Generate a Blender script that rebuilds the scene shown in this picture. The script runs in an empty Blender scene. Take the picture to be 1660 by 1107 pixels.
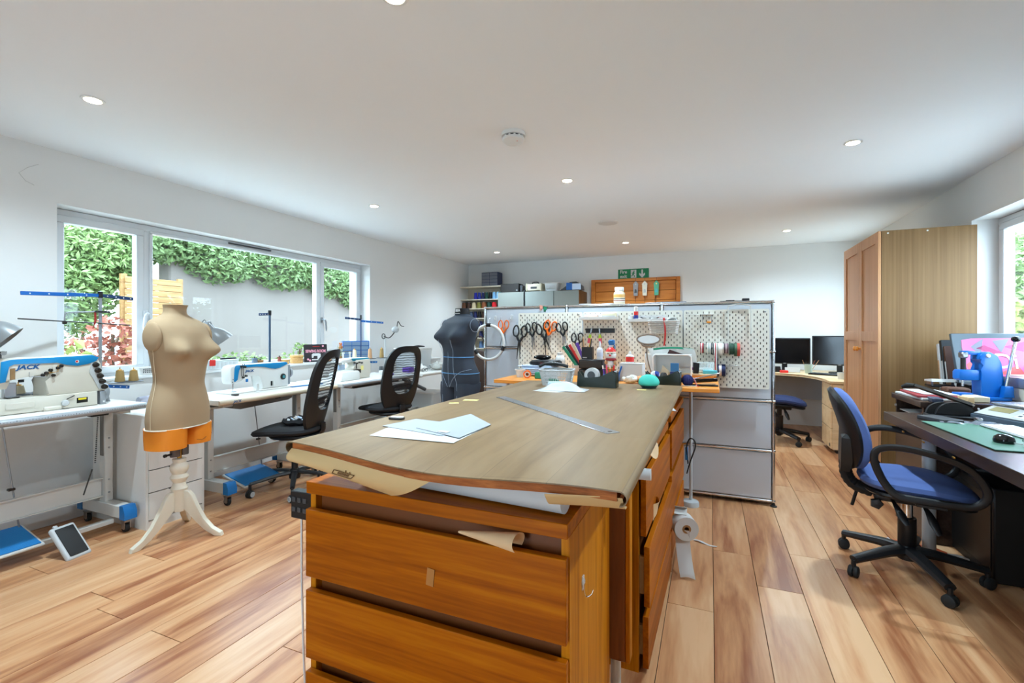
import bpy, bmesh, math, random
from mathutils import Vector as V, Matrix as M, noise

sc = bpy.context.scene
COL = sc.collection
PI = math.pi
R = math.radians
random.seed(7)
SKY = 6.8
EXPOSURE = 1.0

# ---------------------------------------------------------------- camera
cd = bpy.data.cameras.new('camera')
cam = bpy.data.objects.new('camera', cd)
COL.objects.link(cam)
cd.sensor_fit = 'HORIZONTAL'
cd.sensor_width = 36.0
cd.lens = 36.0 * 755.0 / 1660.0
cd.shift_y = -14.5 / 1660.0
cd.clip_start = 0.02
cam.location = (0, 0, 1.22)
cam.rotation_euler = (PI / 2, 0, math.atan(321 / 755.0))
sc.camera = cam

# ---------------------------------------------------------------- world, daylight, exposure
w = bpy.data.worlds.new('sky')
sc.world = w
w.use_nodes = True
bg = w.node_tree.nodes['Background']
bg.inputs[0].default_value = (0.60, 0.82, 1.0, 1)
bg.inputs[1].default_value = SKY
sc.view_settings.view_transform = 'Standard'
sc.view_settings.look = 'None'
sc.view_settings.gamma = 1.0
sc.view_settings.use_curve_mapping = False
sc.view_settings.exposure = EXPOSURE
sc.cycles.use_denoising = True
sc.cycles.max_bounces = 7
sc.cycles.diffuse_bounces = 4
sc.cycles.adaptive_threshold = 0.06
sc.cycles.glossy_bounces = 2
sc.cycles.transmission_bounces = 2
sc.cycles.transparent_max_bounces = 16
sc.cycles.caustics_reflective = False
sc.cycles.caustics_refractive = False
sc.cycles.sample_clamp_indirect = 6.0


def portal(name, loc, rot, sx, sy):
    """marks a window opening so that the sky's light through it is sampled well"""
    l = bpy.data.lights.new(name, 'AREA')
    l.shape = 'RECTANGLE'
    l.size, l.size_y = sx, sy
    l.cycles.is_portal = True
    o = bpy.data.objects.new(name, l)
    COL.objects.link(o)
    o.location = loc
    o.rotation_euler = rot
    return o


# sky light enters by the left window, the right window and two unseen openings added for daylight
portal('added_door_portal', (-1.0, -1.82, 1.1), (R(90), 0, 0), 0.7, 2.15)
portal('left_window_portal', (-4.2, 3.1, 1.47), (0, R(-90), 0), 1.18, 3.0)
portal('right_window_portal', (2.06, 3.83, 1.5), (0, R(90), 0), 1.15, 1.46)
portal('added_window_portal', (2.06, 6.35, 1.5), (0, R(90), 0), 1.15, 1.1)


# ================================================================ helpers
def lin(c):
    c = c / 255.0
    return c / 12.92 if c <= 0.04045 else ((c + 0.055) / 1.055) ** 2.4


def rgb(c):
    return (lin(c[0]), lin(c[1]), lin(c[2]), 1)


MATS = {}


def _new(name):
    m = bpy.data.materials.new(name)
    m.use_nodes = True
    MATS[name] = m
    return m, m.node_tree.nodes, m.node_tree.links, m.node_tree.nodes['Principled BSDF']


def mat(name, c, rough=0.5, metal=0.0, var=0.06, scale=8.0, bump=0.0, bscale=60.0, alpha=1.0, trans=0.0, emit=0.0, coat=0.0, ior=1.45):
    """plain procedural surface: colour with a little noise variation and optional fine relief"""
    if name in MATS:
        return MATS[name]
    m, N, L, b = _new(name)
    tc = N.new('ShaderNodeTexCoord')
    if var > 0:
        nz = N.new('ShaderNodeTexNoise')
        nz.inputs['Scale'].default_value = scale
        nz.inputs['Detail'].default_value = 3
        L.new(tc.outputs['Object'], nz.inputs['Vector'])
        mx = N.new('ShaderNodeMix')
        mx.data_type = 'RGBA'
        k = rgb(c)
        mx.inputs[6].default_value = (k[0] * (1 - var), k[1] * (1 - var), k[2] * (1 - var), 1)
        mx.inputs[7].default_value = (min(1, k[0] * (1 + var)), min(1, k[1] * (1 + var)), min(1, k[2] * (1 + var)), 1)
        L.new(nz.outputs['Fac'], mx.inputs[0])
        L.new(mx.outputs[2], b.inputs['Base Color'])
    else:
        b.inputs['Base Color'].default_value = rgb(c)
    b.inputs['Roughness'].default_value = rough
    b.inputs['Metallic'].default_value = metal
    b.inputs['IOR'].default_value = ior
    if trans:
        b.inputs['Transmission Weight'].default_value = trans
    if coat:
        b.inputs['Coat Weight'].default_value = coat
    if alpha < 1:
        b.inputs['Alpha'].default_value = alpha
    if emit:
        b.inputs['Emission Color'].default_value = rgb(c)
        b.inputs['Emission Strength'].default_value = emit
    if bump:
        n2 = N.new('ShaderNodeTexNoise')
        n2.inputs['Scale'].default_value = bscale
        L.new(tc.outputs['Object'], n2.inputs['Vector'])
        bp = N.new('ShaderNodeBump')
        bp.inputs['Strength'].default_value = bump
        bp.inputs['Distance'].default_value = 0.004
        L.new(n2.outputs['Fac'], bp.inputs['Height'])
        L.new(bp.outputs[0], b.inputs['Normal'])
    return m


def wood(name, c0, c1, c2, axis='x', scale=1.0, rough=0.4, rand=False, fine=0.5, coat=0.0, jitter=0.2, spec=0.35, ratio=0.1, dist=0.9):
    """wood grain stretched along one axis; c0 dark, c1 mid, c2 light"""
    if name in MATS:
        return MATS[name]
    m, N, L, b = _new(name)
    tc = N.new('ShaderNodeTexCoord')
    mp = N.new('ShaderNodeMapping')
    q = 9 * ratio
    st = {'x': (q, 9, 9), 'y': (9, q, 9), 'z': (9, 9, q)}[axis]
    mp.inputs['Scale'].default_value = tuple(s * scale for s in st)
    vec = tc.outputs['Object']
    if rand:
        oi = N.new('ShaderNodeObjectInfo')
        ad = N.new('ShaderNodeVectorMath')
        ad.operation = 'ADD'
        mu = N.new('ShaderNodeMath')
        mu.operation = 'MULTIPLY'
        mu.inputs[1].default_value = 37.0
        L.new(oi.outputs['Random'], mu.inputs[0])
        L.new(vec, ad.inputs[0])
        L.new(mu.outputs[0], ad.inputs[1])
        vec = ad.outputs[0]
    L.new(vec, mp.inputs['Vector'])
    n1 = N.new('ShaderNodeTexNoise')
    n1.inputs['Scale'].default_value = 1.1
    n1.inputs['Detail'].default_value = 6
    n1.inputs['Distortion'].default_value = dist
    L.new(mp.outputs[0], n1.inputs['Vector'])
    n2 = N.new('ShaderNodeTexNoise')
    n2.inputs['Scale'].default_value = 7.0
    n2.inputs['Detail'].default_value = 4
    L.new(mp.outputs[0], n2.inputs['Vector'])
    mx = N.new('ShaderNodeMath')
    mx.operation = 'MULTIPLY_ADD'
    mx.inputs[1].default_value = fine * 0.5
    L.new(n2.outputs['Fac'], mx.inputs[0])
    L.new(n1.outputs['Fac'], mx.inputs[2])
    if rand:
        ma = N.new('ShaderNodeMath')
        ma.operation = 'MULTIPLY_ADD'
        ma.inputs[1].default_value = jitter
        L.new(oi.outputs['Random'], ma.inputs[0])
        L.new(mx.outputs[0], ma.inputs[2])
        mx = ma
    cr = N.new('ShaderNodeValToRGB')
    e = cr.color_ramp.elements
    off = fine * 0.25 + (jitter * 0.5 if rand else 0)
    e[0].position, e[0].color = 0.28 + off, rgb(c0)
    e[1].position, e[1].color = 0.74 + off, rgb(c2)
    k = e.new(0.5 + off)
    k.color = rgb(c1)
    L.new(mx.outputs[0], cr.inputs[0])
    L.new(cr.outputs[0], b.inputs['Base Color'])
    b.inputs['Roughness'].default_value = rough
    b.inputs['Specular IOR Level'].default_value = spec
    if coat:
        b.inputs['Coat Weight'].default_value = coat
    bp = N.new('ShaderNodeBump')
    bp.inputs['Strength'].default_value = 0.08
    bp.inputs['Distance'].default_value = 0.002
    L.new(n2.outputs['Fac'], bp.inputs['Height'])
    L.new(bp.outputs[0], b.inputs['Normal'])
    return m


def stripes(name, cols, axis, period, rough=0.6):
    """hard coloured stripes repeating along an axis of the object"""
    if name in MATS:
        return MATS[name]
    m, N, L, b = _new(name)
    tc = N.new('ShaderNodeTexCoord')
    sx = N.new('ShaderNodeSeparateXYZ')
    L.new(tc.outputs['Object'], sx.inputs[0])
    d = N.new('ShaderNodeMath')
    d.operation = 'DIVIDE'
    d.inputs[1].default_value = period
    L.new(sx.outputs['XYZ'.index(axis.upper())], d.inputs[0])
    f = N.new('ShaderNodeMath')
    f.operation = 'FRACT'
    L.new(d.outputs[0], f.inputs[0])
    cr = N.new('ShaderNodeValToRGB')
    cr.color_ramp.interpolation = 'CONSTANT'
    e = cr.color_ramp.elements
    n = len(cols)
    e[0].position, e[0].color = 0, rgb(cols[0])
    e[1].position, e[1].color = 1.0 / n, rgb(cols[1 % n])
    for i in range(2, n):
        k = e.new(i / n)
        k.color = rgb(cols[i])
    L.new(f.outputs[0], cr.inputs[0])
    L.new(cr.outputs[0], b.inputs['Base Color'])
    b.inputs['Roughness'].default_value = rough
    return m


def net(name, c, period=0.006, cover=0.5, axis='z'):
    """woven mesh fabric: fine threads with open gaps"""
    if name in MATS:
        return MATS[name]
    m, N, L, b = _new(name)
    b.inputs['Base Color'].default_value = rgb(c)
    b.inputs['Roughness'].default_value = 0.6
    tc = N.new('ShaderNodeTexCoord')
    wv = N.new('ShaderNodeTexWave')
    wv.bands_direction = axis.upper()
    wv.inputs['Scale'].default_value = 14.0
    wv.inputs['Distortion'].default_value = 3.0
    wv.inputs['Detail'].default_value = 1.0
    L.new(tc.outputs['Object'], wv.inputs['Vector'])
    mr = N.new('ShaderNodeMapRange')
    mr.inputs[3].default_value = cover * 0.55
    mr.inputs[4].default_value = min(1, cover * 1.35)
    L.new(wv.outputs['Fac'], mr.inputs[0])
    L.new(mr.outputs[0], b.inputs['Alpha'])
    return m


class G:
    """collects shapes in one bmesh; .o() links them as one mesh object"""

    def __init__(s):
        s.bm = bmesh.new()
        s.X = M.Identity(4)

    def _v(s, p):
        return s.bm.verts.new(s.X @ V(p))

    def _f(s, vs):
        try:
            return s.bm.faces.new(vs)
        except ValueError:
            return None

    def box(s, c, d, rot=None, bev=0, seg=1):
        hx, hy, hz = d[0] / 2, d[1] / 2, d[2] / 2
        T = M.Translation(V(c))
        if rot is not None:
            T = T @ M.Rotation(rot[2], 4, 'Z') @ M.Rotation(rot[1], 4, 'Y') @ M.Rotation(rot[0], 4, 'X')
        vs = [s._v(T @ V((x, y, z))) for x in (-hx, hx) for y in (-hy, hy) for z in (-hz, hz)]
        fs = [s._f([vs[i] for i in q]) for q in ((0, 1, 3, 2), (4, 6, 7, 5), (0, 4, 5, 1), (2, 3, 7, 6), (0, 2, 6, 4), (1, 5, 7, 3))]
        if bev:
            es = set()
            for f in fs:
                es.update(f.edges)
            bmesh.ops.bevel(s.bm, geom=list(es), offset=bev, segments=seg, profile=0.5, affect='EDGES')
        return s

    def bx(s, x0, x1, y0, y1, z0, z1, bev=0, seg=1):
        return s.box(((x0 + x1) / 2, (y0 + y1) / 2, (z0 + z1) / 2), (abs(x1 - x0), abs(y1 - y0), abs(z1 - z0)), None, bev, seg)

    def loft(s, rings, cap0=True, cap1=True, closed=True):
        vr = [[s._v(p) for p in r] for r in rings]
        n = len(vr[0])
        for a, b in zip(vr, vr[1:]):
            for i in range(n if closed else n - 1):
                s._f([a[i], a[(i + 1) % n], b[(i + 1) % n], b[i]])
        if cap0:
            s._f(vr[0][::-1])
        if cap1:
            s._f(vr[-1])
        return s

    def cyl(s, p0, p1, r0, r1=None, n=16, cap=True):
        r1 = r0 if r1 is None else r1
        p0, p1 = V(p0), V(p1)
        q = (p1 - p0).to_track_quat('Z', 'Y').to_matrix()
        rings = []
        for p, r in ((p0, r0), (p1, r1)):
            rings.append([p + q @ V((r * math.cos(2 * PI * i / n), r * math.sin(2 * PI * i / n), 0)) for i in range(n)])
        return s.loft(rings, cap, cap)

    def tube(s, pts, r, n=8, closed=False, cap=True, flat=None):
        pts = [V(p) for p in pts]
        rs = r if isinstance(r, (list, tuple)) else [r] * len(pts)
        k = len(pts)
        up = None
        rings = []
        for i, p in enumerate(pts):
            a = pts[i - 1] if (i > 0 or closed) else p
            b = pts[(i + 1) % k] if (i < k - 1 or closed) else p
            d = (b - a)
            d = d.normalized() if d.length > 1e-9 else V((0, 0, 1))
            if up is None:
                up = V((0, 0, 1)) if abs(d.z) < 0.9 else V((1, 0, 0))
            x = d.cross(up)
            x = x.normalized() if x.length > 1e-6 else V((1, 0, 0))
            y = x.cross(d).normalized()
            up = y
            fl = flat or 1.0
            rings.append([p + x * (rs[i] * math.cos(2 * PI * j / n)) + y * (rs[i] * fl * math.sin(2 * PI * j / n)) for j in range(n)])
        if closed:
            rings.append(rings[0])
            vr = [[s._v(p) for p in q] for q in rings[:-1]]
            for i in range(k):
                a, b = vr[i], vr[(i + 1) % k]
                for j in range(n):
                    s._f([a[j], a[(j + 1) % n], b[(j + 1) % n], b[j]])
            return s
        return s.loft(rings, cap, cap)

    def lathe(s, prof, c=(0, 0, 0), n=24, ax=None):
        c = V(c)
        q = V(ax).to_track_quat('Z', 'Y').to_matrix() if ax else M.Identity(3)
        rings = [[c + q @ V((max(r, 1e-4) * math.cos(2 * PI * i / n), max(r, 1e-4) * math.sin(2 * PI * i / n), z)) for i in range(n)] for r, z in prof]
        return s.loft(rings)

    def prism(s, poly, h, T=None, bev=0):
        """polygon in local xy extruded along local z by h, placed by matrix T"""
        T = T or M.Identity(4)
        a = [s._v(T @ V((x, y, 0))) for x, y in poly]
        b = [s._v(T @ V((x, y, h))) for x, y in poly]
        n = len(poly)
        fs = [s._f(a[::-1]), s._f(b)]
        for i in range(n):
            fs.append(s._f([a[i], a[(i + 1) % n], b[(i + 1) % n], b[i]]))
        if bev:
            es = set()
            for f in fs[:2]:
                if f:
                    es.update(f.edges)
            bmesh.ops.bevel(s.bm, geom=list(es), offset=bev, segments=2, profile=0.5, affect='EDGES')
        return s

    def ell(s, c, r, n=16, m=10):
        c = V(c)
        rx, ry, rz = r if isinstance(r, (tuple, list)) else (r, r, r)
        rings = []
        for j in range(m + 1):
            t = -PI / 2 + PI * j / m
            k = max(math.cos(t), 1e-3)
            rings.append([c + V((rx * k * math.cos(2 * PI * i / n), ry * k * math.sin(2 * PI * i / n), rz * math.sin(t))) for i in range(n)])
        return s.loft(rings)

    def sheet(s, fn, nu, nv, th=0.0):
        """surface fn(u,v) over the unit square; th gives it thickness along -z"""
        a = [[s._v(fn(i / nu, j / nv)) for i in range(nu + 1)] for j in range(nv + 1)]
        for j in range(nv):
            for i in range(nu):
                s._f([a[j][i], a[j][i + 1], a[j + 1][i + 1], a[j + 1][i]])
        if th:
            b = [[s._v(V(fn(i / nu, j / nv)) - V((0, 0, th))) for i in range(nu + 1)] for j in range(nv + 1)]
            for j in range(nv):
                for i in range(nu):
                    s._f([b[j][i], b[j + 1][i], b[j + 1][i + 1], b[j][i + 1]])
            for i in range(nu):
                s._f([a[0][i], b[0][i], b[0][i + 1], a[0][i + 1]])
                s._f([a[nv][i], a[nv][i + 1], b[nv][i + 1], b[nv][i]])
            for j in range(nv):
                s._f([a[j][0], a[j + 1][0], b[j + 1][0], b[j][0]])
                s._f([a[j][nu], b[j][nu], b[j + 1][nu], a[j + 1][nu]])
        return s

    def o(s, name, m, parent=None, loc=None, rot=None, smooth=40, label=None, fix=True):
        me = bpy.data.meshes.new(name)
        if fix:
            bmesh.ops.recalc_face_normals(s.bm, faces=s.bm.faces[:])
        s.bm.to_mesh(me)
        s.bm.free()
        me.materials.append(MATS[m] if isinstance(m, str) else m)
        if smooth:
            me.shade_smooth()
            me.set_sharp_from_angle(angle=R(smooth))
        ob = bpy.data.objects.new(name, me)
        COL.objects.link(ob)
        if parent:
            ob.parent = parent
        if loc:
            ob.location = loc
        if rot:
            ob.rotation_euler = rot
        if label:
            ob['label'] = label
        return ob


def thing(name, label, cat, loc=(0, 0, 0), rz=0.0, group=None, rot=None):
    o = bpy.data.objects.new(name, None)
    o.empty_display_size = 0.05
    COL.objects.link(o)
    o.location = loc
    o.rotation_euler = rot if rot else (0, 0, rz)
    return tag(o, label, cat, group)


def tag(o, label, cat, group=None):
    o['label'] = label
    o['category'] = cat
    if group:
        o['group'] = group
    return o


def struct(o):
    o['kind'] = 'structure'
    return o


def clone(src, loc=None, rz=None, label=None, group=None, mats=None, parent=None):
    """copy of a thing with copies of its parts and sub-parts"""
    c = src.copy()
    COL.objects.link(c)
    c.parent = parent
    if loc is not None:
        c.location = loc
    if rz is not None:
        c.rotation_euler = (0, 0, rz)
    if label:
        c['label'] = label
    if group:
        c['group'] = group
    for ch in [k for k in ALLKIDS(src)]:
        clone(ch, parent=c)
    return c


def ALLKIDS(o):
    return [k for k in bpy.data.objects if k.parent == o]


def text(body, size, m, parent, loc, rot, name='lettering', ext=0.0006, align='CENTER', shear=0.0, sx=1.0, bold=0.0):
    cu = bpy.data.curves.new(name, 'FONT')
    cu.body = body
    cu.size = size
    cu.extrude = ext
    cu.offset = bold
    cu.shear = shear
    cu.align_x = align
    cu.align_y = 'CENTER'
    cu.resolution_u = 3
    cu.materials.append(MATS[m])
    tmp = bpy.data.objects.new('text_tmp', cu)
    COL.objects.link(tmp)
    bpy.context.view_layer.update()
    me = bpy.data.meshes.new_from_object(tmp.evaluated_get(bpy.context.evaluated_depsgraph_get()))
    bpy.data.objects.remove(tmp)
    me.materials.clear()
    me.materials.append(MATS[m])
    o = bpy.data.objects.new(name, me)
    COL.objects.link(o)
    if parent:
        o.parent = parent
    o.location = loc
    o.rotation_euler = rot
    o.scale = (sx, 1, 1)
    return o


def rrect(w, h, r, n=5):
    """rounded rectangle outline centred on 0"""
    pts = []
    for cx, cy, a0 in ((w / 2 - r, h / 2 - r, 0), (-w / 2 + r, h / 2 - r, 90), (-w / 2 + r, -h / 2 + r, 180), (w / 2 - r, -h / 2 + r, 270)):
        for i in range(n + 1):
            a = R(a0 + 90 * i / n)
            pts.append((cx + r * math.cos(a), cy + r * math.sin(a)))
    return pts


def spline(pts, n=8):
    """Catmull-Rom through points"""
    P = [V(p) for p in pts]
    P = [P[0] * 2 - P[1]] + P + [P[-1] * 2 - P[-2]]
    out = []
    for i in range(1, len(P) - 2):
        for k in range(n):
            t = k / n
            a, b, c, d = P[i - 1], P[i], P[i + 1], P[i + 2]
            out.append(0.5 * ((2 * b) + (c - a) * t + (2 * a - 5 * b + 4 * c - d) * t * t + (3 * b - a - 3 * c + d) * t ** 3))
    out.append(P[-2])
    return out


# plane matrices: polygon (a,b) -> world axes
def YZ(x):   # polygon x->Y, y->Z, extrusion along +X from x
    return M(((0, 0, 1, x), (1, 0, 0, 0), (0, 1, 0, 0), (0, 0, 0, 1)))


def XZ(y):   # polygon x->X, y->Z, extrusion along -Y from y
    return M(((1, 0, 0, 0), (0, 0, -1, y), (0, 1, 0, 0), (0, 0, 0, 1)))

# ================================================================ materials
mat('wall_paint', (226, 225, 222), 0.75, var=0.015, scale=2)
mat('ceiling_paint', (238, 240, 241), 0.8, var=0.01, scale=2)
mat('white_gloss', (222, 223, 222), 0.3, var=0.01)
mat('white_upvc', (214, 217, 219), 0.28, var=0.01)
mat('white_metal', (204, 202, 196), 0.4, var=0.03)
mat('white_laminate', (220, 216, 209), 0.35, var=0.02)
mat('white_plastic', (222, 221, 217), 0.35, var=0.01)
mat('cream_paint', (218, 208, 188), 0.42, var=0.02)
mat('grey_metal', (150, 154, 158), 0.35, 0.6, var=0.03)
mat('chrome', (225, 226, 228), 0.12, 1.0, var=0.0)
mat('steel', (170, 172, 175), 0.3, 1.0, var=0.03)
mat('dark_steel', (70, 68, 66), 0.35, 0.9, var=0.04)
mat('black_plastic', (22, 22, 24), 0.42, var=0.08)
mat('black_gloss', (10, 10, 12), 0.12, var=0.0)
mat('black_rubber', (28, 28, 28), 0.7, var=0.08)
mat('black_fabric', (26, 26, 29), 0.8, var=0.12, scale=30, bump=0.1, bscale=300)
mat('grey_plastic', (128, 130, 132), 0.45, var=0.03)
mat('light_grey_plastic', (186, 188, 188), 0.45, var=0.03)
mat('dark_grey_plastic', (66, 68, 71), 0.45, var=0.05)
mat('blue_plastic', (24, 110, 176), 0.4, var=0.05)
mat('blue_metal', (20, 92, 168), 0.35, var=0.06)
mat('navy_metal', (38, 64, 104), 0.35, 0.3, var=0.05)
mat('orange_plastic', (236, 110, 28), 0.35, var=0.05)
mat('red_plastic', (214, 44, 38), 0.4, var=0.05)
mat('green_plastic', (24, 130, 96), 0.4, var=0.05)
mat('purple_plastic', (98, 62, 170), 0.4, var=0.05)
mat('teal_foam', (70, 196, 178), 0.75, var=0.05, bump=0.1, bscale=200)
mat('paper_white', (204, 204, 202), 0.7, var=0.02)
mat('paper_blue', (190, 206, 226), 0.7, var=0.05)
mat('kraft_paper', (206, 172, 120), 0.7, var=0.06, scale=4)
mat('tan_paper', (222, 184, 140), 0.7, var=0.05)
mat('card_brown', (150, 108, 66), 0.75, var=0.08)
mat('brass', (200, 150, 70), 0.3, 1.0, var=0.02)
mat('gold_thread', (158, 128, 78), 0.7, var=0.15, scale=60)
mat('cream_thread', (222, 208, 178), 0.7, var=0.08, scale=60)
mat('tan_thread', (196, 150, 110), 0.7, var=0.1, scale=60)
mat('clear_plastic', (235, 238, 238), 0.15, var=0.0, alpha=0.35)
mat('frosted_plastic', (226, 230, 230), 0.35, var=0.02, alpha=0.7)
mat('blue_clear_plastic', (150, 175, 200), 0.2, var=0.02, alpha=0.6)
mat('ink', (30, 32, 36), 0.6, var=0)
mat('ink_blue', (20, 84, 140), 0.5, var=0)
mat('brown_print', (120, 88, 52), 0.7, var=0)
mat('lamp_lens', (255, 236, 200), 0.5, var=0, emit=14)
wood('floor_oak', (148, 88, 54), (196, 142, 98), (214, 170, 128), 'y', 0.9, 0.3, rand=True, fine=0.55, jitter=0.22)
wood('chest_oak', (142, 68, 0), (170, 88, 0), (190, 110, 6), 'x', 2.2, 0.42, fine=0.8, spec=.15, ratio=.05)
wood('chest_oak_v', (150, 78, 6), (190, 112, 8), (208, 132, 22), 'z', 2.2, 0.42, fine=0.8, spec=.15, ratio=.05)  # side veneer toned lighter than the fronts, side light put into the colour
wood('chest_oak_y', (150, 78, 6), (178, 98, 14), (196, 118, 26), 'y', 1.4, 0.38, fine=0.6)
wood('dark_oak', (96, 48, 18), (124, 66, 26), (146, 84, 36), 'z', 1.4, 0.45, fine=0.6)
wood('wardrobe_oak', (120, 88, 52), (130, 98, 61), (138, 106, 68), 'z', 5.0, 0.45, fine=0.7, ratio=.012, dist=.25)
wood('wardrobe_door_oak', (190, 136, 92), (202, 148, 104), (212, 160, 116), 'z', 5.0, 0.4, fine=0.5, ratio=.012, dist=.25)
wood('desk_orange', (206, 122, 42), (228, 146, 60), (240, 168, 84), 'x', 1.2, 0.35, fine=0.5)
wood('birch', (214, 176, 128), (232, 198, 152), (240, 212, 172), 'x', 1.5, 0.45, fine=0.5)
wood('wenge', (44, 32, 28), (62, 48, 42), (78, 62, 54), 'y', 1.6, 0.25, fine=0.6)
wood('door_oak', (176, 100, 34), (198, 120, 46), (212, 138, 62), 'x', 1.0, 0.4, fine=0.5)
wood('vinyl_oak', (118, 93, 62), (137, 111, 78), (150, 125, 93), 'y', 0.9, 0.4, fine=0.7)
# printed plank pattern on the vinyl sheet
_m = MATS['vinyl_oak']
_N, _L = _m.node_tree.nodes, _m.node_tree.links
_b = _N['Principled BSDF']
_src = _b.inputs['Base Color'].links[0].from_socket
_tc = _N.new('ShaderNodeTexCoord')
_mp = _N.new('ShaderNodeMapping')
_mp.inputs['Rotation'].default_value = (0, 0, R(90))
_L.new(_tc.outputs['Object'], _mp.inputs['Vector'])
_bk = _N.new('ShaderNodeTexBrick')
_bk.inputs['Scale'].default_value = 1.0
_bk.inputs['Brick Width'].default_value = 0.9
_bk.inputs['Row Height'].default_value = 0.15
_bk.inputs['Mortar Size'].default_value = 0.0012
_bk.inputs['Color1'].default_value = (1.0, 0.99, 0.97, 1)
_bk.inputs['Color2'].default_value = (0.86, 0.87, 0.88, 1)
_bk.inputs['Mortar'].default_value = (0.74, 0.72, 0.70, 1)
_L.new(_mp.outputs[0], _bk.inputs['Vector'])
_mx = _N.new('ShaderNodeMix')
_mx.data_type = 'RGBA'
_mx.blend_type = 'MULTIPLY'
_mx.inputs[0].default_value = 1.0
_L.new(_src, _mx.inputs[6])
_L.new(_bk.outputs['Color'], _mx.inputs[7])
_L.new(_mx.outputs[2], _b.inputs['Base Color'])
wood('chipboard_edge', (128, 66, 24), (158, 86, 34), (184, 108, 50), 'x', 6, 0.7, fine=0.9)
wood('bamboo', (128, 92, 54), (150, 114, 70), (166, 132, 88), 'y', 4, 0.6, fine=0.6)

# ================================================================ the room
XL, XR, YB, YF, ZC = -3.86, 1.80, 7.15, -1.6, 2.39
# floor: planks on a dark underlay, running from the camera to the back wall
floor = struct(G().bx(XL - .3, XR + .3, YF - .2, YB + .2, -0.12, -0.006).o('floor', mat('floor_underlay', (70, 48, 34), 0.8)))
PW, PL = 0.193, 1.29
full = None
k0 = math.floor((XL - 0.015) / PW)
k1 = math.ceil((XR - 0.015) / PW)
for k in range(k0, k1):
    x0 = 0.015 + k * PW
    ph = {1: 2.53, 2: 2.96, -13: 1.176, -12: 2.02, -11: 1.178}.get(k, 2.53 + 0.43 * ((k - 1) * 2 % 3) + random.uniform(-.12, .12))
    y = ph - PL * math.ceil((ph - YF) / PL)
    while y < YB:
        a, b = max(y, YF), min(y + PL, YB)
        xa, xb = max(x0, XL), min(x0 + PW, XR)
        if b - a > 0.02 and xb - xa > 0.01:
            whole = (b - a > PL - 1e-6) and (xb - xa > PW - 1e-6)
            if whole and full:
                p = bpy.data.objects.new('plank', full)
                COL.objects.link(p)
                p.parent = floor
            else:
                w_, l_ = xb - xa - 0.0022, b - a - 0.0022
                p = G().box((0, 0, -0.003), (w_, l_, 0.006), None, 0.0008).o('plank', 'floor_oak', floor)
                if whole:
                    full = p.data
            p.location = ((xa + xb) / 2, (a + b) / 2, 0)
        y += PL

ceiling = struct(G().bx(XL - .35, XR + .35, YF - .2, YB + .2, ZC, ZC + .12).o('ceiling', 'ceiling_paint'))
# left wall with window opening
W1 = (1.61, 4.60, 0.885, 2.05)
g = G()
g.bx(XL - .32, XL, YF - .2, W1[0], 0, ZC).bx(XL - .32, XL, W1[1], YB + .2, 0, ZC).bx(XL - .32, XL, W1[0], W1[1], 0, W1[2]).bx(XL - .32, XL, W1[0], W1[1], W1[3], ZC)
wl = struct(g.o('wall_left', 'wall_paint'))
# hairline crack in the plaster above the window
cr = [(1.52, 2.27), (1.47, 2.235), (1.43, 2.19), (1.46, 2.15), (1.50, 2.135)]
G().tube([(XL + .0006, y, z) for y, z in cr], 0.0016, 5).o('crack', mat('crack_grey', (196, 194, 190), 0.9), wl)
# right wall with window opening
W2 = (3.1, 4.55, 0.93, 2.055)
W3 = (5.8, 6.9, 0.93, 2.055)  # opening for the unseen window added near the back wall
g = G()
g.bx(XR, XR + .22, YF - .2, W2[0], 0, ZC).bx(XR, XR + .22, W2[1], W3[0], 0, ZC).bx(XR, XR + .22, W3[1], YB + .2, 0, ZC).bx(XR, XR + .22, W3[0], W3[1], 0, W3[2]).bx(XR, XR + .22, W3[0], W3[1], W3[3], ZC).bx(XR, XR + .22, W2[0], W2[1], 0, W2[2]).bx(XR, XR + .22, W2[0], W2[1], W2[3], ZC)
struct(g.o('wall_right', 'wall_paint'))
struct(G().bx(XL, XR, YB, YB + .2, 0, ZC).o('wall_back', 'wall_paint'))
g = G()
g.bx(XL, -1.35, YF - .2, YF, 0, ZC).bx(-.65, XR, YF - .2, YF, 0, ZC).bx(-1.35, -.65, YF - .2, YF, 2.15, ZC)
struct(g.o('wall_front', 'wall_paint'))
struct(G().bx(XL, XL + .018, YF, YB, 0, .13, .004).o('baseboard_left', 'white_gloss'))
g = G().bx(XL, -1.72, YB - .018, YB, 0, .13, .004)
struct(g.o('baseboard_back', 'white_gloss'))
struct(G().bx(XR - .018, XR, YF, YB, 0, .13, .004).o('baseboard_right', 'white_gloss'))


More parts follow.
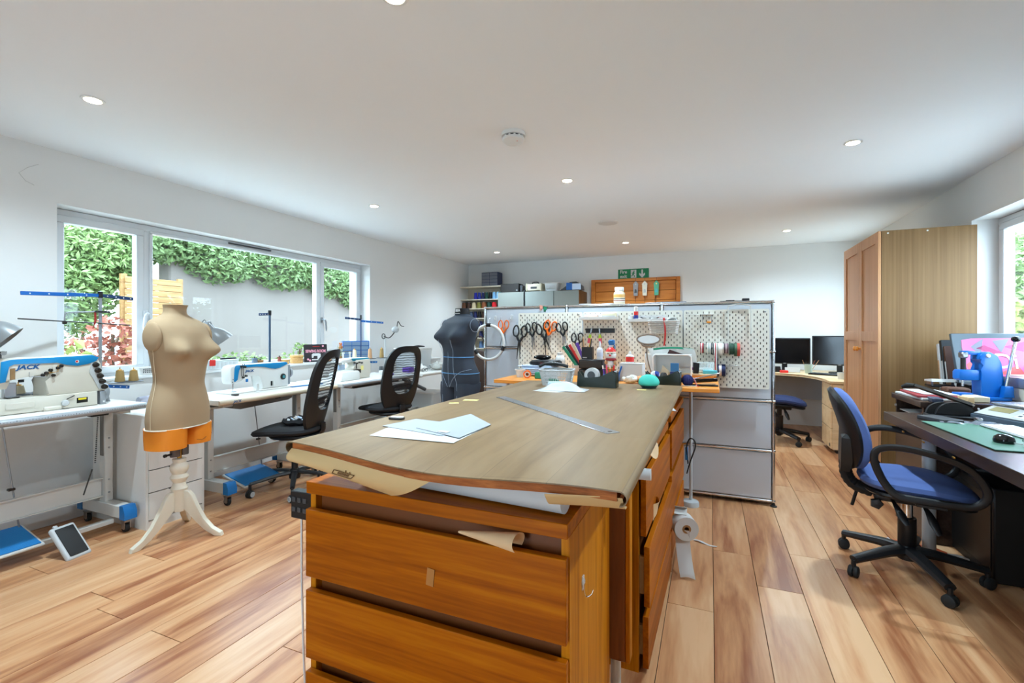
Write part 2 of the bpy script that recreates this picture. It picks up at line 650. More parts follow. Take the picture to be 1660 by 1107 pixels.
# windows
def upvc_window(name, side, y0, y1, z0, z1, xf, mull, handles, sill_in):
    """side -1 left wall, +1 right wall; xf inner face of frame"""
    fr = 0.05
    d = 0.07 * side
    g = G()
    xa, xb = sorted((xf, xf + d))
    g.bx(xa, xb, y0, y1, z1 - fr, z1, .004).bx(xa, xb, y0, y1, z0, z0 + fr, .004).bx(xa, xb, y0, y0 + fr, z0 + fr, z1 - fr, .004).bx(xa, xb, y1 - fr, y1, z0 + fr, z1 - fr, .004)
    for m in mull:
        g.bx(xa, xb, m - fr / 2, m + fr / 2, z0 + fr, z1 - fr, .004)
    root = struct(g.o(name, 'white_upvc'))
    ed = [y0 + fr - .01] + [m for m in mull for _ in (0, 1)] + [y1 - fr + .01]
    for i in range(len(mull) + 1):
        a = ed[2 * i] + (0.02 if i else 0)
        b = ed[2 * i + 1] - (0.02 if i < len(mull) else 0)
        sash = 0.05 if i != 1 or len(mull) == 1 else 0.022
        lo, hi = z0 + fr - .01, z1 - fr + .01
        xs0, xs1 = sorted((xf - 0.012 * side, xf + 0.05 * side))
        g = G()
        g.bx(xs0, xs1, a, b, hi - sash, hi, .004).bx(xs0, xs1, a, b, lo, lo + sash, .004).bx(xs0, xs1, a, a + sash, lo + sash, hi - sash, .004).bx(xs0, xs1, b - sash, b, lo + sash, hi - sash, .004)
        s = g.o('window_sash', 'white_upvc', root)
        G().bx(xf + 0.018 * side, xf + 0.024 * side, a + sash - .004, b - sash + .004, lo + sash - .004, hi - sash + .004).o('pane', 'window_glass', s)
    for hy, hz, sd, dark in handles:
        h = G()
        x = xf - 0.012 * side
        h.bx(min(x, x - .012 * side), max(x, x - .012 * side), hy - .015, hy + .015, hz - .03, hz + .03, .004)
        h.tube(spline([(x - .012 * side, hy, hz), (x - .04 * side, hy, hz + .005), (x - .045 * side, hy + .02 * sd, hz - .02), (x - .045 * side, hy + .03 * sd, hz - .12)], 4), [.01] * 12 + [.007], 8)
        h.o('handle', 'grey_metal' if dark else 'white_upvc', root)
    if sill_in:
        x0, x1 = sorted((xf - .0 * side, sill_in))
        G().bx(x0, x1, y0 - .0, y1 + .0, z0 - .005, z0 + .018, .006, 2).o('window_sill', 'white_gloss', root)
    return root


m, N, L, b = _new('window_glass')
N.remove(b)
tb = N.new('ShaderNodeBsdfTransparent')
gb = N.new('ShaderNodeBsdfGlossy')
gb.inputs['Roughness'].default_value = 0.02
fz = N.new('ShaderNodeLayerWeight')
fz.inputs['Blend'].default_value = 0.5
pw = N.new('ShaderNodeMath')
pw.operation = 'POWER'
pw.inputs[1].default_value = 5.0
L.new(fz.outputs['Facing'], pw.inputs[0])
pa = N.new('ShaderNodeMath')
pa.operation = 'MULTIPLY_ADD'
pa.inputs[1].default_value = 0.8
pa.inputs[2].default_value = 0.02
L.new(pw.outputs[0], pa.inputs[0])
ms = N.new('ShaderNodeMixShader')
L.new(pa.outputs[0], ms.inputs[0])
L.new(tb.outputs[0], ms.inputs[1])
L.new(gb.outputs[0], ms.inputs[2])
L.new(ms.outputs[0], N['Material Output'].inputs[0])

upvc_window('window_1', -1, W1[0] + .002, W1[1] - .002, W1[2] + .002, W1[3] - .002, -4.0, [2.20, 3.92], [(2.185, 1.36, -1, False), (3.945, 1.36, 1, True)], XL + .03)
G().bx(-3.994, -3.985, 2.86, 3.3, 2.02, 2.033).o('trickle_vent', 'dark_grey_plastic', bpy.data.objects['window_1'])
upvc_window('window_2', 1, W2[0] + .002, W2[1] - .002, W2[2] + .002, W2[3] - .002, 1.95, [3.8], [], XR - .02)
upvc_window('added_window', 1, W3[0] + .002, W3[1] - .002, W3[2] + .002, W3[3] - .002, 1.95, [6.3], [], XR - .02)  # unseen window hidden by the wardrobe, added to brighten the back of the room

# door in the back wall: boarded oak leaf, side panel and frame
door = struct(G().bx(-1.69, -1.63, YB - .05, YB - .001, 0, 2.03, .004).bx(-.45, -.395, YB - .05, YB - .001, 0, 2.03, .004).bx(-1.63, -.45, YB - .05, YB - .001, 1.985, 2.03, .004).o('door_1', 'door_oak'))
g = G()
leaf = G().bx(-1.628, -.452, YB - .012, YB - .002, 0, 1.984).o('door_leaf', mat('door_groove', (88, 46, 16), 0.6), door)
for i in range(14):
    z = 0.005 + i * .1415
    G().bx(-1.626, -.745, YB - .03, YB - .012, z, z + .138, .003).o('door_board', 'door_oak', leaf)
    G().bx(-.738, -.454, YB - .03, YB - .012, z, z + .138, .003).o('door_board', 'door_oak', leaf)
G().tube(spline([(-.80, YB - .03, 1.0), (-.80, YB - .075, 1.0), (-.84, YB - .08, 1.0), (-.92, YB - .08, 1.0)], 4), .009, 8).o('door_handle', 'steel', door)
# unseen glazed door behind the camera, added to let daylight in
fd = G()
for x in (-1.35, -.71):
    fd.bx(x, x + .06, YF - .12, YF - .05, 0, 2.15)
fd.bx(-1.35, -.65, YF - .12, YF - .05, 2.09, 2.15).bx(-1.35, -.65, YF - .12, YF - .05, 0, .06)
struct(fd.o('added_door', 'white_upvc'))

# ceiling fittings
rowname = {0: 'front row', 1: 'middle row', 2: 'back row'}
colname = {0: 'window side', 1: 'centre', 2: 'wardrobe side'}
for i, x in enumerate((-2.855, -1.01, 0.81)):
    for j, y in enumerate((1.33, 3.46, 6.15)):
        t = thing('downlight', 'lit recessed ceiling downlight, %s, %s of the room' % (rowname[j], colname[i]), 'downlight', (x, y, ZC), group='recessed downlights')
        G().lathe([(.034, -.001), (.036, -.005), (.047, -.004), (.049, -.0005)], n=28).o('bezel', 'white_gloss', t)
        G().lathe([(.0, -.006), (.034, -.006), (.034, -.002), (0, -.002)], n=24).o('lens', 'lamp_lens', t)
        l = bpy.data.lights.new('downlight_lamp', 'SPOT')
        l.energy = 84
        l.spot_size = R(150)
        l.spot_blend = 0.9
        l.shadow_soft_size = 0.035
        l.color = (0.66, 0.86, 1.0)
        lo = bpy.data.objects.new('downlight_lamp', l)
        COL.objects.link(lo)
        lo.parent = t
        lo.location = (0, 0, -.012)
t = thing('smoke_detector', 'round white smoke detector with slotted rim on the ceiling', 'smoke detector', (-1.063, 2.52, ZC))
t.scale = (1.12, 1.12, 1.3)
G().lathe([(.0, 0), (.062, 0), (.064, -.012), (.062, -.016), (0, -.016)], n=32).o('base', 'white_plastic', t)
G().lathe([(.0, -.016), (.048, -.016), (.048, -.024), (0, -.024)], n=32).o('vent_slot', 'dark_grey_plastic', t)
for i in range(12):
    a = i * PI / 6
    G().box((.05 * math.cos(a), .05 * math.sin(a), -.02), (.006, .01, .009), (0, 0, a)).o('rib', 'white_plastic', t)
G().lathe([(.0, -.024), (.058, -.024), (.057, -.034), (.045, -.044), (.02, -.047), (0, -.047)], n=32).o('cover', 'white_plastic', t)
G().ell((.03, -.02, -.044), .003, 8, 6).o('led', 'red_plastic', t)
t = thing('ceiling_speaker', 'flat round white speaker grille set in the ceiling', 'speaker', (-1.0, 4.96, ZC))
G().lathe([(0, 0), (.108, 0), (.11, -.004), (.104, -.008), (0, -.008)], n=36).o('rim', 'white_plastic', t)
G().lathe([(0, -.007), (.096, -.007), (.094, -.011), (0, -.013)], n=36).o('grille', mat('grille_white', (214, 214, 212), 0.6, bump=0.4, bscale=900), t)

# ================================================================ the garden outside the windows
mat('garden_render', (112, 104, 97), 0.85, var=0.03, scale=3)
mat('paving', (206, 204, 198), 0.9, var=0.08, scale=4)
mat('leaf_green', (116, 138, 80), 0.6, var=0.4, scale=3.5)
mat('leaf_dark', (102, 124, 76), 0.6, var=0.4, scale=3.5)
mat('leaf_yellow', (186, 176, 84), 0.6, var=0.2, scale=2.5)
mat('leaf_red', (150, 84, 66), 0.6, var=0.3, scale=2.5)
mat('leaf_lime', (146, 154, 84), 0.6, var=0.3, scale=2.5)
mat('stem_brown', (92, 70, 52), 0.8, var=0.1)
gw = struct(G().bx(-9.5, -4.2, -2, 14, -.3, -.05).o('garden_ground', 'paving'))
tag(G().bx(-6.75, -6.5, 3.85, 14, -.05, 2.35, .02).o('garden_wall', 'garden_render'), 'white rendered garden wall seen through the large window', 'wall')
bs = thing('bamboo_screen', 'tan slatted screen beside the white garden wall', 'screen', (-6.2, 3.5, 0))
for i in range(26):
    z = i * .072
    G().bx(-.012, .012, -.31, .31, z, z + .07, .006).o('slat', 'bamboo', bs)
for y in (-.31, .31):
    G().bx(-.05, -.012, y - .03, y + .03, -.05, 1.9).o('post', 'bamboo', bs)


def leaves(g, n, pos, size, elong=1.8):
    for _ in range(n):
        p = V(pos())
        d = V((random.gauss(0, 1), random.gauss(0, 1), random.gauss(0, .7))).normalized()
        e = d.cross(V((random.gauss(0, 1), random.gauss(0, 1), random.gauss(0, 1)))).normalized()
        s = size * random.uniform(.6, 1.3)
        a, b = d * s * elong / 2, e * s / 2
        k = d.cross(e) * s * .12
        vs = [g._v(p - a), g._v(p + b - k), g._v(p + a), g._v(p - b - k)]
        g._f(vs)


def blob(blobs):
    def f():
        c, r = random.choice(blobs)
        d = V((random.gauss(0, 1), random.gauss(0, 1), random.gauss(0, 1))).normalized() * random.uniform(.55, 1.0)
        return (c[0] + d.x * r[0], c[1] + d.y * r[1], c[2] + d.z * r[2])
    return f


def plant(name, label, cat, base, blobs, n, size, m, stems=3, group=None, elong=1.8, wall=False):
    t = thing(name, label, cat, base, group=group)
    g = G()
    leaves(g, n, blob(blobs), size, elong)
    g.o('foliage', m, t, smooth=0, fix=False)
    g = G()
    for i in range(stems):
        c, r = blobs[i % len(blobs)]
        if wall:
            g.tube(spline([(-.30, c[1], 0), (-.30, c[1] + .05, c[2] * .6), (-.22, c[1], c[2] - .02), (c[0], c[1], c[2])], 4), .02, 6)
            continue
        g.tube(spline([(random.uniform(-.05, .05), random.uniform(-.05, .05), 0), (c[0] * .4, c[1] * .4, c[2] * .5), (c[0], c[1], c[2])], 4), [.03] * 4 + [.018] * 5, 6)
    g.o('stem', 'stem_brown', t)
    return t


plant('garden_tree', 'large green leafy tree filling the left part of the garden view', 'tree', (-7.0, 2.2, -.05),
      [((0, -.3, 1.6), (.8, .9, .9)), ((.2, .5, 1.75), (.6, .7, .6)), ((0, -1.0, 1.9), (.8, .8, .8)), ((.2, .95, 2.15), (.5, .55, .4)), ((.1, -.2, .9), (.5, .8, .6))], 44000, .033, 'leaf_green', 5, elong=2.6)
plant('climbing_vine', 'dark green vine hanging over the top of the white wall', 'vine', (-6.62, 4.1, -.05),
      [((.1, -.35, 2.45), (.4, .5, .3)), ((.0, .1, 2.75), (.4, .8, .3)), ((.0, 1.6, 2.75), (.4, .8, .3)), ((.1, .4, 2.3), (.4, .6, .35)), ((.15, 1.4, 2.3), (.4, .7, .35)), ((.15, 2.4, 2.27), (.4, .7, .38)), ((.2, 3.2, 2.1), (.35, .6, .4)), ((.2, 3.9, 1.95), (.3, .45, .33)), ((.15, 4.8, 2.25), (.35, .7, .28)), ((.15, 6.2, 2.3), (.35, 1.0, .25))], 36000, .036, 'leaf_dark', 7, elong=2.6, wall=True)
plant('yellow_tree', 'yellow leaved branches above the green tree', 'tree', (-8.2, 3.6, -.05),
      [((0, -.8, 2.9), (.5, .7, .35)), ((0, .3, 2.75), (.5, .6, .35)), ((.2, 1.5, 2.75), (.4, .8, .25)), ((0, -1.6, 2.9), (.5, .5, .3))], 2600, .1, 'leaf_yellow', 4, elong=1.4)
plant('lime_shrub', 'pale lime broad leaved shrub low behind the thread stand', 'shrub', (-5.35, 1.85, -.05),
      [((0, 0, 1.25), (.3, .35, .25)), ((.1, .3, 1.0), (.3, .3, .25)), ((0, -.3, 1.1), (.3, .3, .3))], 420, .07, 'leaf_lime', 6, elong=1.5)
plant('red_shrub', 'red leaved shrub in front of the slatted screen', 'shrub', (-5.75, 2.85, -.05),
      [((0, 0, 1.25), (.2, .22, .2)), ((.05, .1, .95), (.2, .25, .15)), ((0, -.25, 1.1), (.2, .2, .2))], 380, .05, 'leaf_red', 6, elong=1.6)
plant('rose_bush', 'low sparse bush with small leaves under the large pane', 'bush', (-5.2, 3.3, -.05),
      [((0, 0, .95), (.15, .35, .12)), ((0, .6, .92), (.15, .35, .12)), ((0, -.4, .9), (.15, .3, .12))], 620, .035, 'leaf_green', 6)
plant('trailing_branch', 'leafy branch rising behind the middle thread stand', 'branch', (-4.9, 4.35, -.05),
      [((0, 0, .95), (.1, .2, .08)), ((0, .15, 1.08), (.1, .15, .06)), ((0, -.2, .9), (.1, .15, .06))], 150, .03, 'leaf_green', 3)
plant('pink_climber', 'thin climber with pink flowers at the right end pane', 'climber', (-5.9, 6.7, -.05),
      [((0, 0, 1.35), (.05, .1, .3)), ((0, .05, .95), (.05, .1, .3)), ((0, .02, 1.6), (.05, .08, .2))], 260, .06, mat('petal_pink', (176, 110, 118), .6, var=.2), 3)
# hedge beyond the right window
struct(G().bx(2.4, 11, -2, 14, -.3, -.05).o('lawn_ground', 'paving'))
plant('hedge', 'green hedge with sunlit leaves outside the right window', 'hedge', (4.6, 9.6, -.05),
      [((0, -1.0, 1.3), (.5, .8, .9)), ((0, 0, 1.5), (.5, .8, 1.0)), ((0, 1.2, 1.5), (.5, .9, 1.0)), ((0, -2, 1.3), (.5, .9, .9)), ((.1, .6, 2.4), (.5, 1.5, .5)), ((.1, 2.4, 1.8), (.5, 1, 1.2))], 14000, .07, 'leaf_green', 6)
plant('golden_bush', 'yellow green bush in front of the hedge', 'bush', (3.7, 8.6, -.05),
      [((0, 0, 1.5), (.25, .4, .3)), ((0, .3, 1.1), (.25, .4, .3))], 900, .08, 'leaf_lime', 3)

# ================================================================ cutting island: three chests and a long table
def chest(label, x, y, rz, fronts, hgt=.78, wd=.80, dp=.48, side='chest_oak_v', opened=()):
    """local: front faces -y, origin at the floor centre"""
    t = thing('chest_of_drawers', label, 'chest', (x, y, 0), rz)
    h = wd / 2
    d = dp / 2
    for s_ in (-1, 1):
        G().bx(min(s_ * h, s_ * (h - .02)), max(s_ * h, s_ * (h - .02)), -d + .018, d, 0, hgt - .0355).o('side_panel', side, t)
    G().bx(-h + .021, h - .021, d - .015, d, .02, hgt - .036).o('back_panel', side, t)
    G().bx(-h, h, -d, d, hgt - .035, hgt, .0015).o('top', 'chest_oak', t)
    G().bx(-h + .021, h - .021, -d + .04, -d + .056, .01, hgt - .036).o('inner_front', mat('recess_wood', (120, 62, 18), .5), t)
    for i, (z0, z1) in enumerate(fronts):
        out = opened[i] if i < len(opened) else 0.0
        dr = G().bx(-h + .002, h - .002, -d - .004 - out, -d + .016 - out, z0, z1, .0015).o('drawer', 'chest_oak', t)
        if out > .01:
            for s_ in (-1, 1):
                G().box((s_ * (h - .0375), -.03 - out, (z0 + z1) / 2 - .01), (.015, dp - .09, z1 - z0 - .08)).o('drawer_side', 'birch', dr)
    return t


F3 = [(.505, .705), (.265, .475), (.03, .235)]
c1 = chest('orange oak chest of drawers nearest the camera, paper poking from its top drawer', -.70, 1.27, 0, [(.502, .70), (.262, .462), (.022, .222)])
c2 = chest('oak chest with partly open drawers under the middle of the cutting table', -.447, 2.12, R(88.5), [(.49, .70), (.24, .455), (.02, .205)], .765, opened=(.004, .016, .012))
c3 = chest('oak chest at the far end of the cutting table beside the grey partition', -.42, 3.02, R(88.5), [(.49, .70), (.24, .455), (.02, .205)], .775)
# tape remnant and hook on the near chest
G().box((.035, -.2457, .588), (.022, .001, .045), (0, R(6), 0)).o('tape_mark', mat('old_tape', (176, 116, 56), .4, var=.1), c1)
hk = G().lathe([(0, 0), (.011, 0), (.011, .003), (.005, .006), (0, .006)], (.4005, -.105, .585), 14, (1, 0, 0)).bx(.4, .404, -.113, -.097, .565, .6, .001)
hk.o('adhesive_pad', 'clear_plastic', c1)
G().tube(spline([(.404, -.105, .585), (.405, -.105, .56), (.409, -.10, .545), (.418, -.085, .545), (.42, -.075, .552)], 4), .0016, 6).o('wire_hook', 'chrome', c1)

# the table: board, printed vinyl sheet wrapped over it, frame leg
ct = thing('cutting_table', 'long cutting table topped with pale wood print vinyl', 'table', (-.60, 1.80, 0))
ZT = .92


def lift(u, v):
    """the near edge of the sheet and board sags and waves"""
    if v >= .14:
        return 0.0
    q = 1 - v / .14
    return q * q * (-.004 - .012 * math.sin(u * PI) ** 2 + .006 * math.cos(u * 6.5))


def board(u, v):
    return V((-.44 + .88 * u, -.922 + .05 * (1 - u) * (1 - v) + 1.87 * v - .05 * (1 - u) * v, ZT - .001 + lift(u, v)))


G().sheet(board, 40, 40, .017).o('board', 'chipboard_edge', ct, smooth=30)


def wrap(u, v):
    """vinyl: flat on top, rolls over the two long sides and turns under"""
    y = -.928 + 1.88 * v
    s = (u - .5) * 2
    a = abs(s)
    r = .014
    if a < .86:
        x, z = s / .86 * .445, 0
    else:
        k = (a - .86) / .14
        x = .445 + r * math.sin(k * PI)
        z = -r + r * math.cos(k * PI)
        x = x if s > 0 else -x
    uu = (max(-.44, min(.44, x)) + .44) / .88
    y += .05 * (1 - uu) * (1 - v) - .05 * (1 - uu) * v
    return V((x, y, ZT + .004 + z + lift(uu, v)))


G().sheet(wrap, 90, 40, .0028).o('vinyl_top', 'vinyl_oak', ct)


# kraft backing of the vinyl hanging loose below the near edge
def flap_edge(u, v):
    # backing curls round the near left corner, its loose end swings right and down
    p0 = V((-.440 + .45 * u, -.875 - .022 * u, ZT - .014 + lift(u * .5, 0) - .004 * u))
    p1 = V((-.42 + .29 * u, -.865 + .015 * u, ZT - .05 - .055 * u))
    p = p0.lerp(p1, v)
    p += V((-.012 * math.sin(v * PI) * (1 - u), -.02 * math.sin(v * PI) * (1 - .5 * u), -.006 * math.sin(v * PI)))
    return p


G().sheet(flap_edge, 20, 12, .0015).o('loose_backing', 'kraft_paper', ct)
G().sheet(lambda u, v: V((.30 + .15 * u, -.932 + .012 * math.sin(u * 2) + .05 * v, ZT - .017 - .032 * math.sin(min(1, v * 1.2) * PI * .5) + .008 * u)), 12, 8, .0015).o('loose_backing', 'kraft_paper', ct)
pm = G()
for a, b, c_, d_ in ((.42, .36, .58, .36), (.42, .36, .42, .58), (.58, .36, .58, .58), (.42, .58, .58, .58), (.46, .42, .55, .42), (.46, .48, .55, .48), (.50, .26, .51, .36), (.53, .28, .55, .36)):
    q0, q1 = flap_edge(a, b), flap_edge(c_, d_)
    n_ = V((-.1, -.25, -.02)).normalized() * .0032
    pm.tube([q0 + n_, (q0 + q1) / 2 + n_, q1 + n_], .0012, 5)
pm.o('printed_mark', 'brown_print', ct)
g = G().bx(.275, .345, -.255, -.205, .14, .90, .003)
g.o('folded_leaf', 'dark_oak', ct)
G().bx(.3451, .36, -.255, -.205, .14, .90, .002).o('leaf_edge', 'chest_oak_v', ct)
G().cyl((.31, -.23, 0), (.31, -.23, .14), .017, n=14).o('leg', 'white_metal', ct)
for x, y in ((-.40, -.23), (-.40, .86), (.36, .86)):
    G().bx(x - .025, x + .025, y - .025, y + .025, 0, .9, .002).o('leg', 'dark_oak', ct)
G().bx(-.37, .27, -.25, -.21, .83, .898).o('apron', 'dark_oak', ct)
G().bx(-.37, .33, .84, .88, .83, .898).o('apron', 'dark_oak', ct)

# rolls and paper between table and chests
t = thing('paper_roll', 'long white paper roll lying on the near chest under the tabletop', 'paper roll', (-.62, 1.105, .823))
G().lathe([(.012, -.32), (.04, -.32), (.04, .30), (.012, .30)], n=24, ax=(1, -.06, 0)).o('roll', 'paper_white', t)
t = thing('paper_roll', 'white roll end sticking out beside the hanging wooden leaf', 'paper roll', (-.30, 1.55, .845))
G().lathe([(.008, -.2), (.026, -.2), (.026, .10), (.008, .10)], n=20, ax=(1, .12, 0)).o('roll', 'paper_white', t)
t = thing('paper_roll', 'thin white tube poking out under the near right table corner', 'paper roll', (-.30, 1.42, .80))
G().lathe([(.006, -.2), (.017, -.2), (.017, .14), (.006, .14)], n=16, ax=(1, .05, 0)).o('roll', 'paper_white', t)
tag(G().sheet(lambda u, v: V((.12 * u - .06 + .02 * math.sin(v * 4), .16 * v, -.05 * u * u - .02 * math.sin(v * 7) * u)), 10, 10, .002).o('paper_scrap', 'tan_paper', loc=(-.245, 1.63, .858)),
    'crumpled cream paper hanging over the edge above the open chest', 'paper')


def cone_paper(u, v):
    a = -.6 + 4.4 * u
    r = .004 + .022 * v
    return V((.155 * v + .006 * math.sin(6 * u), r * math.cos(a) - .012, r * math.sin(a) * .9))


tag(G().sheet(cone_paper, 20, 8, .0012).o('paper_cone', 'tan_paper', loc=(-.572, 1.032, .723)), 'curled tan pattern paper sticking out of the near top drawer', 'paper')
tag(G().sheet(lambda u, v: V((.016 + .022 * math.sin(v * 3) * (1 - u), .10 * v, -.075 * u + .008 * math.sin(u * 8))), 10, 8, .0015).o('paper_curl', 'tan_paper', loc=(-.222, 1.90, .545)),
    'curled tan paper poking between the open drawers', 'paper')
# masking roll hanging on the far chest, its tail reaching the floor
t = thing('interfacing_roll', 'white interfacing roll hanging on the chest side with its tail on the floor', 'fabric roll', (-.185, 2.56, 0))
G().lathe([(.022, -.03), (.06, -.03), (.06, .05), (.022, .05), (.022, -.03)], (.06, 0, .225), 24, (.35, -1, 0)).o('roll', 'paper_white', t)
G().lathe([(.012, -.031), (.022, -.031), (.022, .051), (.012, .051), (.012, -.031)], (.06, 0, .225), 16, (.35, -1, 0)).o('core', 'card_brown', t)
G().sheet(lambda u, v: V((.02 + .07 * u + .03 * v * v, -.05 - .05 * v ** 3 + .01 * math.sin(v * 5), .22 - .212 * v + .008 * math.sin(u * 3) * v)), 6, 16, .0015).o('tail', 'paper_white', t)
G().sheet(lambda u, v: V((.015 + .06 * u, .05 * math.sin(v * 2.6) - .02, .225 + .062 + .03 * v)), 6, 6, .0015).o('loose_end', 'paper_white', t)
tag(G().sheet(lambda u, v: V((.13 * u, .016 * v + .02 * u, .004 + .004 * math.sin(u * 7))), 8, 3, .0015).o('paper_strip', 'paper_white', loc=(-.09, 2.93, 0), rot=(0, 0, R(-32))), 'narrow white paper strip lying on the floor beside the chest', 'paper')
# power strip fixed to the near chest's left side
t = thing('socket_box', 'black multi socket with white switches fixed to the near chest', 'power strip', (-1.16, 1.22, .62))
G().bx(-.05, .048, -.012, .018, -.04, .045, .003).o('housing', 'black_plastic', t)
for i in range(3):
    for j in range(2):
        G().bx(-.042 + i * .022, -.028 + i * .022, -.0145, -.011, -.018 + j * .03, -.004 + j * .03, .001).o('socket', 'dark_grey_plastic', t)
G().tube(spline([(-.02, .003, -.04), (-.025, .01, -.3), (-.018, .02, -.62), (.0, .05, -.68)], 6), .0035, 6).o('cable', 'white_plastic', t)
t.location = (-1.15, 1.075, .685)

# things lying on the cutting table
ZS = ZT + .004


def quad_sheet(name, pts, m, th=.0008, z=ZS, wav=0.0):
    p = [V((a, b, 0)) for a, b in pts]
    c = sum(p, V()) / 4
    def f(u, v):
        q = p[0].lerp(p[1], u).lerp(p[3].lerp(p[2], u), v) - c
        return q + V((0, 0, th + wav * math.sin(u * 5 + v * 3)))
    return G().sheet(f, 8, 8, th).o(name, m, loc=(c.x, c.y, z))


mat('tracing_paper', (178, 184, 190), 0.4, var=0.02, alpha=0.86)
tag(quad_sheet('pattern_sheet', [(-.90, 1.07), (-.632, 1.085), (-.645, 1.34), (-.93, 1.22)], 'paper_white'), 'cream white pattern paper lowest in the pile on the table', 'paper')
tag(quad_sheet('pattern_sheet', [(-.95, 1.19), (-.70, 1.14), (-.66, 1.30), (-.92, 1.33)], 'tracing_paper', z=ZS + .0018), 'translucent tracing sheet spread to the left in the paper pile', 'paper')
tag(quad_sheet('pattern_sheet', [(-.83, 1.20), (-.64, 1.13), (-.64, 1.335), (-.79, 1.48)], 'tracing_paper', z=ZS + .0036), 'translucent tracing sheet on top of the paper pile', 'paper')
tag(quad_sheet('paper_scrap', [(-.735, 1.17), (-.70, 1.165), (-.70, 1.185), (-.735, 1.19)], 'paper_white', z=ZS + .0055), 'tiny white scrap on top of the tracing sheets', 'paper')
t = thing('steel_ruler', 'long steel ruler lying diagonally across the cutting table', 'ruler', (-.572, 1.66, ZS), R(-42.5))
G().box((0, 0, .0012), (.845, .045, .0022), None, .0006).o('blade', 'steel', t)
g = G()
for i in range(56):
    g.bx(-.41 + i * .015, -.409 + i * .015, -.0215, -.0215 + (.012 if i % 5 == 0 else .006), .0023, .0026)
g.o('graduation', 'ink', t)
G().lathe([(.004, .0023), (.007, .0023), (.007, .0027), (.004, .0027)], (.405, 0, 0), 14).o('hang_hole', 'dark_steel', t)
tag(quad_sheet('yellow_note', [(-1.0, 1.68), (-.965, 1.70), (-.975, 1.72), (-1.01, 1.70)], mat('note_yellow', (240, 226, 140), .7)), 'small yellow paper note at the left edge of the cutting table', 'note')
tag(quad_sheet('yellow_note', [(-.99, 1.78), (-.93, 1.80), (-.935, 1.83), (-1.0, 1.82)], 'note_yellow'), 'yellow sticky flag further back at the left table edge', 'note')
tag(quad_sheet('yellow_note', [(-.345, 2.46), (-.30, 2.47), (-.305, 2.49), (-.35, 2.48)], 'note_yellow'), 'yellow slip in front of the turquoise pincushion', 'note')
t = thing('tape_case', 'flat white tape case with black edge on the left table edge', 'case', (-.985, 1.31, ZS), R(12))
G().prism(rrect(.055, .03, .012), .006).o('case', 'black_plastic', t)
G().prism(rrect(.045, .024, .010), .008, M.Translation((.002, 0, .001))).o('lid', 'white_plastic', t)

# ================================================================ modular steel partition with pegboards
PX0, PX1, PY = -1.84, .41, 3.72
ZR = [.037 + .35 * i for i in range(5)]
mat('steel_panel', (200, 205, 212), .45, .1, var=.02)
pt = thing('partition', 'grey steel panel partition with chrome tube frame', 'partition', ((PX0 + PX1) / 2, PY, 0))
cx = (PX0 + PX1) / 2
XS = [PX0 + .75 * i - cx for i in range(4)]
for x in XS:
    for dy in (0, .35):
        G().cyl((x, dy, .03), (x, dy, ZR[4]), .0095, n=12).o('post', 'chrome', pt)
        G().lathe([(.022, 0), (.022, .006), (.012, .01), (.007, .03), (0, .03)], (x, dy, 0), 16).o('foot', 'black_plastic', pt)
for i in range(3):
    a, b = XS[i] + .012, XS[i + 1] - .012
    for z in ZR:
        for dy in (0, .35):
            G().cyl((a, dy, z), (b, dy, z), .0095, n=12).o('rail', 'chrome', pt)
    for z0, z1 in zip(ZR, ZR[1:]):
        for dy in (0, .35):
            G().bx(a + .003, b - .003, dy - .004, dy + .004, z0 + .013, z1 - .013, .002).o('panel', 'steel_panel', pt)
    G().bx(a + .003, b - .003, .012, .338, ZR[4] - .004, ZR[4] + .002).o('panel', 'steel_panel', pt)
for x in XS:
    for z in ZR:
        for dy in (0, .35):
            G().ell((x, dy, z), .0135, 12, 8).o('ball_joint', 'chrome', pt)
for x in (XS[0], XS[3]):
    for z in ZR:
        G().cyl((x, .013, z), (x, .337, z), .0095, n=12).o('rail', 'chrome', pt)
    for z0, z1 in zip(ZR, ZR[1:]):
        G().bx(x - .004, x + .004, .016, .334, z0 + .013, z1 - .013).o('panel', 'steel_panel', pt)

# pegboards: each its own thing, slots joined into one part per board
mat('pegboard_white', (232, 230, 218), .4, var=.01)
mat('slot_dark', (52, 50, 46), .8, var=0)
PBY = PY - .045


def pegboard(label, x0, x1, z0=.825, z1=1.385):
    t = thing('pegboard', label, 'pegboard', ((x0 + x1) / 2, PBY, z0), group='pegboards on the partition')
    w, h = x1 - x0, z1 - z0
    pts = [(x, y + h / 2) for x, y in rrect(w - .004, h, .012)]
    G().prism(pts, .008, XZ(.004)).o('panel', 'pegboard_white', t)
    g = G()
    nx = int(w / .04)
    ny = int(h / .02) - 1
    for j in range(ny):
        for i in range(nx):
            x = -w / 2 + .02 + i * (w - .04) / (nx - .5) + (.02 if j % 2 else 0)
            if x > w / 2 - .014:
                continue
            z = .02 + j * (h - .04) / (ny - 1)
            g.bx(x - .0026, x + .0026, -.0046, -.0036, z - .0075, z + .0075)
    s = g.o('slot', 'slot_dark', t, smooth=0)
    s['kind'] = 'stuff'
    for a, b in ((-w / 2 + .03, .02), (w / 2 - .03, .02), (-w / 2 + .03, h - .02), (w / 2 - .03, h - .02)):
        G().lathe([(0, 0), (.006, 0), (.004, .003), (0, .003)], (a, -.004, b), 10, (0, -1, 0)).o('screw', 'steel', t)
    for a in (-w / 2 + .06, w / 2 - .06):
        for z_ in (.05, h - .08):
            G().bx(a - .012, a + .012, .0045, .0405, z_, z_ + .03).o('spacer', 'white_plastic', t)
    return t


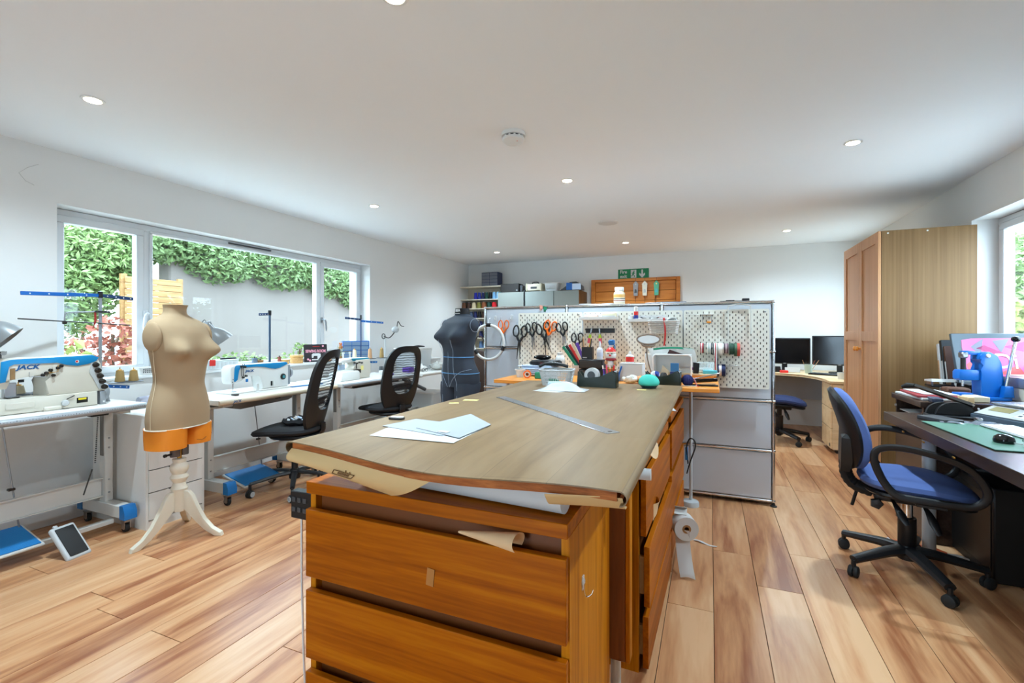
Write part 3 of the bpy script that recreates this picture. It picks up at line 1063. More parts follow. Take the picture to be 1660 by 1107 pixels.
pegboard('white pegboard on the left with the scissors', -1.503, -.945)
pegboard('wide white pegboard in the middle with trays and basket', -.941, -.185)
pegboard('white pegboard on the right with the ribbon rolls', -.181, .382)
FY = PBY - .004     # front face of the boards


# hooks and scissors
def wire(name, label, cat, pts, r, m, loc, group=None):
    return tag(G().tube(spline(pts, 5), r, 6).o(name, m, loc=loc), label, cat, group)


def scissors(label, x, z, m, size=1.0, tilt=0.0, open_=0.12, y=None, blade='steel', group='scissors hung on the partition'):
    """hangs from its finger loop; local z up, origin at the loop's top"""
    t = thing('scissors', label, 'scissors', (x, (FY if y is None else y) - .012, z), rot=(0, tilt, 0), group=group)
    s = size
    for k in (-1, 1):
        cxk = k * .026 * s
        loop = []
        n = 14
        for i in range(n):
            a = 2 * PI * i / n
            loop.append((cxk + .019 * s * math.cos(a) * (1 + .15 * k * math.sin(a)), k * .003 * s, -.034 * s + .034 * s * math.sin(a)))
        hd = G().tube(loop, .0052 * s, 8, True)
        hd.tube([(cxk * .75, k * .003 * s, -.066 * s), (k * .008 * s, k * .002, -.09 * s), (-k * .003 * s, k * .001, -.108 * s)], [.0075 * s, .0075 * s, .006 * s], 8)
        hd.o('handle', m, t)
        e = -k * open_ * .11 * s
        pl = [(-k * .004 * s + .006 * s, -.10 * s), (-k * .004 * s - .006 * s, -.10 * s), (e - .0015 * s, -.21 * s), (e + .001 * s, -.212 * s)]
        G().prism(pl, .0016, M.Translation((0, k * .0012, 0)) @ XZ(0)).o('blade', blade, t)
    G().lathe([(0, -.004), (.004 * s, -.004), (.004 * s, .004), (0, .004)], (0, 0, -.106 * s), 10, (0, -1, 0)).o('pivot', 'dark_steel', t)
    # the wire hook it hangs on
    G().tube(spline([(-.026 * s, .008, .03), (-.026 * s, 0, .02), (-.026 * s, -.004, -.002), (-.026 * s, -.012, -.004), (-.026 * s, -.014, .006)], 4), .0016, 6).o('hook', 'steel', t)
    return t


pz = lambda v: 1.22 - (v - 539) / 755 * 4.1       # image row to height on the boards, rough
scissors('orange handled scissors hanging alone on the grey panel', -1.652, 1.325, 'orange_plastic', 1.05, 0, .3, y=PY - .01)
scissors('black shears with teal inside handle, leftmost on the pegboard', -1.478, 1.278, 'black_plastic', 1.35, R(4), .1, blade='dark_steel')
scissors('black scissors second from the left on the pegboard', -1.385, 1.30, 'black_plastic', 1.1, R(-8), .1)
scissors('black dressmaking shears left of the orange pair on pegboard', -1.29, 1.298, 'black_plastic', 1.3, R(-14), .2, blade='dark_steel')
scissors('orange handled scissors among black ones on the pegboard', -1.20, 1.315, 'orange_plastic', 1.15, R(14), .3)
scissors('black scissors just right of the orange pair on pegboard', -1.12, 1.30, 'black_plastic', 1.05, R(-10), .15)
scissors('black round handled scissors hanging below the left white tray', -.985, 1.215, 'black_plastic', 1.05, 0, .1)

# magnetic bar with hanging tools
t = thing('magnetic_bar', 'black magnetic tool bar under the left white tray', 'tool bar', (-.80, FY, 1.235))
G().bx(-.115, .115, -.014, -.001, -.018, .018, .002).o('bar', 'black_plastic', t)
for i, (dx, c) in enumerate(((-.075, 'lime'), (.0, 'lime'))):
    k = thing('thread_snips', ['lime and pink snips on the left of the magnetic bar', 'lime and pink snips near the spray bottle'][i], 'snips', (-.80 + dx, FY - .02, 1.205), rot=(0, R(12 - 16 * i), 0))
    G().prism([(-.008, 0), (.008, 0), (.012, -.03), (-.012, -.03)], .008, XZ(.004)).o('grip', mat('lime_plastic', (180, 214, 50), .4), k)
    G().prism([(-.012, -.031), (.012, -.031), (.009, -.07), (-.009, -.07)], .008, XZ(.004)).o('tip_cover', mat('pink_plastic', (232, 84, 120), .4), k)
    G().prism([(-.003, 0), (.003, 0), (.006, .04), (0, .055), (-.006, .04)], .002, XZ(.001)).o('blade', 'steel', k)


# white trays with contents
def tray(label, x0, x1, z, lab_items):
    t = thing('pegboard_tray', label, 'tray', ((x0 + x1) / 2, FY, z), group='white pegboard trays')
    w = x1 - x0
    g = G()
    g.bx(-w / 2, w / 2, -.10, -.002, 0, .004).bx(-w / 2, w / 2, -.104, -.10, 0, .024, .001).bx(-w / 2, -w / 2 + .004, -.10, -.002, 0, .024).bx(w / 2 - .004, w / 2, -.10, -.002, 0, .024).bx(-w / 2, w / 2, -.006, -.002, 0, .05)
    g.o('tray', 'white_plastic', t)
    for s in (-1, 1):
        G().tube([(s * w * .35, -.002, .046), (s * w * .35, .008, .046), (s * w * .35, .008, .03)], .003, 6).o('clip', 'white_plastic', t)
    return t


tray('white tray holding pads on the middle pegboard, left one', -.945, -.655, 1.318, None)
tray('white tray holding a glue stick on the middle pegboard, right one', -.57, -.305, 1.30, None)
t = thing('cotton_pads', 'cream pad packet standing in the left white tray', 'packet', (-.72, FY - .05, 1.323))
G().box((0, 0, .027), (.11, .06, .054), None, .012, 3).o('packet', mat('pad_cream', (236, 228, 196), .6), t)
G().box((.0, -.0305, .02), (.10, .002, .014), None, .0005).o('label_band', 'paper_white', t)
tag(G().box((0, 0, .019), (.105, .06, .03), None, .008, 2).o('packet', mat('soap_pink', (232, 196, 180), .5), loc=(-.86, FY - .05, 1.323)), 'pale pink packet lying left in the left white tray', 'packet')
t = thing('glue_stick', 'white and blue glue stick standing in the right white tray', 'glue stick', (-.515, FY - .06, 1.305))
G().lathe([(0, 0), (.016, 0), (.016, .045), (.0165, .046)], n=16).o('base', mat('glue_blue', (56, 70, 150), .4), t)
G().lathe([(.0165, .046), (.0165, .07), (.016, .074)], n=16).o('band', 'red_plastic', t)
G().lathe([(.0155, .07), (.0155, .108), (.010, .112), (0, .112)], n=16).o('cap', 'white_plastic', t)
t = thing('small_jar', 'small white jar with red label in the right tray', 'jar', (-.553, FY - .05, 1.305))
G().lathe([(0, 0), (.020, 0), (.020, .018), (0, .018)], n=16).o('jar', mat('label_red', (206, 90, 80), .5), t)
G().lathe([(.021, .018), (.021, .04), (.019, .042), (0, .042)], n=16).o('lid', 'white_plastic', t)
t = thing('clip_pile', 'small heap of dark metal clips in the right tray', 'clips', (-.42, FY - .05, 1.305))
for i in range(9):
    G().box((random.uniform(-.05, .05), random.uniform(-.03, .03), .009 + .018 * random.random()), (.05, .012, .006), (random.uniform(-.3, .3), random.uniform(-.3, .3), random.uniform(-1, 1)), .002).o('clip', 'dark_steel', t)

# white wicker basket with red ribbon
t = thing('wicker_basket', 'white wicker basket with a red ribbon hung on pegboard', 'basket', (-.315, FY - .004, 1.215))
mat('wicker_white', (206, 198, 190), .6, var=.15, scale=30)
for j in range(8):
    z = j * .0125
    k = 1 + .025 * j
    pts = []
    for i in range(40):
        a = 2 * PI * i / 40
        cx_, cy_ = math.cos(a), math.sin(a)
        q = (abs(cx_) ** 5 + abs(cy_) ** 5) ** -.2
        pts.append((.092 * k * cx_ * q + .0, -.062 + .05 * k * cy_ * q + .003 * (-1) ** i, z))
    G().tube(pts, .006, 6, True).o('weave', 'wicker_white', t)
G().bx(-.09, .09, -.108, -.016, -.004, .002).o('bottom', 'wicker_white', t)
for i in range(14):
    a = 2 * PI * i / 14
    cx_, cy_ = math.cos(a), math.sin(a)
    q = (abs(cx_) ** 5 + abs(cy_) ** 5) ** -.2
    G().cyl((.092 * cx_ * q, -.062 + .05 * cy_ * q, 0), (.108 * cx_ * q, -.062 + .058 * cy_ * q, .098), .004, n=6).o('stake', 'wicker_white', t)
tag(G().sheet(lambda u, v: V((.18 * u - .09, -.10 + .085 * v, .012 * math.sin(u * 9 + v * 4))), 14, 6, .004).o('folded_tracing', 'frosted_plastic', loc=(-.315, FY - .004, 1.318)), 'folded translucent sheet filling the wicker basket', 'sheet')
rb = G().sheet(lambda u, v: V((.012 * u + .01 * math.sin(v * 3), -.122 - .004 * math.sin(v * 6), .11 - .20 * v)), 3, 14, .001)
rb.sheet(lambda u, v: V((-.04 + .085 * v, -.07 - .014 * u - .04 * v * 0, .113 + .008 * math.sin(v * 6))), 3, 10, .001)
rb.sheet(lambda u, v: V((.012 * u + .004, -.07 - .052 * v, .115 - .004 * v)), 3, 5, .001)
rb.o('ribbon', 'red_plastic', t)

# right board: bent wire hook, small shelf with orange thing, ribbon rods
wire('wire_hanger', 'white bent wire frame hung over the right pegboard', 'wire frame', [(-.0, 0, -.22), (0, 0, -.02), (.012, -.002, .0), (.07, -.002, .012), (.135, -.002, .0), (.145, 0, -.02), (.145, 0, -.20)], .0035, 'white_metal', (.118, FY - .008, 1.41))
t = thing('pegboard_shelf', 'tiny wire shelf with an orange wax block on right pegboard', 'shelf', (-.02, FY, 1.285))
G().bx(-.04, .045, -.05, -.001, .062, .068, .001).o('shelf_top', 'white_metal', t)
G().tube([(-.03, -.003, .06), (-.03, -.045, .058), (-.03, -.047, 0), (.03, -.047, 0), (.03, -.045, .058), (.03, -.003, .06)], .0022, 6).o('wire_loop', 'steel', t)
G().box((.012, -.047, .009), (.03, .014, .014), None, .003).o('wax_block', mat('wax_orange', (226, 140, 36), .5), t)
wire('pegboard_hook', 'white metal rail hooked at the top of the right pegboard', 'rail', [(-.06, .0, 0), (-.055, -.012, 0), (.02, -.014, 0), (.025, 0, 0)], .003, 'white_metal', (-.105, FY - .004, 1.35))
RODY = FY - .045
for nm, zz, x0, x1 in (('upper', 1.135, -.07, .20), ('lower', .985, -.055, .19)):
    tag(G().cyl((x0, RODY, zz), (x1, RODY, zz), .004, n=10).tube([(x0 + .02, RODY, zz), (x0 + .02, FY + .002, zz)], .003, 6).tube([(x1 - .02, RODY, zz), (x1 - .02, FY + .002, zz)], .003, 6).o('ribbon_rod', 'white_metal'),
        '%s white rod carrying ribbon rolls on right pegboard' % nm, 'rod', 'ribbon rods')
stripes('rib_a', [(176, 40, 52), (40, 30, 40), (176, 40, 52), (220, 190, 190)], 'x', .032)
stripes('rib_b', [(235, 232, 225), (60, 70, 80), (235, 232, 225), (120, 140, 140)], 'x', .03)
stripes('rib_c', [(180, 36, 50), (240, 238, 232), (36, 42, 70), (240, 238, 232)], 'x', .026)
stripes('rib_d', [(236, 234, 230), (200, 196, 190), (236, 234, 230)], 'x', .03)
stripes('rib_e', [(150, 120, 130), (70, 60, 70), (200, 180, 180)], 'x', .02)
stripes('rib_f', [(30, 70, 52), (190, 44, 44), (30, 70, 52)], 'x', .05)
stripes('rib_g', [(190, 70, 54), (60, 96, 70)], 'x', .04)
stripes('rib_h', [(236, 120, 90), (245, 240, 232), (60, 60, 70), (245, 240, 232)], 'x', .036)
stripes('rib_i', [(28, 40, 84), (28, 40, 84), (220, 210, 205)], 'x', .05)
RL = 'ribbon_roll'
rib = [('rib_a', -.052, 1.135, .024, .036, 'dark red and black striped ribbon roll at the left of the upper rod'),
       ('rib_b', -.003, 1.135, .028, .04, 'white and grey striped ribbon roll on the upper rod'),
       ('rib_c', .032, 1.135, .022, .043, 'red white and navy striped ribbon roll trailing from the upper rod'),
       ('rib_d', .068, 1.135, .04, .043, 'plain white ribbon roll in the middle of the upper rod'),
       ('rib_e', .106, 1.135, .028, .036, 'mauve grey striped ribbon roll on the upper rod'),
       ('rib_f', .139, 1.135, .028, .04, 'dark green and red ribbon roll on the upper rod'),
       ('rib_g', .174, 1.135, .036, .046, 'rust and green ribbon roll at the right of the upper rod'),
       ('rib_h', -.010, .985, .045, .04, 'coral and white striped ribbon roll on the lower rod'),
       ('rib_i', .075, .985, .05, .043, 'navy ribbon roll with pale edge on the lower rod')]
for m_, x, z, wd, r, lb in rib:
    t = thing(RL, lb, 'ribbon', (x, RODY, z - r * .75), group='ribbon rolls')
    G().lathe([(.006, -wd / 2), (r, -wd / 2), (r, wd / 2), (.006, wd / 2), (.006, -wd / 2)], n=26, ax=(1, 0, 0)).o('roll', m_, t)
    if m_ in ('rib_c', 'rib_h'):
        ln = .21 if m_ == 'rib_c' else .12
        G().sheet(lambda u, v: V((wd * (u - .5) * .9 + .01 * math.sin(v * 4), -r - .001 - .004 * math.sin(v * 5), -ln * v)), 2, 14, .001).o('tail', m_, t)

# ring light clamped to the partition's left side
t = thing('ring_lamp', 'white ring with black clamps leaning on the partition edge', 'ring lamp', (-1.78, PY - .06, 1.135), R(14))
pts = [(.135 * math.cos(2 * PI * i / 48), 0, .15 * math.sin(2 * PI * i / 48)) for i in range(48)]
G().tube(pts, .013, 10, True).o('ring', 'white_plastic', t)
for a in (90, 340, 215):
    a = R(a)
    d = V((-.135 * math.sin(a), 0, .15 * math.cos(a))).normalized()
    c_ = V((.135 * math.cos(a), 0, .15 * math.sin(a)))
    G().cyl(c_ - d * .02, c_ + d * .02, .016, n=12).o('clamp', 'black_plastic', t)
G().tube(spline([(0, 0, .165), (.0, .02, .2), (.005, .045, .21)], 4), .003, 6).o('hook', 'clear_plastic', t)
for i, (x, z, lb) in enumerate(((-1.735, 1.345, 'clear adhesive hook above the ring'), (-1.58, 1.352, 'clear adhesive hook right of the orange scissors'))):
    t = thing('adhesive_hook', lb, 'hook', (x, PY - .006, z))
    G().bx(-.012, .012, -.004, -.001, -.02, .022, .001).o('pad', 'frosted_plastic', t)
    G().tube(spline([(0, -.004, .004), (0, -.012, -.012), (0, -.02, -.016), (0, -.022, -.004)], 4), .0022, 6).o('hook', 'chrome', t)

# things on top of the partition
ZP = ZR[4] + .011
t = thing('jar', 'jar with a white lid and brown banded label on the partition', 'jar', (-.69, PY + .17, ZP))
G().lathe([(0, 0), (.044, 0), (.046, .012), (.046, .095), (.036, .11), (.032, .118), (0, .118)], n=24).o('jar', mat('jar_cream', (226, 210, 180), .35, var=.1), t)
G().lathe([(.0465, .02), (.0465, .052)], n=24).o('label_band', stripes('jar_band', [(140, 70, 50), (236, 226, 210), (60, 50, 50), (236, 226, 210)], 'z', .03), t)
G().lathe([(.0465, .06), (.0468, .085)], n=24).o('label_band', mat('jar_amber', (220, 168, 92), .4), t)
G().lathe([(.037, .116), (.037, .142), (.034, .146), (0, .146)], n=24).o('lid', 'white_plastic', t)
for i, (x, c, lb) in enumerate(((-1.31, 'pink', 'pink peg clipped on the top rail of the partition'), (-1.275, 'green', 'green clamp on the top rail of the partition'))):
    t = thing('clip', lb, 'clip', (x, PY - .012, ZR[4] - .02 - .012 * i))
    G().prism([(-.012, .03), (.012, .03), (.008, -.012), (-.008, -.012)], .006, M.Translation((0, .0, 0)) @ XZ(-.004)).o('jaw', 'green_plastic' if i else mat('peg_pink', (222, 150, 130), .5), t)
    G().prism([(-.012, .034), (.012, .03), (.016, .005), (-.006, -.004)], .006, M.Translation((.004, 0, 0)) @ XZ(-.012)).o('lever', 'green_plastic' if i else 'peg_pink', t)
for i, x in enumerate((-.985, -.93, -.8, -.46)):
    tag(G().lathe([(0, 0), (.04, 0), (.055, .006), (.054, .009), (0, .004)], n=20).o('white_dish', 'white_plastic', loc=(x + .03, PY + .1 + .05 * (i % 2), ZP)),
        ['small white dish on the partition, furthest left of the jar', 'small white dish on the partition between dish and jar', 'small white dish on the partition just left of the jar', 'small white dish on the partition right of the jar'][i], 'dish', 'dishes on the partition')
t = thing('magazine_stack', 'thin stack of papers lying on the partition top', 'papers', (-.30, PY + .17, ZP), R(6))
for i in range(3):
    G().box((.01 * i, .01 * i, .003 + .004 * i), (.25 - .03 * i, .2, .0035), (0, 0, .05 * i)).o('sheet', ['paper_white', 'paper_blue', 'dark_grey_plastic'][i], t)
t = thing('craft_knife', 'black craft knife with square end lying on the partition', 'knife', (.17, PY + .17, ZP))
G().bx(-.10, .05, -.012, .012, 0, .012, .003).o('body', 'black_plastic', t)
G().bx(.05, .10, -.018, .018, 0, .028, .004).o('head', 'black_plastic', t)
G().bx(-.06, .0, -.004, .004, .012, .018, .002).o('slider', 'dark_grey_plastic', t)

# ================================================================ orange desk in front of the partition and its clutter
ZD = .90
dk = thing('work_desk', 'orange beech work desk standing against the pegboards', 'desk', (-.655, 3.27, 0))
G().box((0, 0, ZD - .012), (1.41, .78, .024), None, .003).o('desktop', 'desk_orange', dk)
for x, y in ((.53, .25), (-.64, .25), (-.64, -.30)):
    G().cyl((x, y, .03), (x, y, ZD - .024), .011, n=14).o('leg', 'light_grey_plastic', dk)
    G().lathe([(.055, 0), (.055, .026), (.05, .034), (.018, .042), (0, .042)], (x, y, 0), 24).o('foot', 'light_grey_plastic', dk)
t = thing('cable_loop', 'black cable loop hanging on the desk leg', 'cable', (-.13, 3.49, .42))
G().tube(spline([(-.012, 0, -.12), (-.02, -.01, 0), (.0, -.02, .06), (.03, -.018, .05), (.035, -.012, 0), (.01, -.005, -.08), (-.01, 0, -.15), (-.02, 0, -.19)], 6), .0045, 7).o('cable', 'black_rubber', t)
G().box((-.022, 0, -.05), (.018, .018, .09), None, .004).o('plug', 'blue_plastic', t)
rs = thing('desk_riser', 'low wooden riser at the right end of the desk', 'riser', (-.14, 3.50, ZD))
G().box((0, 0, .036), (.36, .26, .012), None, .002).o('top', 'birch', rs)
for x in (-.17, .17):
    G().bx(x - .008, x + .008, -.13, .13, 0, .03).o('side', 'desk_orange', rs)
G().bx(-.161, .161, -.128, -.12, 0, .03).o('front', 'desk_orange', rs)
ZRI = ZD + .042


def simple(name, label, cat, shape, m, loc, rz=0, group=None):
    o = shape.o(name, m, loc=loc, rot=(0, 0, rz))
    return tag(o, label, cat, group)


# left cluster
t = thing('paper_stack', 'untidy stack of blue white papers at the left of the desk', 'papers', (-1.17, 3.30, ZD))
for i in range(14):
    G().box((random.uniform(-.02, .02), random.uniform(-.02, .02), .004 + i * .0055), (.25 + random.uniform(-.03, .03), .2, .0048), (0, 0, random.uniform(-.18, .18)), .0006).o('sheet_bundle', random.choice(['paper_blue', 'paper_white', 'paper_blue']), t)
t = thing('document_tray', 'black document case on top of the paper stack', 'case', (-1.12, 3.31, ZD + .082), R(-5))
G().box((0, 0, .013), (.21, .17, .026), None, .004).o('case', 'black_plastic', t)
G().box((.02, -.0865, .012), (.08, .002, .012), None).o('label_strip', mat('burgundy', (96, 40, 46), .5), t)
G().box((0, 0, .03), (.19, .15, .006), None, .002).o('lid', 'dark_grey_plastic', t)
simple('glasses_case', 'black oval glasses case lying on the document case', 'case', G().ell((0, 0, .019), (.07, .032, .019), 20, 10), 'black_gloss', (-1.155, 3.30, ZD + .116))
t = thing('plastic_cup', 'small translucent white cup at the left end of the desk', 'cup', (-1.255, 3.10, ZD))
G().lathe([(0, .0), (.024, 0), (.034, .056), (.036, .056), (.036, .058), (.032, .058), (.023, .004), (0, .004)], n=20).o('cup', 'frosted_plastic', t)
G().lathe([(.034, .05), (.038, .05), (.038, .058), (.034, .058), (.034, .05)], n=20).o('rim', 'white_plastic', t)
t = thing('tape_tub', 'orange and white tape roll beside the white cup', 'tape roll', (-1.18, 3.05, ZD))
G().lathe([(.018, -.014), (.028, -.014), (.028, .014), (.018, .014), (.018, -.014)], (0, 0, .028), 20, (.3, -1, 0)).o('tape', 'orange_plastic', t)
G().lathe([(.012, -.016), (.018, -.016), (.018, .016), (.012, .016), (.012, -.016)], (0, 0, .028), 20, (.3, -1, 0)).o('core', 'paper_white', t)
simple('green_box', 'dark green small box behind the clear tub', 'box', G().box((0, 0, .022), (.10, .05, .044), None, .004), 'green_plastic', (-1.075, 3.07, ZD), R(8))
t = thing('clear_tub', 'clear plastic tub with lid rim in front of the paper stack', 'tub', (-1.0, 3.0, ZD))
G().prism(rrect(.11, .08, .018), .003).o('bottom', 'frosted_plastic', t)
g = G()
ring = lambda w_, d_, z_, r_=.018: [V((x, y, z_)) for x, y in rrect(w_, d_, r_)]
g.loft([ring(.10, .07, .002), ring(.12, .085, .056), ring(.116, .081, .056), ring(.096, .066, .006)], False, False)
g.o('wall', 'frosted_plastic', t)
G().loft([ring(.12, .085, .054), ring(.128, .092, .056), ring(.128, .092, .06), ring(.118, .083, .06), ring(.12, .085, .054)], False, False).o('rim', 'white_plastic', t)
t = thing('white_bottle', 'tall white plastic bottle standing behind the cream pot', 'bottle', (-1.035, 3.36, ZD))
G().lathe([(0, 0), (.036, 0), (.037, .1), (.034, .13), (.024, .15), (.022, .152), (0, .152)], n=22).o('bottle', 'white_plastic', t)
G().lathe([(.023, .152), (.023, .17), (0, .17)], n=18).o('cap', 'white_plastic', t)
t = thing('cream_pot', 'cream pot beside the fanned rulers on the desk', 'pot', (-.95, 3.22, ZD))
G().lathe([(0, 0), (.038, 0), (.044, .062), (.046, .064), (.04, .066), (.036, .006), (0, .006)], n=22).o('pot', 'cream_thread', t)
G().lathe([(.0445, .05), (.047, .05), (.047, .058), (.0445, .058)], n=22).o('rim', 'cream_paint', t)
fan = [('green_plastic', -22, 'green'), ('black_plastic', -19, 'black'), ('red_plastic', -16, 'red'), ('cream_thread', -12, 'cream'), ('purple_plastic', -8, 'lilac')]
hp = thing('ruler_holder', 'white holder for the fanned rulers', 'holder', (-.90, 3.42, ZD))
G().loft([ring(.08, .06, 0, .01), ring(.11, .075, .075, .012), ring(.105, .07, .075, .012), ring(.075, .055, .004, .01)], True, True).o('holder', 'paper_white', hp)
G().loft([ring(.084, .063, .02, .01), ring(.092, .068, .045, .01)], False, False).o('band', mat('denim_band', (84, 112, 150), .6), hp)
for i, (m_, a, cn) in enumerate(fan):
    simple('ruler', '%s strip ruler leaning out of the white holder' % cn, 'ruler', G().box((0, 0, .12), (.022, .004, .24), None, .001), m_, (-.885 + .012 * i, 3.405 + .006 * i, ZD + .02), 0, 'rulers in the holder').rotation_euler = (0, R(a - 14), 0)

# middle cluster
t = thing('black_drawer_box', 'black two tier storage box in the middle of the desk', 'box', (-.77, 3.28, ZD))
for z in (0, .066):
    G().bx(-.085, .085, -.06, .06, z, z + .062, .003).o('tier', 'black_plastic', t)
    G().bx(-.075, .075, -.0635, -.06, z + .008, z + .054, .002).o('drawer', 'dark_steel', t)
ZBX = ZD + .131
t = thing('pen_cup', 'black square pen cup on the storage box', 'cup', (-.805, 3.28, ZBX))
g = G().bx(-.038, .038, -.028, -.025, 0, .085).bx(-.038, .038, .025, .028, 0, .085).bx(-.038, -.035, -.025, .025, 0, .085).bx(.035, .038, -.025, .025, 0, .085).bx(-.035, .035, -.025, .025, 0, .004)
g.o('cup', 'black_plastic', t)
G().bx(-.03, .0, -.0285, -.028, .008, .014).o('label_strip', 'light_grey_plastic', t)
for i, (dx, m_, a, cn) in enumerate(((-.026, 'tan_thread', -3, 'tan'), (-.01, 'brass', 14, 'yellow'), (.012, 'dark_steel', 6, 'grey'))):
    p = thing('pencil', '%s pencil standing in the black pen cup' % cn, 'pencil', (-.805 + dx, 3.28, ZBX + .006), rot=(0, R(a), 0), group='pencils in the black cup')
    G().cyl((0, 0, 0), (0, 0, .14), .0045, n=6).o('shaft', m_, p)
    G().cyl((0, 0, .14), (0, 0, .157), .0045, .0008, n=6).o('tip', 'birch', p)
t = thing('nozzle_bottle', 'small white nozzle bottle on the black storage box', 'bottle', (-.715, 3.265, ZBX))
G().lathe([(0, 0), (.021, 0), (.022, .06), (.018, .075), (.008, .085), (.006, .12), (.003, .13), (0, .13)], n=18).o('bottle', mat('bottle_blue_white', (214, 222, 232), .35), t)
G().lathe([(.0222, .02), (.0222, .05)], n=18).o('label_band', 'paper_blue', t)
t = thing('spray_can', 'blue and white spray bottle behind the snowman figure', 'bottle', (-.66, 3.37, ZD))
G().lathe([(0, 0), (.026, 0), (.027, .15), (.022, .2), (.012, .215), (.011, .23), (0, .23)], n=18).o('bottle', mat('pale_mauve', (216, 214, 226), .35), t)
G().lathe([(.0275, .16), (.024, .2)], n=18).o('shoulder', 'red_plastic', t)
G().bx(-.014, .03, -.012, .012, .23, .268, .006).o('spray_head', 'blue_plastic', t)
G().tube(spline([(.02, 0, .235), (.03, 0, .22), (.028, 0, .19)], 4), .005, 6).o('trigger', 'blue_plastic', t)
t = thing('snowman_figure', 'small snowman figurine with a red hat and scarf', 'figurine', (-.625, 3.20, ZBX - .06))
G().ell((0, 0, .04), (.026, .024, .03), 18, 12).o('body', 'white_plastic', t)
G().ell((0, 0, .095), (.038, .034, .032), 20, 12).o('head', 'white_plastic', t)
G().ell((0, -.035, .095), (.008, .008, .007), 10, 8).o('nose', 'red_plastic', t)
for s in (-1, 1):
    G().ell((s * .013, -.0325, .105), .0034, 8, 6).o('eye', 'black_gloss', t)
    G().ell((s * .03, -.012, .045), (.011, .013, .016), 10, 8).o('arm', 'tan_thread', t)
G().lathe([(.034, 0), (.036, .006), (.028, .022), (.012, .034), (0, .036)], (0, 0, .113), 20).o('hat', 'red_plastic', t)
G().lathe([(.036, -.004), (.039, 0), (.036, .006), (.033, 0)], (0, 0, .112), 20).o('hat_brim', 'cream_paint', t)
G().tube([(.03 * math.cos(a * PI / 8), .027 * math.sin(a * PI / 8), .066) for a in range(16)], .008, 8, True).o('scarf', mat('scarf_red', (150, 40, 48), .7), t)
G().lathe([(0, 0), (.024, 0), (.022, .012), (0, .012)], n=16).o('base', 'brass', t)
t2 = thing('block_stand', 'small wooden block under the snowman figure', 'block', (-.625, 3.20, ZD))
G().bx(-.03, .03, -.025, .025, 0, .071, .004).o('block', 'card_brown', t2)
t = thing('pen_tray', 'blue basket of coloured pens below the snowman', 'pen holder', (-.60, 3.09, ZD))
g = G().bx(-.05, .05, -.028, -.025, 0, .045).bx(-.05, .05, .025, .028, 0, .045).bx(-.05, -.047, -.025, .025, 0, .045).bx(.047, .05, -.025, .025, 0, .045).bx(-.047, .047, -.025, .025, 0, .004)
g.o('basket', 'blue_plastic', t)
for i, (m_, cn) in enumerate((('purple_plastic', 'purple'), ('pink_plastic', 'pink'), ('orange_plastic', 'orange'), ('red_plastic', 'red'), ('white_plastic', 'white'), ('blue_metal', 'dark blue'))):
    p = thing('pen', '%s pen standing in the blue basket' % cn, 'pen', (-.638 + .015 * i, 3.09, ZD + .006), rot=(0, R(-12 + 6 * i), 0), group='pens in the blue basket')
    G().cyl((0, 0, 0), (0, 0, .075), .0055, n=8).o('barrel', m_, p)
    G().cyl((0, 0, .075), (0, 0, .098), .0062, .005, n=8).o('cap', m_ if i % 2 else 'white_plastic', p)
t = thing('white_box', 'plain white cardboard box to the right of the pens', 'box', (-.475, 3.16, ZD), R(-3))
G().bx(-.075, .075, -.05, .05, 0, .112, .002).o('box', 'paper_white', t)
G().bx(-.076, .076, -.051, .051, .113, .118, .001).o('lid', 'paper_white', t)
t = thing('glue_bottle', 'white glue bottle with a red label on the white box', 'bottle', (-.492, 3.17, ZD + .118))
G().lathe([(0, 0), (.026, 0), (.027, .008), (.027, .046), (.018, .054), (.011, .057), (.008, .07), (.003, .08), (0, .08)], n=20).o('bottle', 'white_plastic', t)
G().lathe([(.0274, .008), (.0274, .04)], n=20).o('label_band', 'red_plastic', t)
t = thing('oval_mirror', 'oval magnifier with pewter rim on a thin bent stem', 'mirror', (-.40, 3.40, ZD))
n = 40
pts = [(.078 * math.cos(2 * PI * i / n), 0, .272 + .034 * math.sin(2 * PI * i / n)) for i in range(n)]
G().tube(pts, .0065, 8, True).o('rim', mat('pewter', (150, 138, 126), .35, .7), t)
G().prism([(.076 * math.cos(2 * PI * i / n), .272 + .032 * math.sin(2 * PI * i / n)) for i in range(n)], .004, XZ(.002)).o('lens', mat('lens_pale', (214, 212, 206), .15), t)
G().tube(spline([(-.045, 0, .245), (-.035, 0, .228), (0, 0, .222), (.035, 0, .228), (.045, 0, .245)], 4), .008, 8).o('bracket', 'pewter', t)
G().tube(spline([(-.01, 0, .222), (-.008, 0, .15), (.012, 0, .06), (.03, 0, .012)], 5), .0045, 8).o('stem', 'pewter', t)
G().lathe([(0, 0), (.04, 0), (.038, .008), (.01, .014), (0, .014)], (.03, 0, 0), 20).o('base', 'pewter', t)


def fabric_blob(label, x, y, z, r, m, seed, cat='fabric'):
    random.seed(seed)
    g = G()
    g.ell((0, 0, r[2]), r, 22, 14)
    for v in g.bm.verts:
        k = 1 + .28 * noise.noise(v.co * 38 + V((seed, 0, 0))) + .18 * noise.noise(v.co * 80)
        v.co = V((v.co.x * k, v.co.y * k, max(.001, v.co.z * k)))
    return tag(g.o('fabric_scrap', m, loc=(x, y, z)), label, cat)


fabric_blob('crumpled floral fabric scrap in front of the white box', -.465, 3.0, ZD, (.05, .035, .024), mat('floral', (222, 214, 200), .8, var=.55, scale=90), 3)
fabric_blob('crumpled orange patterned fabric scrap beside the magnifier', -.385, 3.03, ZD, (.06, .04, .022), mat('floral_orange', (202, 140, 92), .8, var=.6, scale=70), 5)

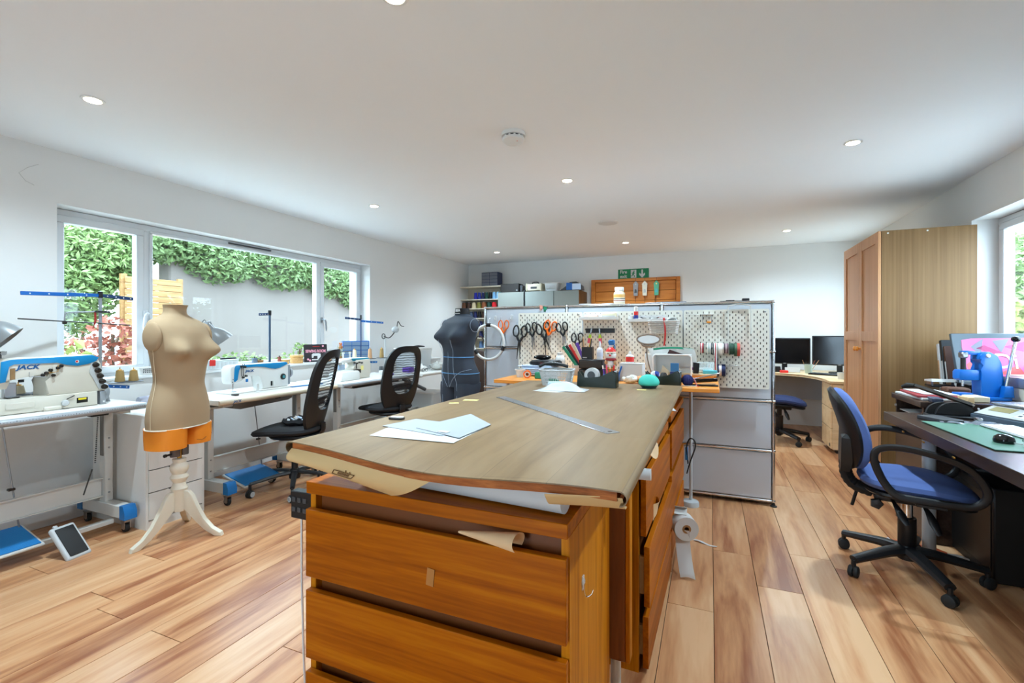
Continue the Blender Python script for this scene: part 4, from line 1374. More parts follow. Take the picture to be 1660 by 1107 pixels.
# right cluster
t = thing('plastic_crate', 'clear plastic crate lying on its side full of packets', 'crate', (-.235, 3.36, ZD))
g = G()
g.bx(-.12, .12, -.07, .07, 0, .005).bx(-.12, .12, -.07, .07, .165, .17).bx(-.12, -.115, -.07, .07, .005, .165).bx(.115, .12, -.07, .07, .005, .165).bx(-.115, .115, .065, .07, .005, .165)
g.o('shell', 'frosted_plastic', t)
G().tube([(x, -.072, z + .085) for x, z in rrect(.24, .17, .02)], .006, 8, True).o('rim', 'white_plastic', t)
simple('packet', 'navy and blue card packet standing in the crate', 'packet', G().bx(-.028, .028, -.012, .012, 0, .06, .001), mat('navy_card', (30, 44, 110), .5), (-.215, 3.25, ZD + .001))
simple('packet', 'light blue card packet leaning above the navy one', 'packet', G().bx(-.026, .026, -.006, .006, 0, .055, .001), mat('sky_card', (52, 120, 176), .5), (-.215, 3.25, ZD + .063))
simple('packet', 'yellowed folded pattern packet inside the crate', 'packet', G().prism([(-.05, 0), (.0, 0), (.01, .05), (-.03, .09)], .03, XZ(.015)), 'cream_thread', (-.27, 3.36, ZD + .006))
t = thing('zip_bag', 'large clear zip bag with a green closure behind the crate', 'bag', (-.225, 3.50, ZD + .04))
bgm = mat('bag_film', (236, 240, 240), .25, var=.02, alpha=.5)
G().sheet(lambda u, v: V((-.19 + .31 * u + .02 * math.sin(v * 3), -.015 * math.sin(u * 6 + v * 2) - .03 * (1 - v), .165 * v + .012 * math.sin(u * PI) * v)), 16, 10, .0015).o('film', bgm, t)
G().sheet(lambda u, v: V((-.15 + .27 * u, -.02 - .015 * math.sin(u * 6) + .004 * v, .155 + .012 * v + .012 * math.sin(u * PI))), 16, 2, .002).o('zip', 'green_plastic', t)
simple('dark_card', 'dark maroon card triangle poking out of the zip bag', 'card', G().prism([(-.05, 0), (.06, -.003), (-.035, .03)], .003, XZ(0)), mat('maroon', (64, 28, 26), .6), (-.225, 3.42, ZD + .172))
simple('white_bag', 'translucent white bag bulging left of the crate', 'bag', G().prism([(-.05, 0), (.045, 0), (.05, .17), (-.07, .165)], .06, XZ(.03), .01), 'frosted_plastic', (-.40 + .03, 3.52, ZD))
simple('black_pouch', 'small black pouch at the right of the crate', 'pouch', G().prism([(-.02, 0), (.015, 0), (.022, .07), (-.02, .075)], .02, XZ(.01), .003), 'black_fabric', (-.085, 3.36, ZD + .045))
simple('purple_tool', 'purple handled tool lying on the riser', 'tool', G().tube(spline([(-.06, 0, .03), (-.02, 0, .025), (.03, 0, .015), (.035, 0, .002)], 5), [.008] * 8 + [.011] * 8, 8), mat('plum', (92, 40, 92), .4), (-.12, 3.46, ZRI + .008))
t = thing('glass_bowl', 'round clear glass jar on the wooden riser', 'jar', (-.03, 3.49, ZRI))
mat('jar_glass', (232, 238, 236), .06, var=0, alpha=.28)
G().lathe([(0, .0), (.052, 0), (.056, .012), (.056, .07), (.053, .07), (.053, .008), (0, .008)], n=28).o('glass', 'jar_glass', t)
G().lathe([(.053, .068), (.058, .068), (.058, .073), (.053, .073), (.053, .068)], n=28).o('rim', 'jar_glass', t)
simple('clip_heap', 'pale clips heaped inside the glass jar', 'clips', G().ell((0, 0, .016), (.048, .048, .015), 16, 8), 'frosted_plastic', (-.03, 3.49, ZRI + .008))
simple('teal_box', 'flat teal soap box on the right end of the riser', 'box', G().bx(-.045, .045, -.025, .025, 0, .024, .005, 2), mat('teal_card', (84, 178, 190), .5), (.0, 3.41, ZRI))


def dispenser(label, x, y, z, s, rz, wheel=True):
    t = thing('tape_dispenser', label, 'tape dispenser', (x, y, z), rz)
    pl = [(-.11, 0), (.11, 0), (.105, .075), (.085, .092), (.03, .062), (-.03, .052), (-.07, .052), (-.098, .085), (-.104, .085)]
    for k in (-1, 1):
        G().prism([(a * s, b * s) for a, b in pl], .006 * s, M.Translation((0, k * .028 * s, 0)) @ XZ(.003 * s)).o('side', 'dispenser_green', t)
    G().bx(-.108 * s, .108 * s, -.025 * s, .025 * s, 0, .02 * s, .002).o('base', 'dispenser_green', t)
    G().bx(.1 * s, .112 * s, -.031 * s, .031 * s, 0, .088 * s, .004).o('front_plate', 'dispenser_green', t)
    if wheel:
        G().lathe([(.022 * s, -.02 * s), (.04 * s, -.02 * s), (.04 * s, .02 * s), (.022 * s, .02 * s), (.022 * s, -.02 * s)], (-.03 * s, 0, .065 * s), 24, (0, 1, 0)).o('tape_roll', 'light_grey_plastic', t)
        G().lathe([(.0, -.022 * s), (.022 * s, -.022 * s), (.022 * s, .022 * s), (0, .022 * s)], (-.03 * s, 0, .065 * s), 20, (0, 1, 0)).o('hub', 'dark_grey_plastic', t)
    G().bx(.098 * s, .112 * s, -.022 * s, .022 * s, .088 * s, .093 * s).o('cutter', 'steel', t)
    return t


mat('dispenser_green', (34, 44, 38), .25, var=.06)
dispenser('large dark tape dispenser with tape at the far table edge', -.565, 2.52, ZS, .98, R(-2))
dispenser('dark tape dispenser behind the turquoise pincushion', -.265, 2.98, ZD, .95, R(-2), False)
t = thing('pincushion', 'turquoise domed pincushion on the far right of the cutting table', 'pincushion', (-.30, 2.57, ZS))
G().lathe([(.042, .012), (.052, .02), (.055, .032), (.05, .048), (.036, .064), (.016, .072), (0, .073)], n=28).o('cushion', 'teal_foam', t)
G().lathe([(0, 0), (.034, 0), (.044, .012), (.052, .022), (0, .022)], n=28).o('base', mat('teal_dark', (22, 60, 70), .4), t)
for a, b in ((.012, .01), (-.016, .004), (.0, -.018), (.02, -.01)):
    G().cyl((a, b, .06), (a * 1.2, b * 1.2, .088), .0006, n=5).ell((a * 1.2, b * 1.2, .09), .0022, 8, 6).o('pin', 'chrome', t)
t = thing('yarn_ball', 'navy ball of cord with red and white string', 'yarn ball', (-.125, 3.0, ZD))
G().ell((0, 0, .032), .032, 20, 14).o('ball', mat('navy_yarn', (34, 38, 96), .8, var=.2, scale=80, bump=.3, bscale=120), t)
g = G()
for i in range(9):
    a = i * PI / 9
    g.tube([(.0325 * math.cos(b * PI / 10) * math.cos(a), .0325 * math.cos(b * PI / 10) * math.sin(a), .032 + .0325 * math.sin(b * PI / 10)) for b in range(20)], .0022, 5, True)
g.o('winding', 'navy_yarn', t)
G().tube(spline([(.03, 0, .05), (.045, -.01, .03), (.05, -.02, .005), (.02, -.04, .003), (-.03, -.045, .003), (.03, -.05, .003), (.055, -.03, .003)], 5), .002, 5).o('string', 'paper_white', t)
G().tube(spline([(.035, -.01, .045), (.048, -.02, .015), (.055, -.03, .004), (.065, -.045, .003)], 5), .002, 5).o('string', 'red_plastic', t)
t = thing('stapler', 'open black long arm stapler at the right end of the desk', 'stapler', (-.04, 3.01, ZD), R(4))
G().bx(-.08, .085, -.014, .014, 0, .01, .003).o('base', 'black_plastic', t)
G().box((.0, 0, .033), (.165, .024, .022), (0, R(-5), 0), .006, 2).o('magazine', 'black_gloss', t)
G().box((.012, 0, .058), (.17, .02, .006), (0, R(-15), 0), .002).o('arm', 'steel', t)
G().box((.03, -.0, .014), (.08, .02, .006), (0, R(-3), 0), .001).o('anvil', 'birch', t)
simple('washi_tape', 'blue and white washi tape roll on the desk', 'tape roll', G().lathe([(.016, -.012), (.034, -.012), (.034, .012), (.016, .012), (.016, -.012)], (0, 0, .034), 24, (.7, -.7, 0)), stripes('washi', [(40, 80, 180), (230, 232, 236)], 'x', .05), (-.33, 3.17, ZD + .0))
simple('black_tape', 'black tape roll between washi tape and dispenser', 'tape roll', G().lathe([(.014, -.01), (.032, -.01), (.032, .01), (.014, .01), (.014, -.01)], (0, 0, .032), 24, (1, -.4, 0)), 'black_rubber', (-.275, 3.13, ZD))

# far end of the cutting table: basket, plastic wrap, paper
t = thing('wire_basket', 'grey perforated plastic basket at the far table end', 'basket', (-.80, 2.54, ZS), R(8))
g = G()
B0, B1 = (.15, .12), (.185, .15)
def wallpt(i, n, z):
    f = z / .085
    w_, d_ = B0[0] + (B1[0] - B0[0]) * f, B0[1] + (B1[1] - B0[1]) * f
    rr = rrect(w_, d_, .02, 6)
    return V((*rr[i % len(rr)], z))
nr = len(rrect(1, 1, .1, 6))
for i in range(nr):
    g.tube([wallpt(i, nr, .0), wallpt(i, nr, .085)], .0022, 5)
for k in range(5):
    z = .085 * k / 4
    g.tube([wallpt(i, nr, z) for i in range(nr)], .0024 if k < 4 else .005, 6, True)
for s in (-1, 1):
    for i in range(15):
        x = -.075 + .15 * i / 14
        g.tube([(x * .85, s * .06, 0), (x, s * .075, .085)], .002, 5)
g.o('lattice', 'light_grey_plastic', t)
G().prism(rrect(.15, .12, .02), .003).o('bottom', 'light_grey_plastic', t)
simple('green_clip', 'green plastic clip lying in the grey basket', 'clip', G().box((0, 0, .012), (.06, .04, .02), (0, .3, .4), .004), 'green_plastic', (-.82, 2.54, ZS + .012))
simple('black_tool', 'black handled tool lying across the grey basket', 'tool', G().tube(spline([(-.07, 0, .0), (-.02, .01, .02), (.05, .03, .012), (.09, .05, .0)], 5), .009, 8), 'black_plastic', (-.85, 2.57, ZS + .098))
simple('grey_pouch', 'grey blue rolled pouch in front of the basket', 'pouch', G().lathe([(0, -.06), (.016, -.058), (.018, 0), (.016, .058), (0, .06)], (0, 0, .018), 16, (1, .1, 0)), mat('pouch_blue', (170, 190, 200), .5), (-.74, 2.385, ZS))


def wrapfn(u, v):
    r = noise.noise(V((u * 5, v * 4, 1.3)))
    e = math.sin(u * PI) * math.sin(v * PI)
    return V((.24 * u - .12, .11 * v - .055, .004 + .035 * e + .028 * e * r))


simple('plastic_wrap', 'crumpled clear plastic bag in front of the basket', 'bag', G().sheet(wrapfn, 26, 16, .0015), mat('wrap_film', (236, 240, 244), .2, var=.03, alpha=.62), (-.69, 2.30, ZS))
tag(quad_sheet('paper_sheet', [(-.83, 2.22), (-.69, 2.20), (-.65, 2.29), (-.80, 2.33)], 'paper_white'), 'white paper under the plastic bag at the far table end', 'paper')
tag(G().sheet(lambda u, v: V((.08 * u, .06 * v, .002 + .02 * math.sin(u * 4) * v)), 8, 8, .001).o('paper_scrap', 'paper_white', loc=(-.25, 2.78, .776)), 'crumpled white paper on the far oak chest', 'paper')

# ================================================================ sewing stations along the window wall
def castor(parent, x, y, blue=False):
    w_ = G().lathe([(.006, -.011), (.025, -.011), (.027, -.006), (.027, .006), (.025, .011), (.006, .011)], (x, y, .027), 18, (0, 1, 0)).o('castor_wheel', 'black_rubber', parent)
    G().lathe([(0, -.013), (.011, -.013), (.011, .013), (0, .013)], (x, y, .027), 12, (0, 1, 0)).o('hub', 'steel', w_)
    f = G().bx(x - .012, x + .018, y - .017, y - .0135, .022, .066).bx(x - .012, x + .018, y + .0135, y + .017, .022, .066).bx(x - .02, x + .02, y - .017, y + .017, .062, .072)
    f.o('fork', 'steel', w_)


def sewing_table(label, xf, y0, y1, zt, dp, legs, edge, pedal_y, rod=True, motor=None):
    """xf front edge (world X), table runs along Y"""
    yc = (y0 + y1) / 2
    t = thing('sewing_table', label, 'table', (xf - dp / 2, yc, 0))
    L_ = y1 - y0
    h = dp / 2
    G().bx(-h, h - .012, -L_ / 2, L_ / 2, zt - .035, zt, .004, 2).o('tabletop', 'white_laminate', t)
    G().tube([(h - .014, -L_ / 2 + .002, zt - .0185), (h - .014, L_ / 2 - .002, zt - .0185)], .0185, 12).o('edge_band', edge, t)
    for ly in legs:
        y = ly - yc
        G().bx(-.03, .03, y - .022, y + .022, .165, zt - .06, .003).o('post', 'white_metal', t)
        G().bx(-.018, .018, y - .026, y + .026, .45, zt - .036, .002).o('inner_post', mat('post_grey', (120, 116, 110), .4, .4), t)
        G().bx(-.21, .20, y - .03, y + .03, zt - .06, zt - .036, .002).o('top_bracket', 'white_metal', t)
        G().bx(-.20, .215, y - .032, y + .032, .09, .165, .004).o('foot', 'white_metal', t)
        for s_ in (-1, 1):
            x = .2075 + .02 if s_ > 0 else -.205 - .02
            pl = [(-.022, .086), (.03, .086), (.03, .13), (.012, .168), (-.022, .168)]
            pl = pl if s_ > 0 else [(-a, b) for a, b in pl]
            G().prism(pl, .068, M.Translation((x, y + .034, 0)) @ XZ(0)).o('foot_cap', 'blue_plastic', t)
            castor(t, .205 * s_, y)
        for z in (.5, .56, .30, .22):
            G().lathe([(0, 0), (.006, 0), (.006, .004), (0, .004)], (.03, y, z), 8, (1, 0, 0)).o('bolt', 'steel', t)
    ya, yb = legs[0] - yc + .024, legs[1] - yc - .024
    G().bx(-.014, .002, ya, yb, .20, .31, .002).o('crossbar', 'white_metal', t)
    for z in (.198, .308):
        G().bx(-.014, .018, ya, yb, z, z + .006).o('crossbar_lip', 'white_metal', t)
    G().bx(.10, .135, ya, yb, .05, .078, .004).o('treadle_bar', 'white_metal', t)
    if pedal_y is not None:
        y = pedal_y - yc
        p = G().box((.07, y, .108), (.26, .34, .014), (0, R(14), 0), .004).o('treadle', 'white_metal', t)
        G().box((.0725, y, .1175), (.235, .315, .006), (0, R(14), 0), .002).o('treadle_pad', 'blue_mat', p)
        G().cyl((-.02, y + .15, .10), (-.03, y + .08, zt - .06), .004, n=8).o('pitman_rod', 'grey_metal', t)
        G().box((-.03, y + .08, zt - .055), (.05, .07, .03), None, .004).o('rod_bracket', 'dark_steel', t)
        G().box((-.025, y + .115, .36), (.022, .03, .014), None, .003).o('rod_clamp', 'dark_steel', t)
    if motor:
        y = motor - yc
        pl = [(-.26, 0), (.27, 0), (.27, -.045), (.23, -.06), (-.20, -.075), (-.26, -.06)]
        G().prism(pl, .12, M.Translation((-.02, y, zt - .036)) @ YZ(0) @ M.Identity(4), .006).o('control_box', 'grey_plastic', t)
        G().bx(.1, .102, y + .10, y + .15, zt - .07, zt - .045, .0005).o('switch', 'black_plastic', t)
    return t


mat('blue_mat', (22, 118, 182), .55, var=.05, bump=.3, bscale=200)
mat('edge_grey', (166, 170, 174), .3, .3, var=.02)
mat('edge_cream', (206, 190, 164), .4, var=.05)
ta = sewing_table('white sewing table with ruler marked grey edge at far left', -3.22, .45, 1.78, .785, .56, (.62, 1.70), 'edge_grey', 1.16)
g = G()
for i in range(110):
    y = -.65 + i * .012
    g.bx(.2795 + .0038, .2795 + .0046, y - .0007, y + .0007, .766, .766 + (.010 if i % 5 == 0 else .006))
g.o('ruler_mark', 'ink', ta, smooth=0)['kind'] = 'stuff'
# second, black foot pedal on the treadle bar
g = thing('foot_pedal', 'black foot pedal with grey rim standing on the floor bar', 'pedal', (-3.25, 1.40, .055), rot=(0, R(48), R(10)))
G().box((0, 0, .025), (.21, .12, .03), None, .014, 3).o('body', 'light_grey_plastic', g)
G().box((0.0, 0, .0415), (.175, .088, .008), None, .004, 2).o('pad', 'black_rubber', g)
G().box((-.105, -.02, .02), (.03, .02, .012), None, .003).o('eyelet', 'light_grey_plastic', g)
ch = thing('pull_chain', 'bead chain hanging from the first table to its pedal', 'chain', (-3.38, 1.60, 0))
for i, (a, b) in enumerate((((0, 0, .72), (-.01, -.01, .43)), ((-.02, -.02, .40), (.02, -.08, .27)))):
    n_ = 24
    for k in range(n_):
        p = V(a).lerp(V(b), k / n_)
        G().ell(p, .0042, 6, 5).o('bead', 'dark_steel', ch)
G().box((0, 0, .735), (.05, .09, .03), None, .004).o('bracket', 'dark_steel', ch)
tb_ = sewing_table('white sewing table with cream front edge behind the beige mannequin', -3.06, 2.13, 3.22, .755, .56, (2.24, 3.02), 'edge_cream', 2.55, motor=2.62)
text('JACK', .026, 'ink_blue', tb_, (.2855, -.42, .737), (PI / 2, 0, PI / 2), ext=.0003, shear=.3, bold=.0006)
G().bx(-.02, .16, -.52, -.36, .685, .70, .003).o('drawer_tray', 'light_grey_plastic', tb_)
tc_ = sewing_table('white sewing table under the overlock machine', -3.05, 3.28, 4.40, .755, .58, (3.5, 4.22), 'edge_grey', None)
G().tube([(.16, .5, .70), (.30, .74, .56)], .02, 10).o('oil_pan_strut', 'dark_grey_plastic', tc_)
G().bx(-.2, .22, -.35, .35, .685, .718, .006).o('oil_pan', 'black_plastic', tc_)
td_ = sewing_table('white sewing table at the far end beside the back shelves', -3.0, 4.46, 5.75, .755, .62, (4.6, 5.6), 'white_laminate', None)

# white drawer unit between the first two tables
au = thing('drawer_unit', 'narrow white drawer unit with cut out grips behind the mannequin', 'drawer unit', (-3.475, 1.935, 0))
g = G().bx(-.29, .28, -.18, -.165, 0, .69).bx(-.29, .28, .165, .18, 0, .69)
g.bx(-.29, -.28, -.165, .165, .0, .69)
g.o('carcass', 'white_laminate', au)
G().bx(-.29, .29, -.18, .18, .69, .705, .001).o('top', 'white_laminate', au)
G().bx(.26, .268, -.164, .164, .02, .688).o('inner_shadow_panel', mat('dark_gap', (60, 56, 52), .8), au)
G().bx(.2, .278, -.164, .164, 0, .05).o('plinth', 'white_laminate', au)
zz = [.055, .225, .365, .50, .595, .686]
for a, b in zip(zz, zz[1:]):
    w_ = .163
    pl = [(-w_, a + .003), (w_, a + .003), (w_, b - .003), (.05, b - .003), (.035, b - .02), (-.035, b - .02), (-.05, b - .003), (-w_, b - .003)]
    G().prism(pl, .012, YZ(.274), .0).o('drawer', 'white_laminate', au)


# ---- sewing machines -------------------------------------------------
mat('machine_cream', (208, 202, 188), .3, var=.02)
mat('machine_white', (216, 216, 212), .28, var=.01)
mat('machine_blue', (20, 132, 190), .3, var=.04)
mat('machine_grey', (140, 144, 148), .4, var=.03)


def prof(g, pts, x0, th, bev=.008):
    return g.prism(pts, th, YZ(x0), bev)


# first machine: coverstitch, profile in (Y,Z) relative to its base
ma = thing('coverstitch_machine', 'cream and blue coverstitch sewing machine at the far left', 'sewing machine', (-3.52, 1.40, .785))
P = lambda *l: [(y - 1.40, z - .785) for y, z in l]
prof(G(), P((.98, .787), (1.60, .787), (1.60, .868), (.98, .868)), -.02, .16, .008).o('bed', 'machine_cream', ma)
prof(G(), P((1.37, .868), (1.60, .868), (1.652, .868), (1.622, 1.035), (1.61, 1.072), (1.585, 1.088), (1.40, 1.084), (1.40, .985), (1.375, .98), (1.38, .95)), -.03, .15, .012).o('pillar', 'machine_cream', ma)
prof(G(), P((.99, 1.07), (1.02, 1.082), (1.41, 1.084), (1.41, .985), (1.25, .985), (1.22, .96), (.99, .955)), .0, .12, .012).o('arm', 'machine_cream', ma)
prof(G(), P((1.03, .955), (1.235, .96), (1.22, .92), (1.05, .92)), .02, .08, .006).o('head', 'machine_cream', ma)
prof(G(), P((1.19, 1.066), (1.23, 1.076), (1.58, 1.086), (1.612, 1.07), (1.60, 1.05), (1.56, 1.034), (1.51, 1.026), (1.46, 1.034), (1.42, 1.05), (1.24, 1.052), (1.22, 1.04), (1.208, .96), (1.185, .955)), .1205, .004, .001).o('blue_panel', 'machine_blue', ma)
text('JACK', .031, 'ink_blue', ma, (.1215, -.105, .247), (PI / 2, 0, PI / 2), ext=.0006, shear=.25, sx=1.25, bold=.0012)
G().lathe([(0, 0), (.009, 0), (.009, .001), (0, .001)], (.1247, .107, .266), 20, (1, 0, 0)).o('emblem', 'paper_white', ma)
G().lathe([(0, 0), (.005, 0), (.005, .0015), (0, .0015)], (.1248, .105, .267), 14, (1, 0, 0)).o('emblem_mark', 'red_plastic', ma)
prof(G(), P((1.565, .955 + .03), (1.612, .88), (1.645, .88), (1.612, 1.04), (1.575, 1.04)), .1205, .006, .001).o('tension_plate', 'light_grey_plastic', ma)
for i in range(5):
    y, z = .193 + .011 * i, .242 - .034 * i
    G().lathe([(0, 0), (.016, 0), (.016, .006), (.006, .01), (.009, .02), (.011, .024), (0, .028)], (.126, y, z), 14, (1, 0, 0)).o('tension_dial', 'dark_steel', ma)
G().bx(.04, .128, .218, .25, -.002, .08, .004).o('belt_guard', 'machine_grey', ma)
G().lathe([(0, -.012), (.05, -.012), (.055, 0), (.05, .018), (0, .022)], (.05, .262, .07), 24, (0, 1, 0)).o('handwheel', 'machine_grey', ma)
G().bx(.1402, .1415, .098, .15, .026, .056, .0005).o('warning_label', 'black_plastic', ma)
G().bx(.1415, .142, .105, .143, .043, .053).o('label_print', mat('label_yellow', (232, 206, 40), .5), ma)
G().bx(.1275, .129, .23, .24, .012, .022, .0003).o('brand_badge', 'paper_white', ma)
G().lathe([(0, 0), (.016, 0), (.018, .012), (.014, .022), (0, .024)], (.139, .045, .035), 16, (1, -.3, 0)).o('lever_knob', 'light_grey_plastic', ma)
G().cyl((.146, .05, .055), (.146, .085, .072), .003, n=8).o('lever', 'dark_steel', ma)
for a, b in ((-.18, .045), (-.10, .045)):
    G().lathe([(0, 0), (.006, 0), (.005, .003), (0, .003)], (.1395, a, b), 10, (1, 0, 0)).o('screw', 'dark_steel', ma)
G().bx(.14, .145, -.20, -.085, .03, .062, .002).o('side_cover', 'machine_cream', ma)
G().bx(.1, .150, -.05, .03, 0, .024, .006).o('front_guard', 'machine_cream', ma)
G().bx(.04, .07, -.18, -.13, .085, .165, .003).o('needle_clamp', 'steel', ma)
for i in range(3):
    G().cyl((.055, -.165 + .01 * i, .09), (.055, -.165 + .01 * i, .135), .0014, n=6).o('needle', 'chrome', ma)
G().box((.08, -.155, .088), (.05, .05, .006), None, .002).o('presser_foot', 'dark_steel', ma)
G().bx(.121, .1225, -.175, -.155, .185, .245, .0005).o('face_plate', mat('plate_brown', (140, 108, 70), .4), ma)
g = G()
for i, q in enumerate(((-.03, .21), (-.045, .20), (.0, .195), (.02, .235), (.035, .245), (-.012, .225))):
    g = G().lathe([(0, 0), (.009, 0), (.006, .006), (.008, .012), (0, .014)], (.121, *q), 10, (1, 0, 0)).o('thread_guide', 'dark_steel', ma)
G().tube([(.125, -.10, .22), (.125, -.10, .195), (.125, -.03, .19)], .002, 6).o('guide_wire', 'steel', ma)
G().tube([(.125, .02, .25), (.13, .018, .215), (.13, -.01, .21), (.13, -.035, .215)], .002, 6).o('guide_wire', 'brass', ma)
G().bx(.04, .07, -.205, -.175, .288, .296, .002).o('guide_post', 'dark_steel', ma)
G().bx(.05, .06, -.195, -.185, .296, .33).o('guide_post', 'dark_steel', ma)
G().lathe([(0, -.003), (.012, -.003), (.012, .003), (0, .003)], (.06, -.178, .325), 14, (1, 0, 0)).o('guide_disc', 'light_grey_plastic', ma)
G().bx(.05, .06, -.20, -.165, .33, .334).o('guide_arm', 'dark_steel', ma)
g = G().lathe([(0, 0), (.012, 0), (.012, .014), (0, .014)], (.075, -.115, .165), 14).o('thread_take_up', 'black_plastic', ma)

# second machine: lockstitch
mb_ = thing('lockstitch_machine', 'white and blue lockstitch sewing machine beside the lamp', 'sewing machine', (-3.42, 2.66, .755))
Q = lambda *l: [(y - 2.66, z - .755) for y, z in l]
prof(G(), Q((2.37, .757), (2.92, .757), (2.92, .765), (2.37, .765)), -.03, .17, .002).o('bed', 'white_laminate', mb_)
prof(G(), Q((2.66, .766), (2.66, .84), (2.652, .868), (2.63, .886), (2.60, .892), (2.53, .892), (2.49, .875), (2.47, .84), (2.40, .83), (2.392, .85), (2.39, .94), (2.40, .962), (2.43, .972), (2.885, .972), (2.905, .962), (2.912, .93), (2.912, .766)), .0, .11, .012).o('body', 'machine_white', mb_)
prof(G(), Q((2.43, .971), (2.885, .971), (2.902, .955), (2.86, .94), (2.82, .925), (2.78, .92), (2.73, .928), (2.68, .942), (2.60, .95), (2.47, .952), (2.455, .93), (2.445, .86), (2.425, .845), (2.415, .85), (2.42, .95)), .1105, .003, .001).o('blue_panel', 'machine_blue', mb_)
text('JACK', .026, 'ink_blue', mb_, (.1112, -.115, .165), (PI / 2, 0, PI / 2), ext=.0005, shear=.25, sx=1.2, bold=.001)
G().lathe([(0, 0), (.026, 0), (.024, .008), (.018, .01), (0, .01)], (.11, .195, .095), 24, (1, 0, 0)).o('stitch_dial', 'dark_steel', mb_)
G().lathe([(0, 0), (.014, 0), (.013, .004), (0, .004)], (.12, .195, .095), 20, (1, 0, 0)).o('dial_centre', mat('dial_teal', (60, 130, 140), .3), mb_)
G().bx(.02, .09, .254, .29, .02, .19, .008, 2).o('motor_cover', 'machine_grey', mb_)
G().lathe([(0, 0), (.045, 0), (.047, .01), (.04, .022), (0, .024)], (.055, .29, .12), 24, (0, 1, 0)).o('handwheel', 'machine_grey', mb_)
G().bx(.1105, .122, .095, .105, .03, .07, .003).o('reverse_lever', 'white_plastic', mb_)
G().bx(.1105, .114, .075, .09, .03, .068, .002).o('lever_slot', 'black_plastic', mb_)
G().cyl((.05, -.21, .09), (.05, -.21, .012), .005, n=10).o('needle_bar', 'chrome', mb_)
G().bx(.04, .075, -.222, -.195, .008, .014, .002).o('presser_foot', 'steel', mb_)
for q in ((-.19, .205), (-.16, .20), (-.175, .12), (-.15, .13)):
    G().lathe([(0, 0), (.009, 0), (.005, .006), (.008, .014), (0, .016)], (.113, *q), 10, (1, 0, 0)).o('thread_guide', 'dark_steel', mb_)
for i, x in enumerate((-.185, -.17)):
    G().tube(spline([(.115, x, .13), (.118, x - .004, .19), (.115, x + .01, .222), (.1, x + .018, .20)], 4), .0022, 6).o('guide_wire', 'dark_steel', mb_)
G().bx(.1105, .118, -.15, -.13, .082, .106, .002).o('tension_lever', 'blue_plastic', mb_)
for q in ((-.255, .09), (-.25, .11)):
    G().lathe([(0, 0), (.004, 0), (.004, .002), (0, .002)], (.108, *q), 8, (1, 0, 0)).o('screw', 'black_plastic', mb_)
tag(G().box((0, 0, .006), (.05, .03, .012), None, .003).o('bobbin_box', 'dark_steel', loc=(-3.22, 2.36, .756)), 'small dark bobbin tool lying on the second table', 'tool')
t = thing('fabric_guide', 'small white upright plate under the lockstitch machine arm', 'guide', (-3.27, 2.585, .755))
G().bx(-.004, .004, -.012, .012, 0, .065, .002).o('plate', 'machine_white', t)
G().bx(-.02, .02, -.02, .02, 0, .006, .002).o('base', 'machine_white', t)
simple('blue_ruler', 'blue plastic ruler lying right of the lockstitch machine', 'ruler', G().box((0, 0, .004), (.04, .3, .006), (0, 0, R(-8)), .001), 'blue_plastic', (-3.25, 3.05, .756))

# third machine: overlock
mc_ = thing('overlock_machine', 'white overlock machine with teal top by the window end', 'sewing machine', (-3.38, 3.66, .755))
Q3 = lambda *l: [(y - 3.66, z - .755) for y, z in l]
prof(G(), Q3((3.40, .757), (3.66, .757), (3.66, .83), (3.64, .845), (3.42, .84)), .02, .17, .012).o('front_cover', 'machine_white', mc_)
prof(G(), Q3((3.62, .757), (3.87, .757), (3.89, .80), (3.895, .87), (3.88, .945), (3.68, .945), (3.66, .89), (3.62, .87)), -.02, .15, .012).o('body', 'machine_cream', mc_)
prof(G(), Q3((3.47, .935), (3.50, .955), (3.66, .965), (3.87, .962), (3.885, .945), (3.885, .925), (3.50, .925)), -.01, .12, .006).o('arm', 'machine_white', mc_)
prof(G(), Q3((3.62, .963), (3.87, .96), (3.886, .945), (3.886, .925), (3.64, .938)), .111, .004, .001).o('teal_panel', mat('machine_teal', (18, 128, 156), .3), mc_)
G().lathe([(0, 0), (.04, 0), (.043, .01), (.036, .02), (0, .022)], (.05, .235, .10), 22, (0, 1, 0)).o('handwheel', 'machine_grey', mc_)
for i in range(4):
    G().lathe([(0, 0), (.010, 0), (.006, .006), (.009, .014), (0, .016)], (.13, -.02 + .035 * i, .165 - .006 * (i % 2)), 10, (1, 0, 0)).o('tension_dial', 'dark_steel', mc_)
G().bx(.12, .15, -.03, .06, .06, .10, .004).o('looper_block', 'dark_steel', mc_)
G().bx(.10, .13, .0, .02, .10, .16, .003).o('needle_clamp', 'steel', mc_)
G().bx(.1305, .132, .075, .115, .085, .13, .001).o('sticky_note', 'note_yellow', mc_)
G().bx(.06, .08, -.17, -.09, .10, .15, .004).o('light_guard', 'blue_clear_plastic', mc_)


# ---- thread stands ---------------------------------------------------
def cone(parent_loc, m, r=.022, h=.07, label='', group=None, peg=True):
    t = thing('thread_cone', label, 'thread', parent_loc, group=group)
    G().lathe([(0, 0), (r, 0), (r, .004), (r * .72, h), (r * .5, h), (0, h)], n=18).o('thread', m, t)
    G().lathe([(r * .5, h), (r * .42, h + .006), (.003, h + .008), (.003, h + .02), (0, h + .02)], n=12).o('core', 'brass' if peg else 'white_plastic', t)
    return t


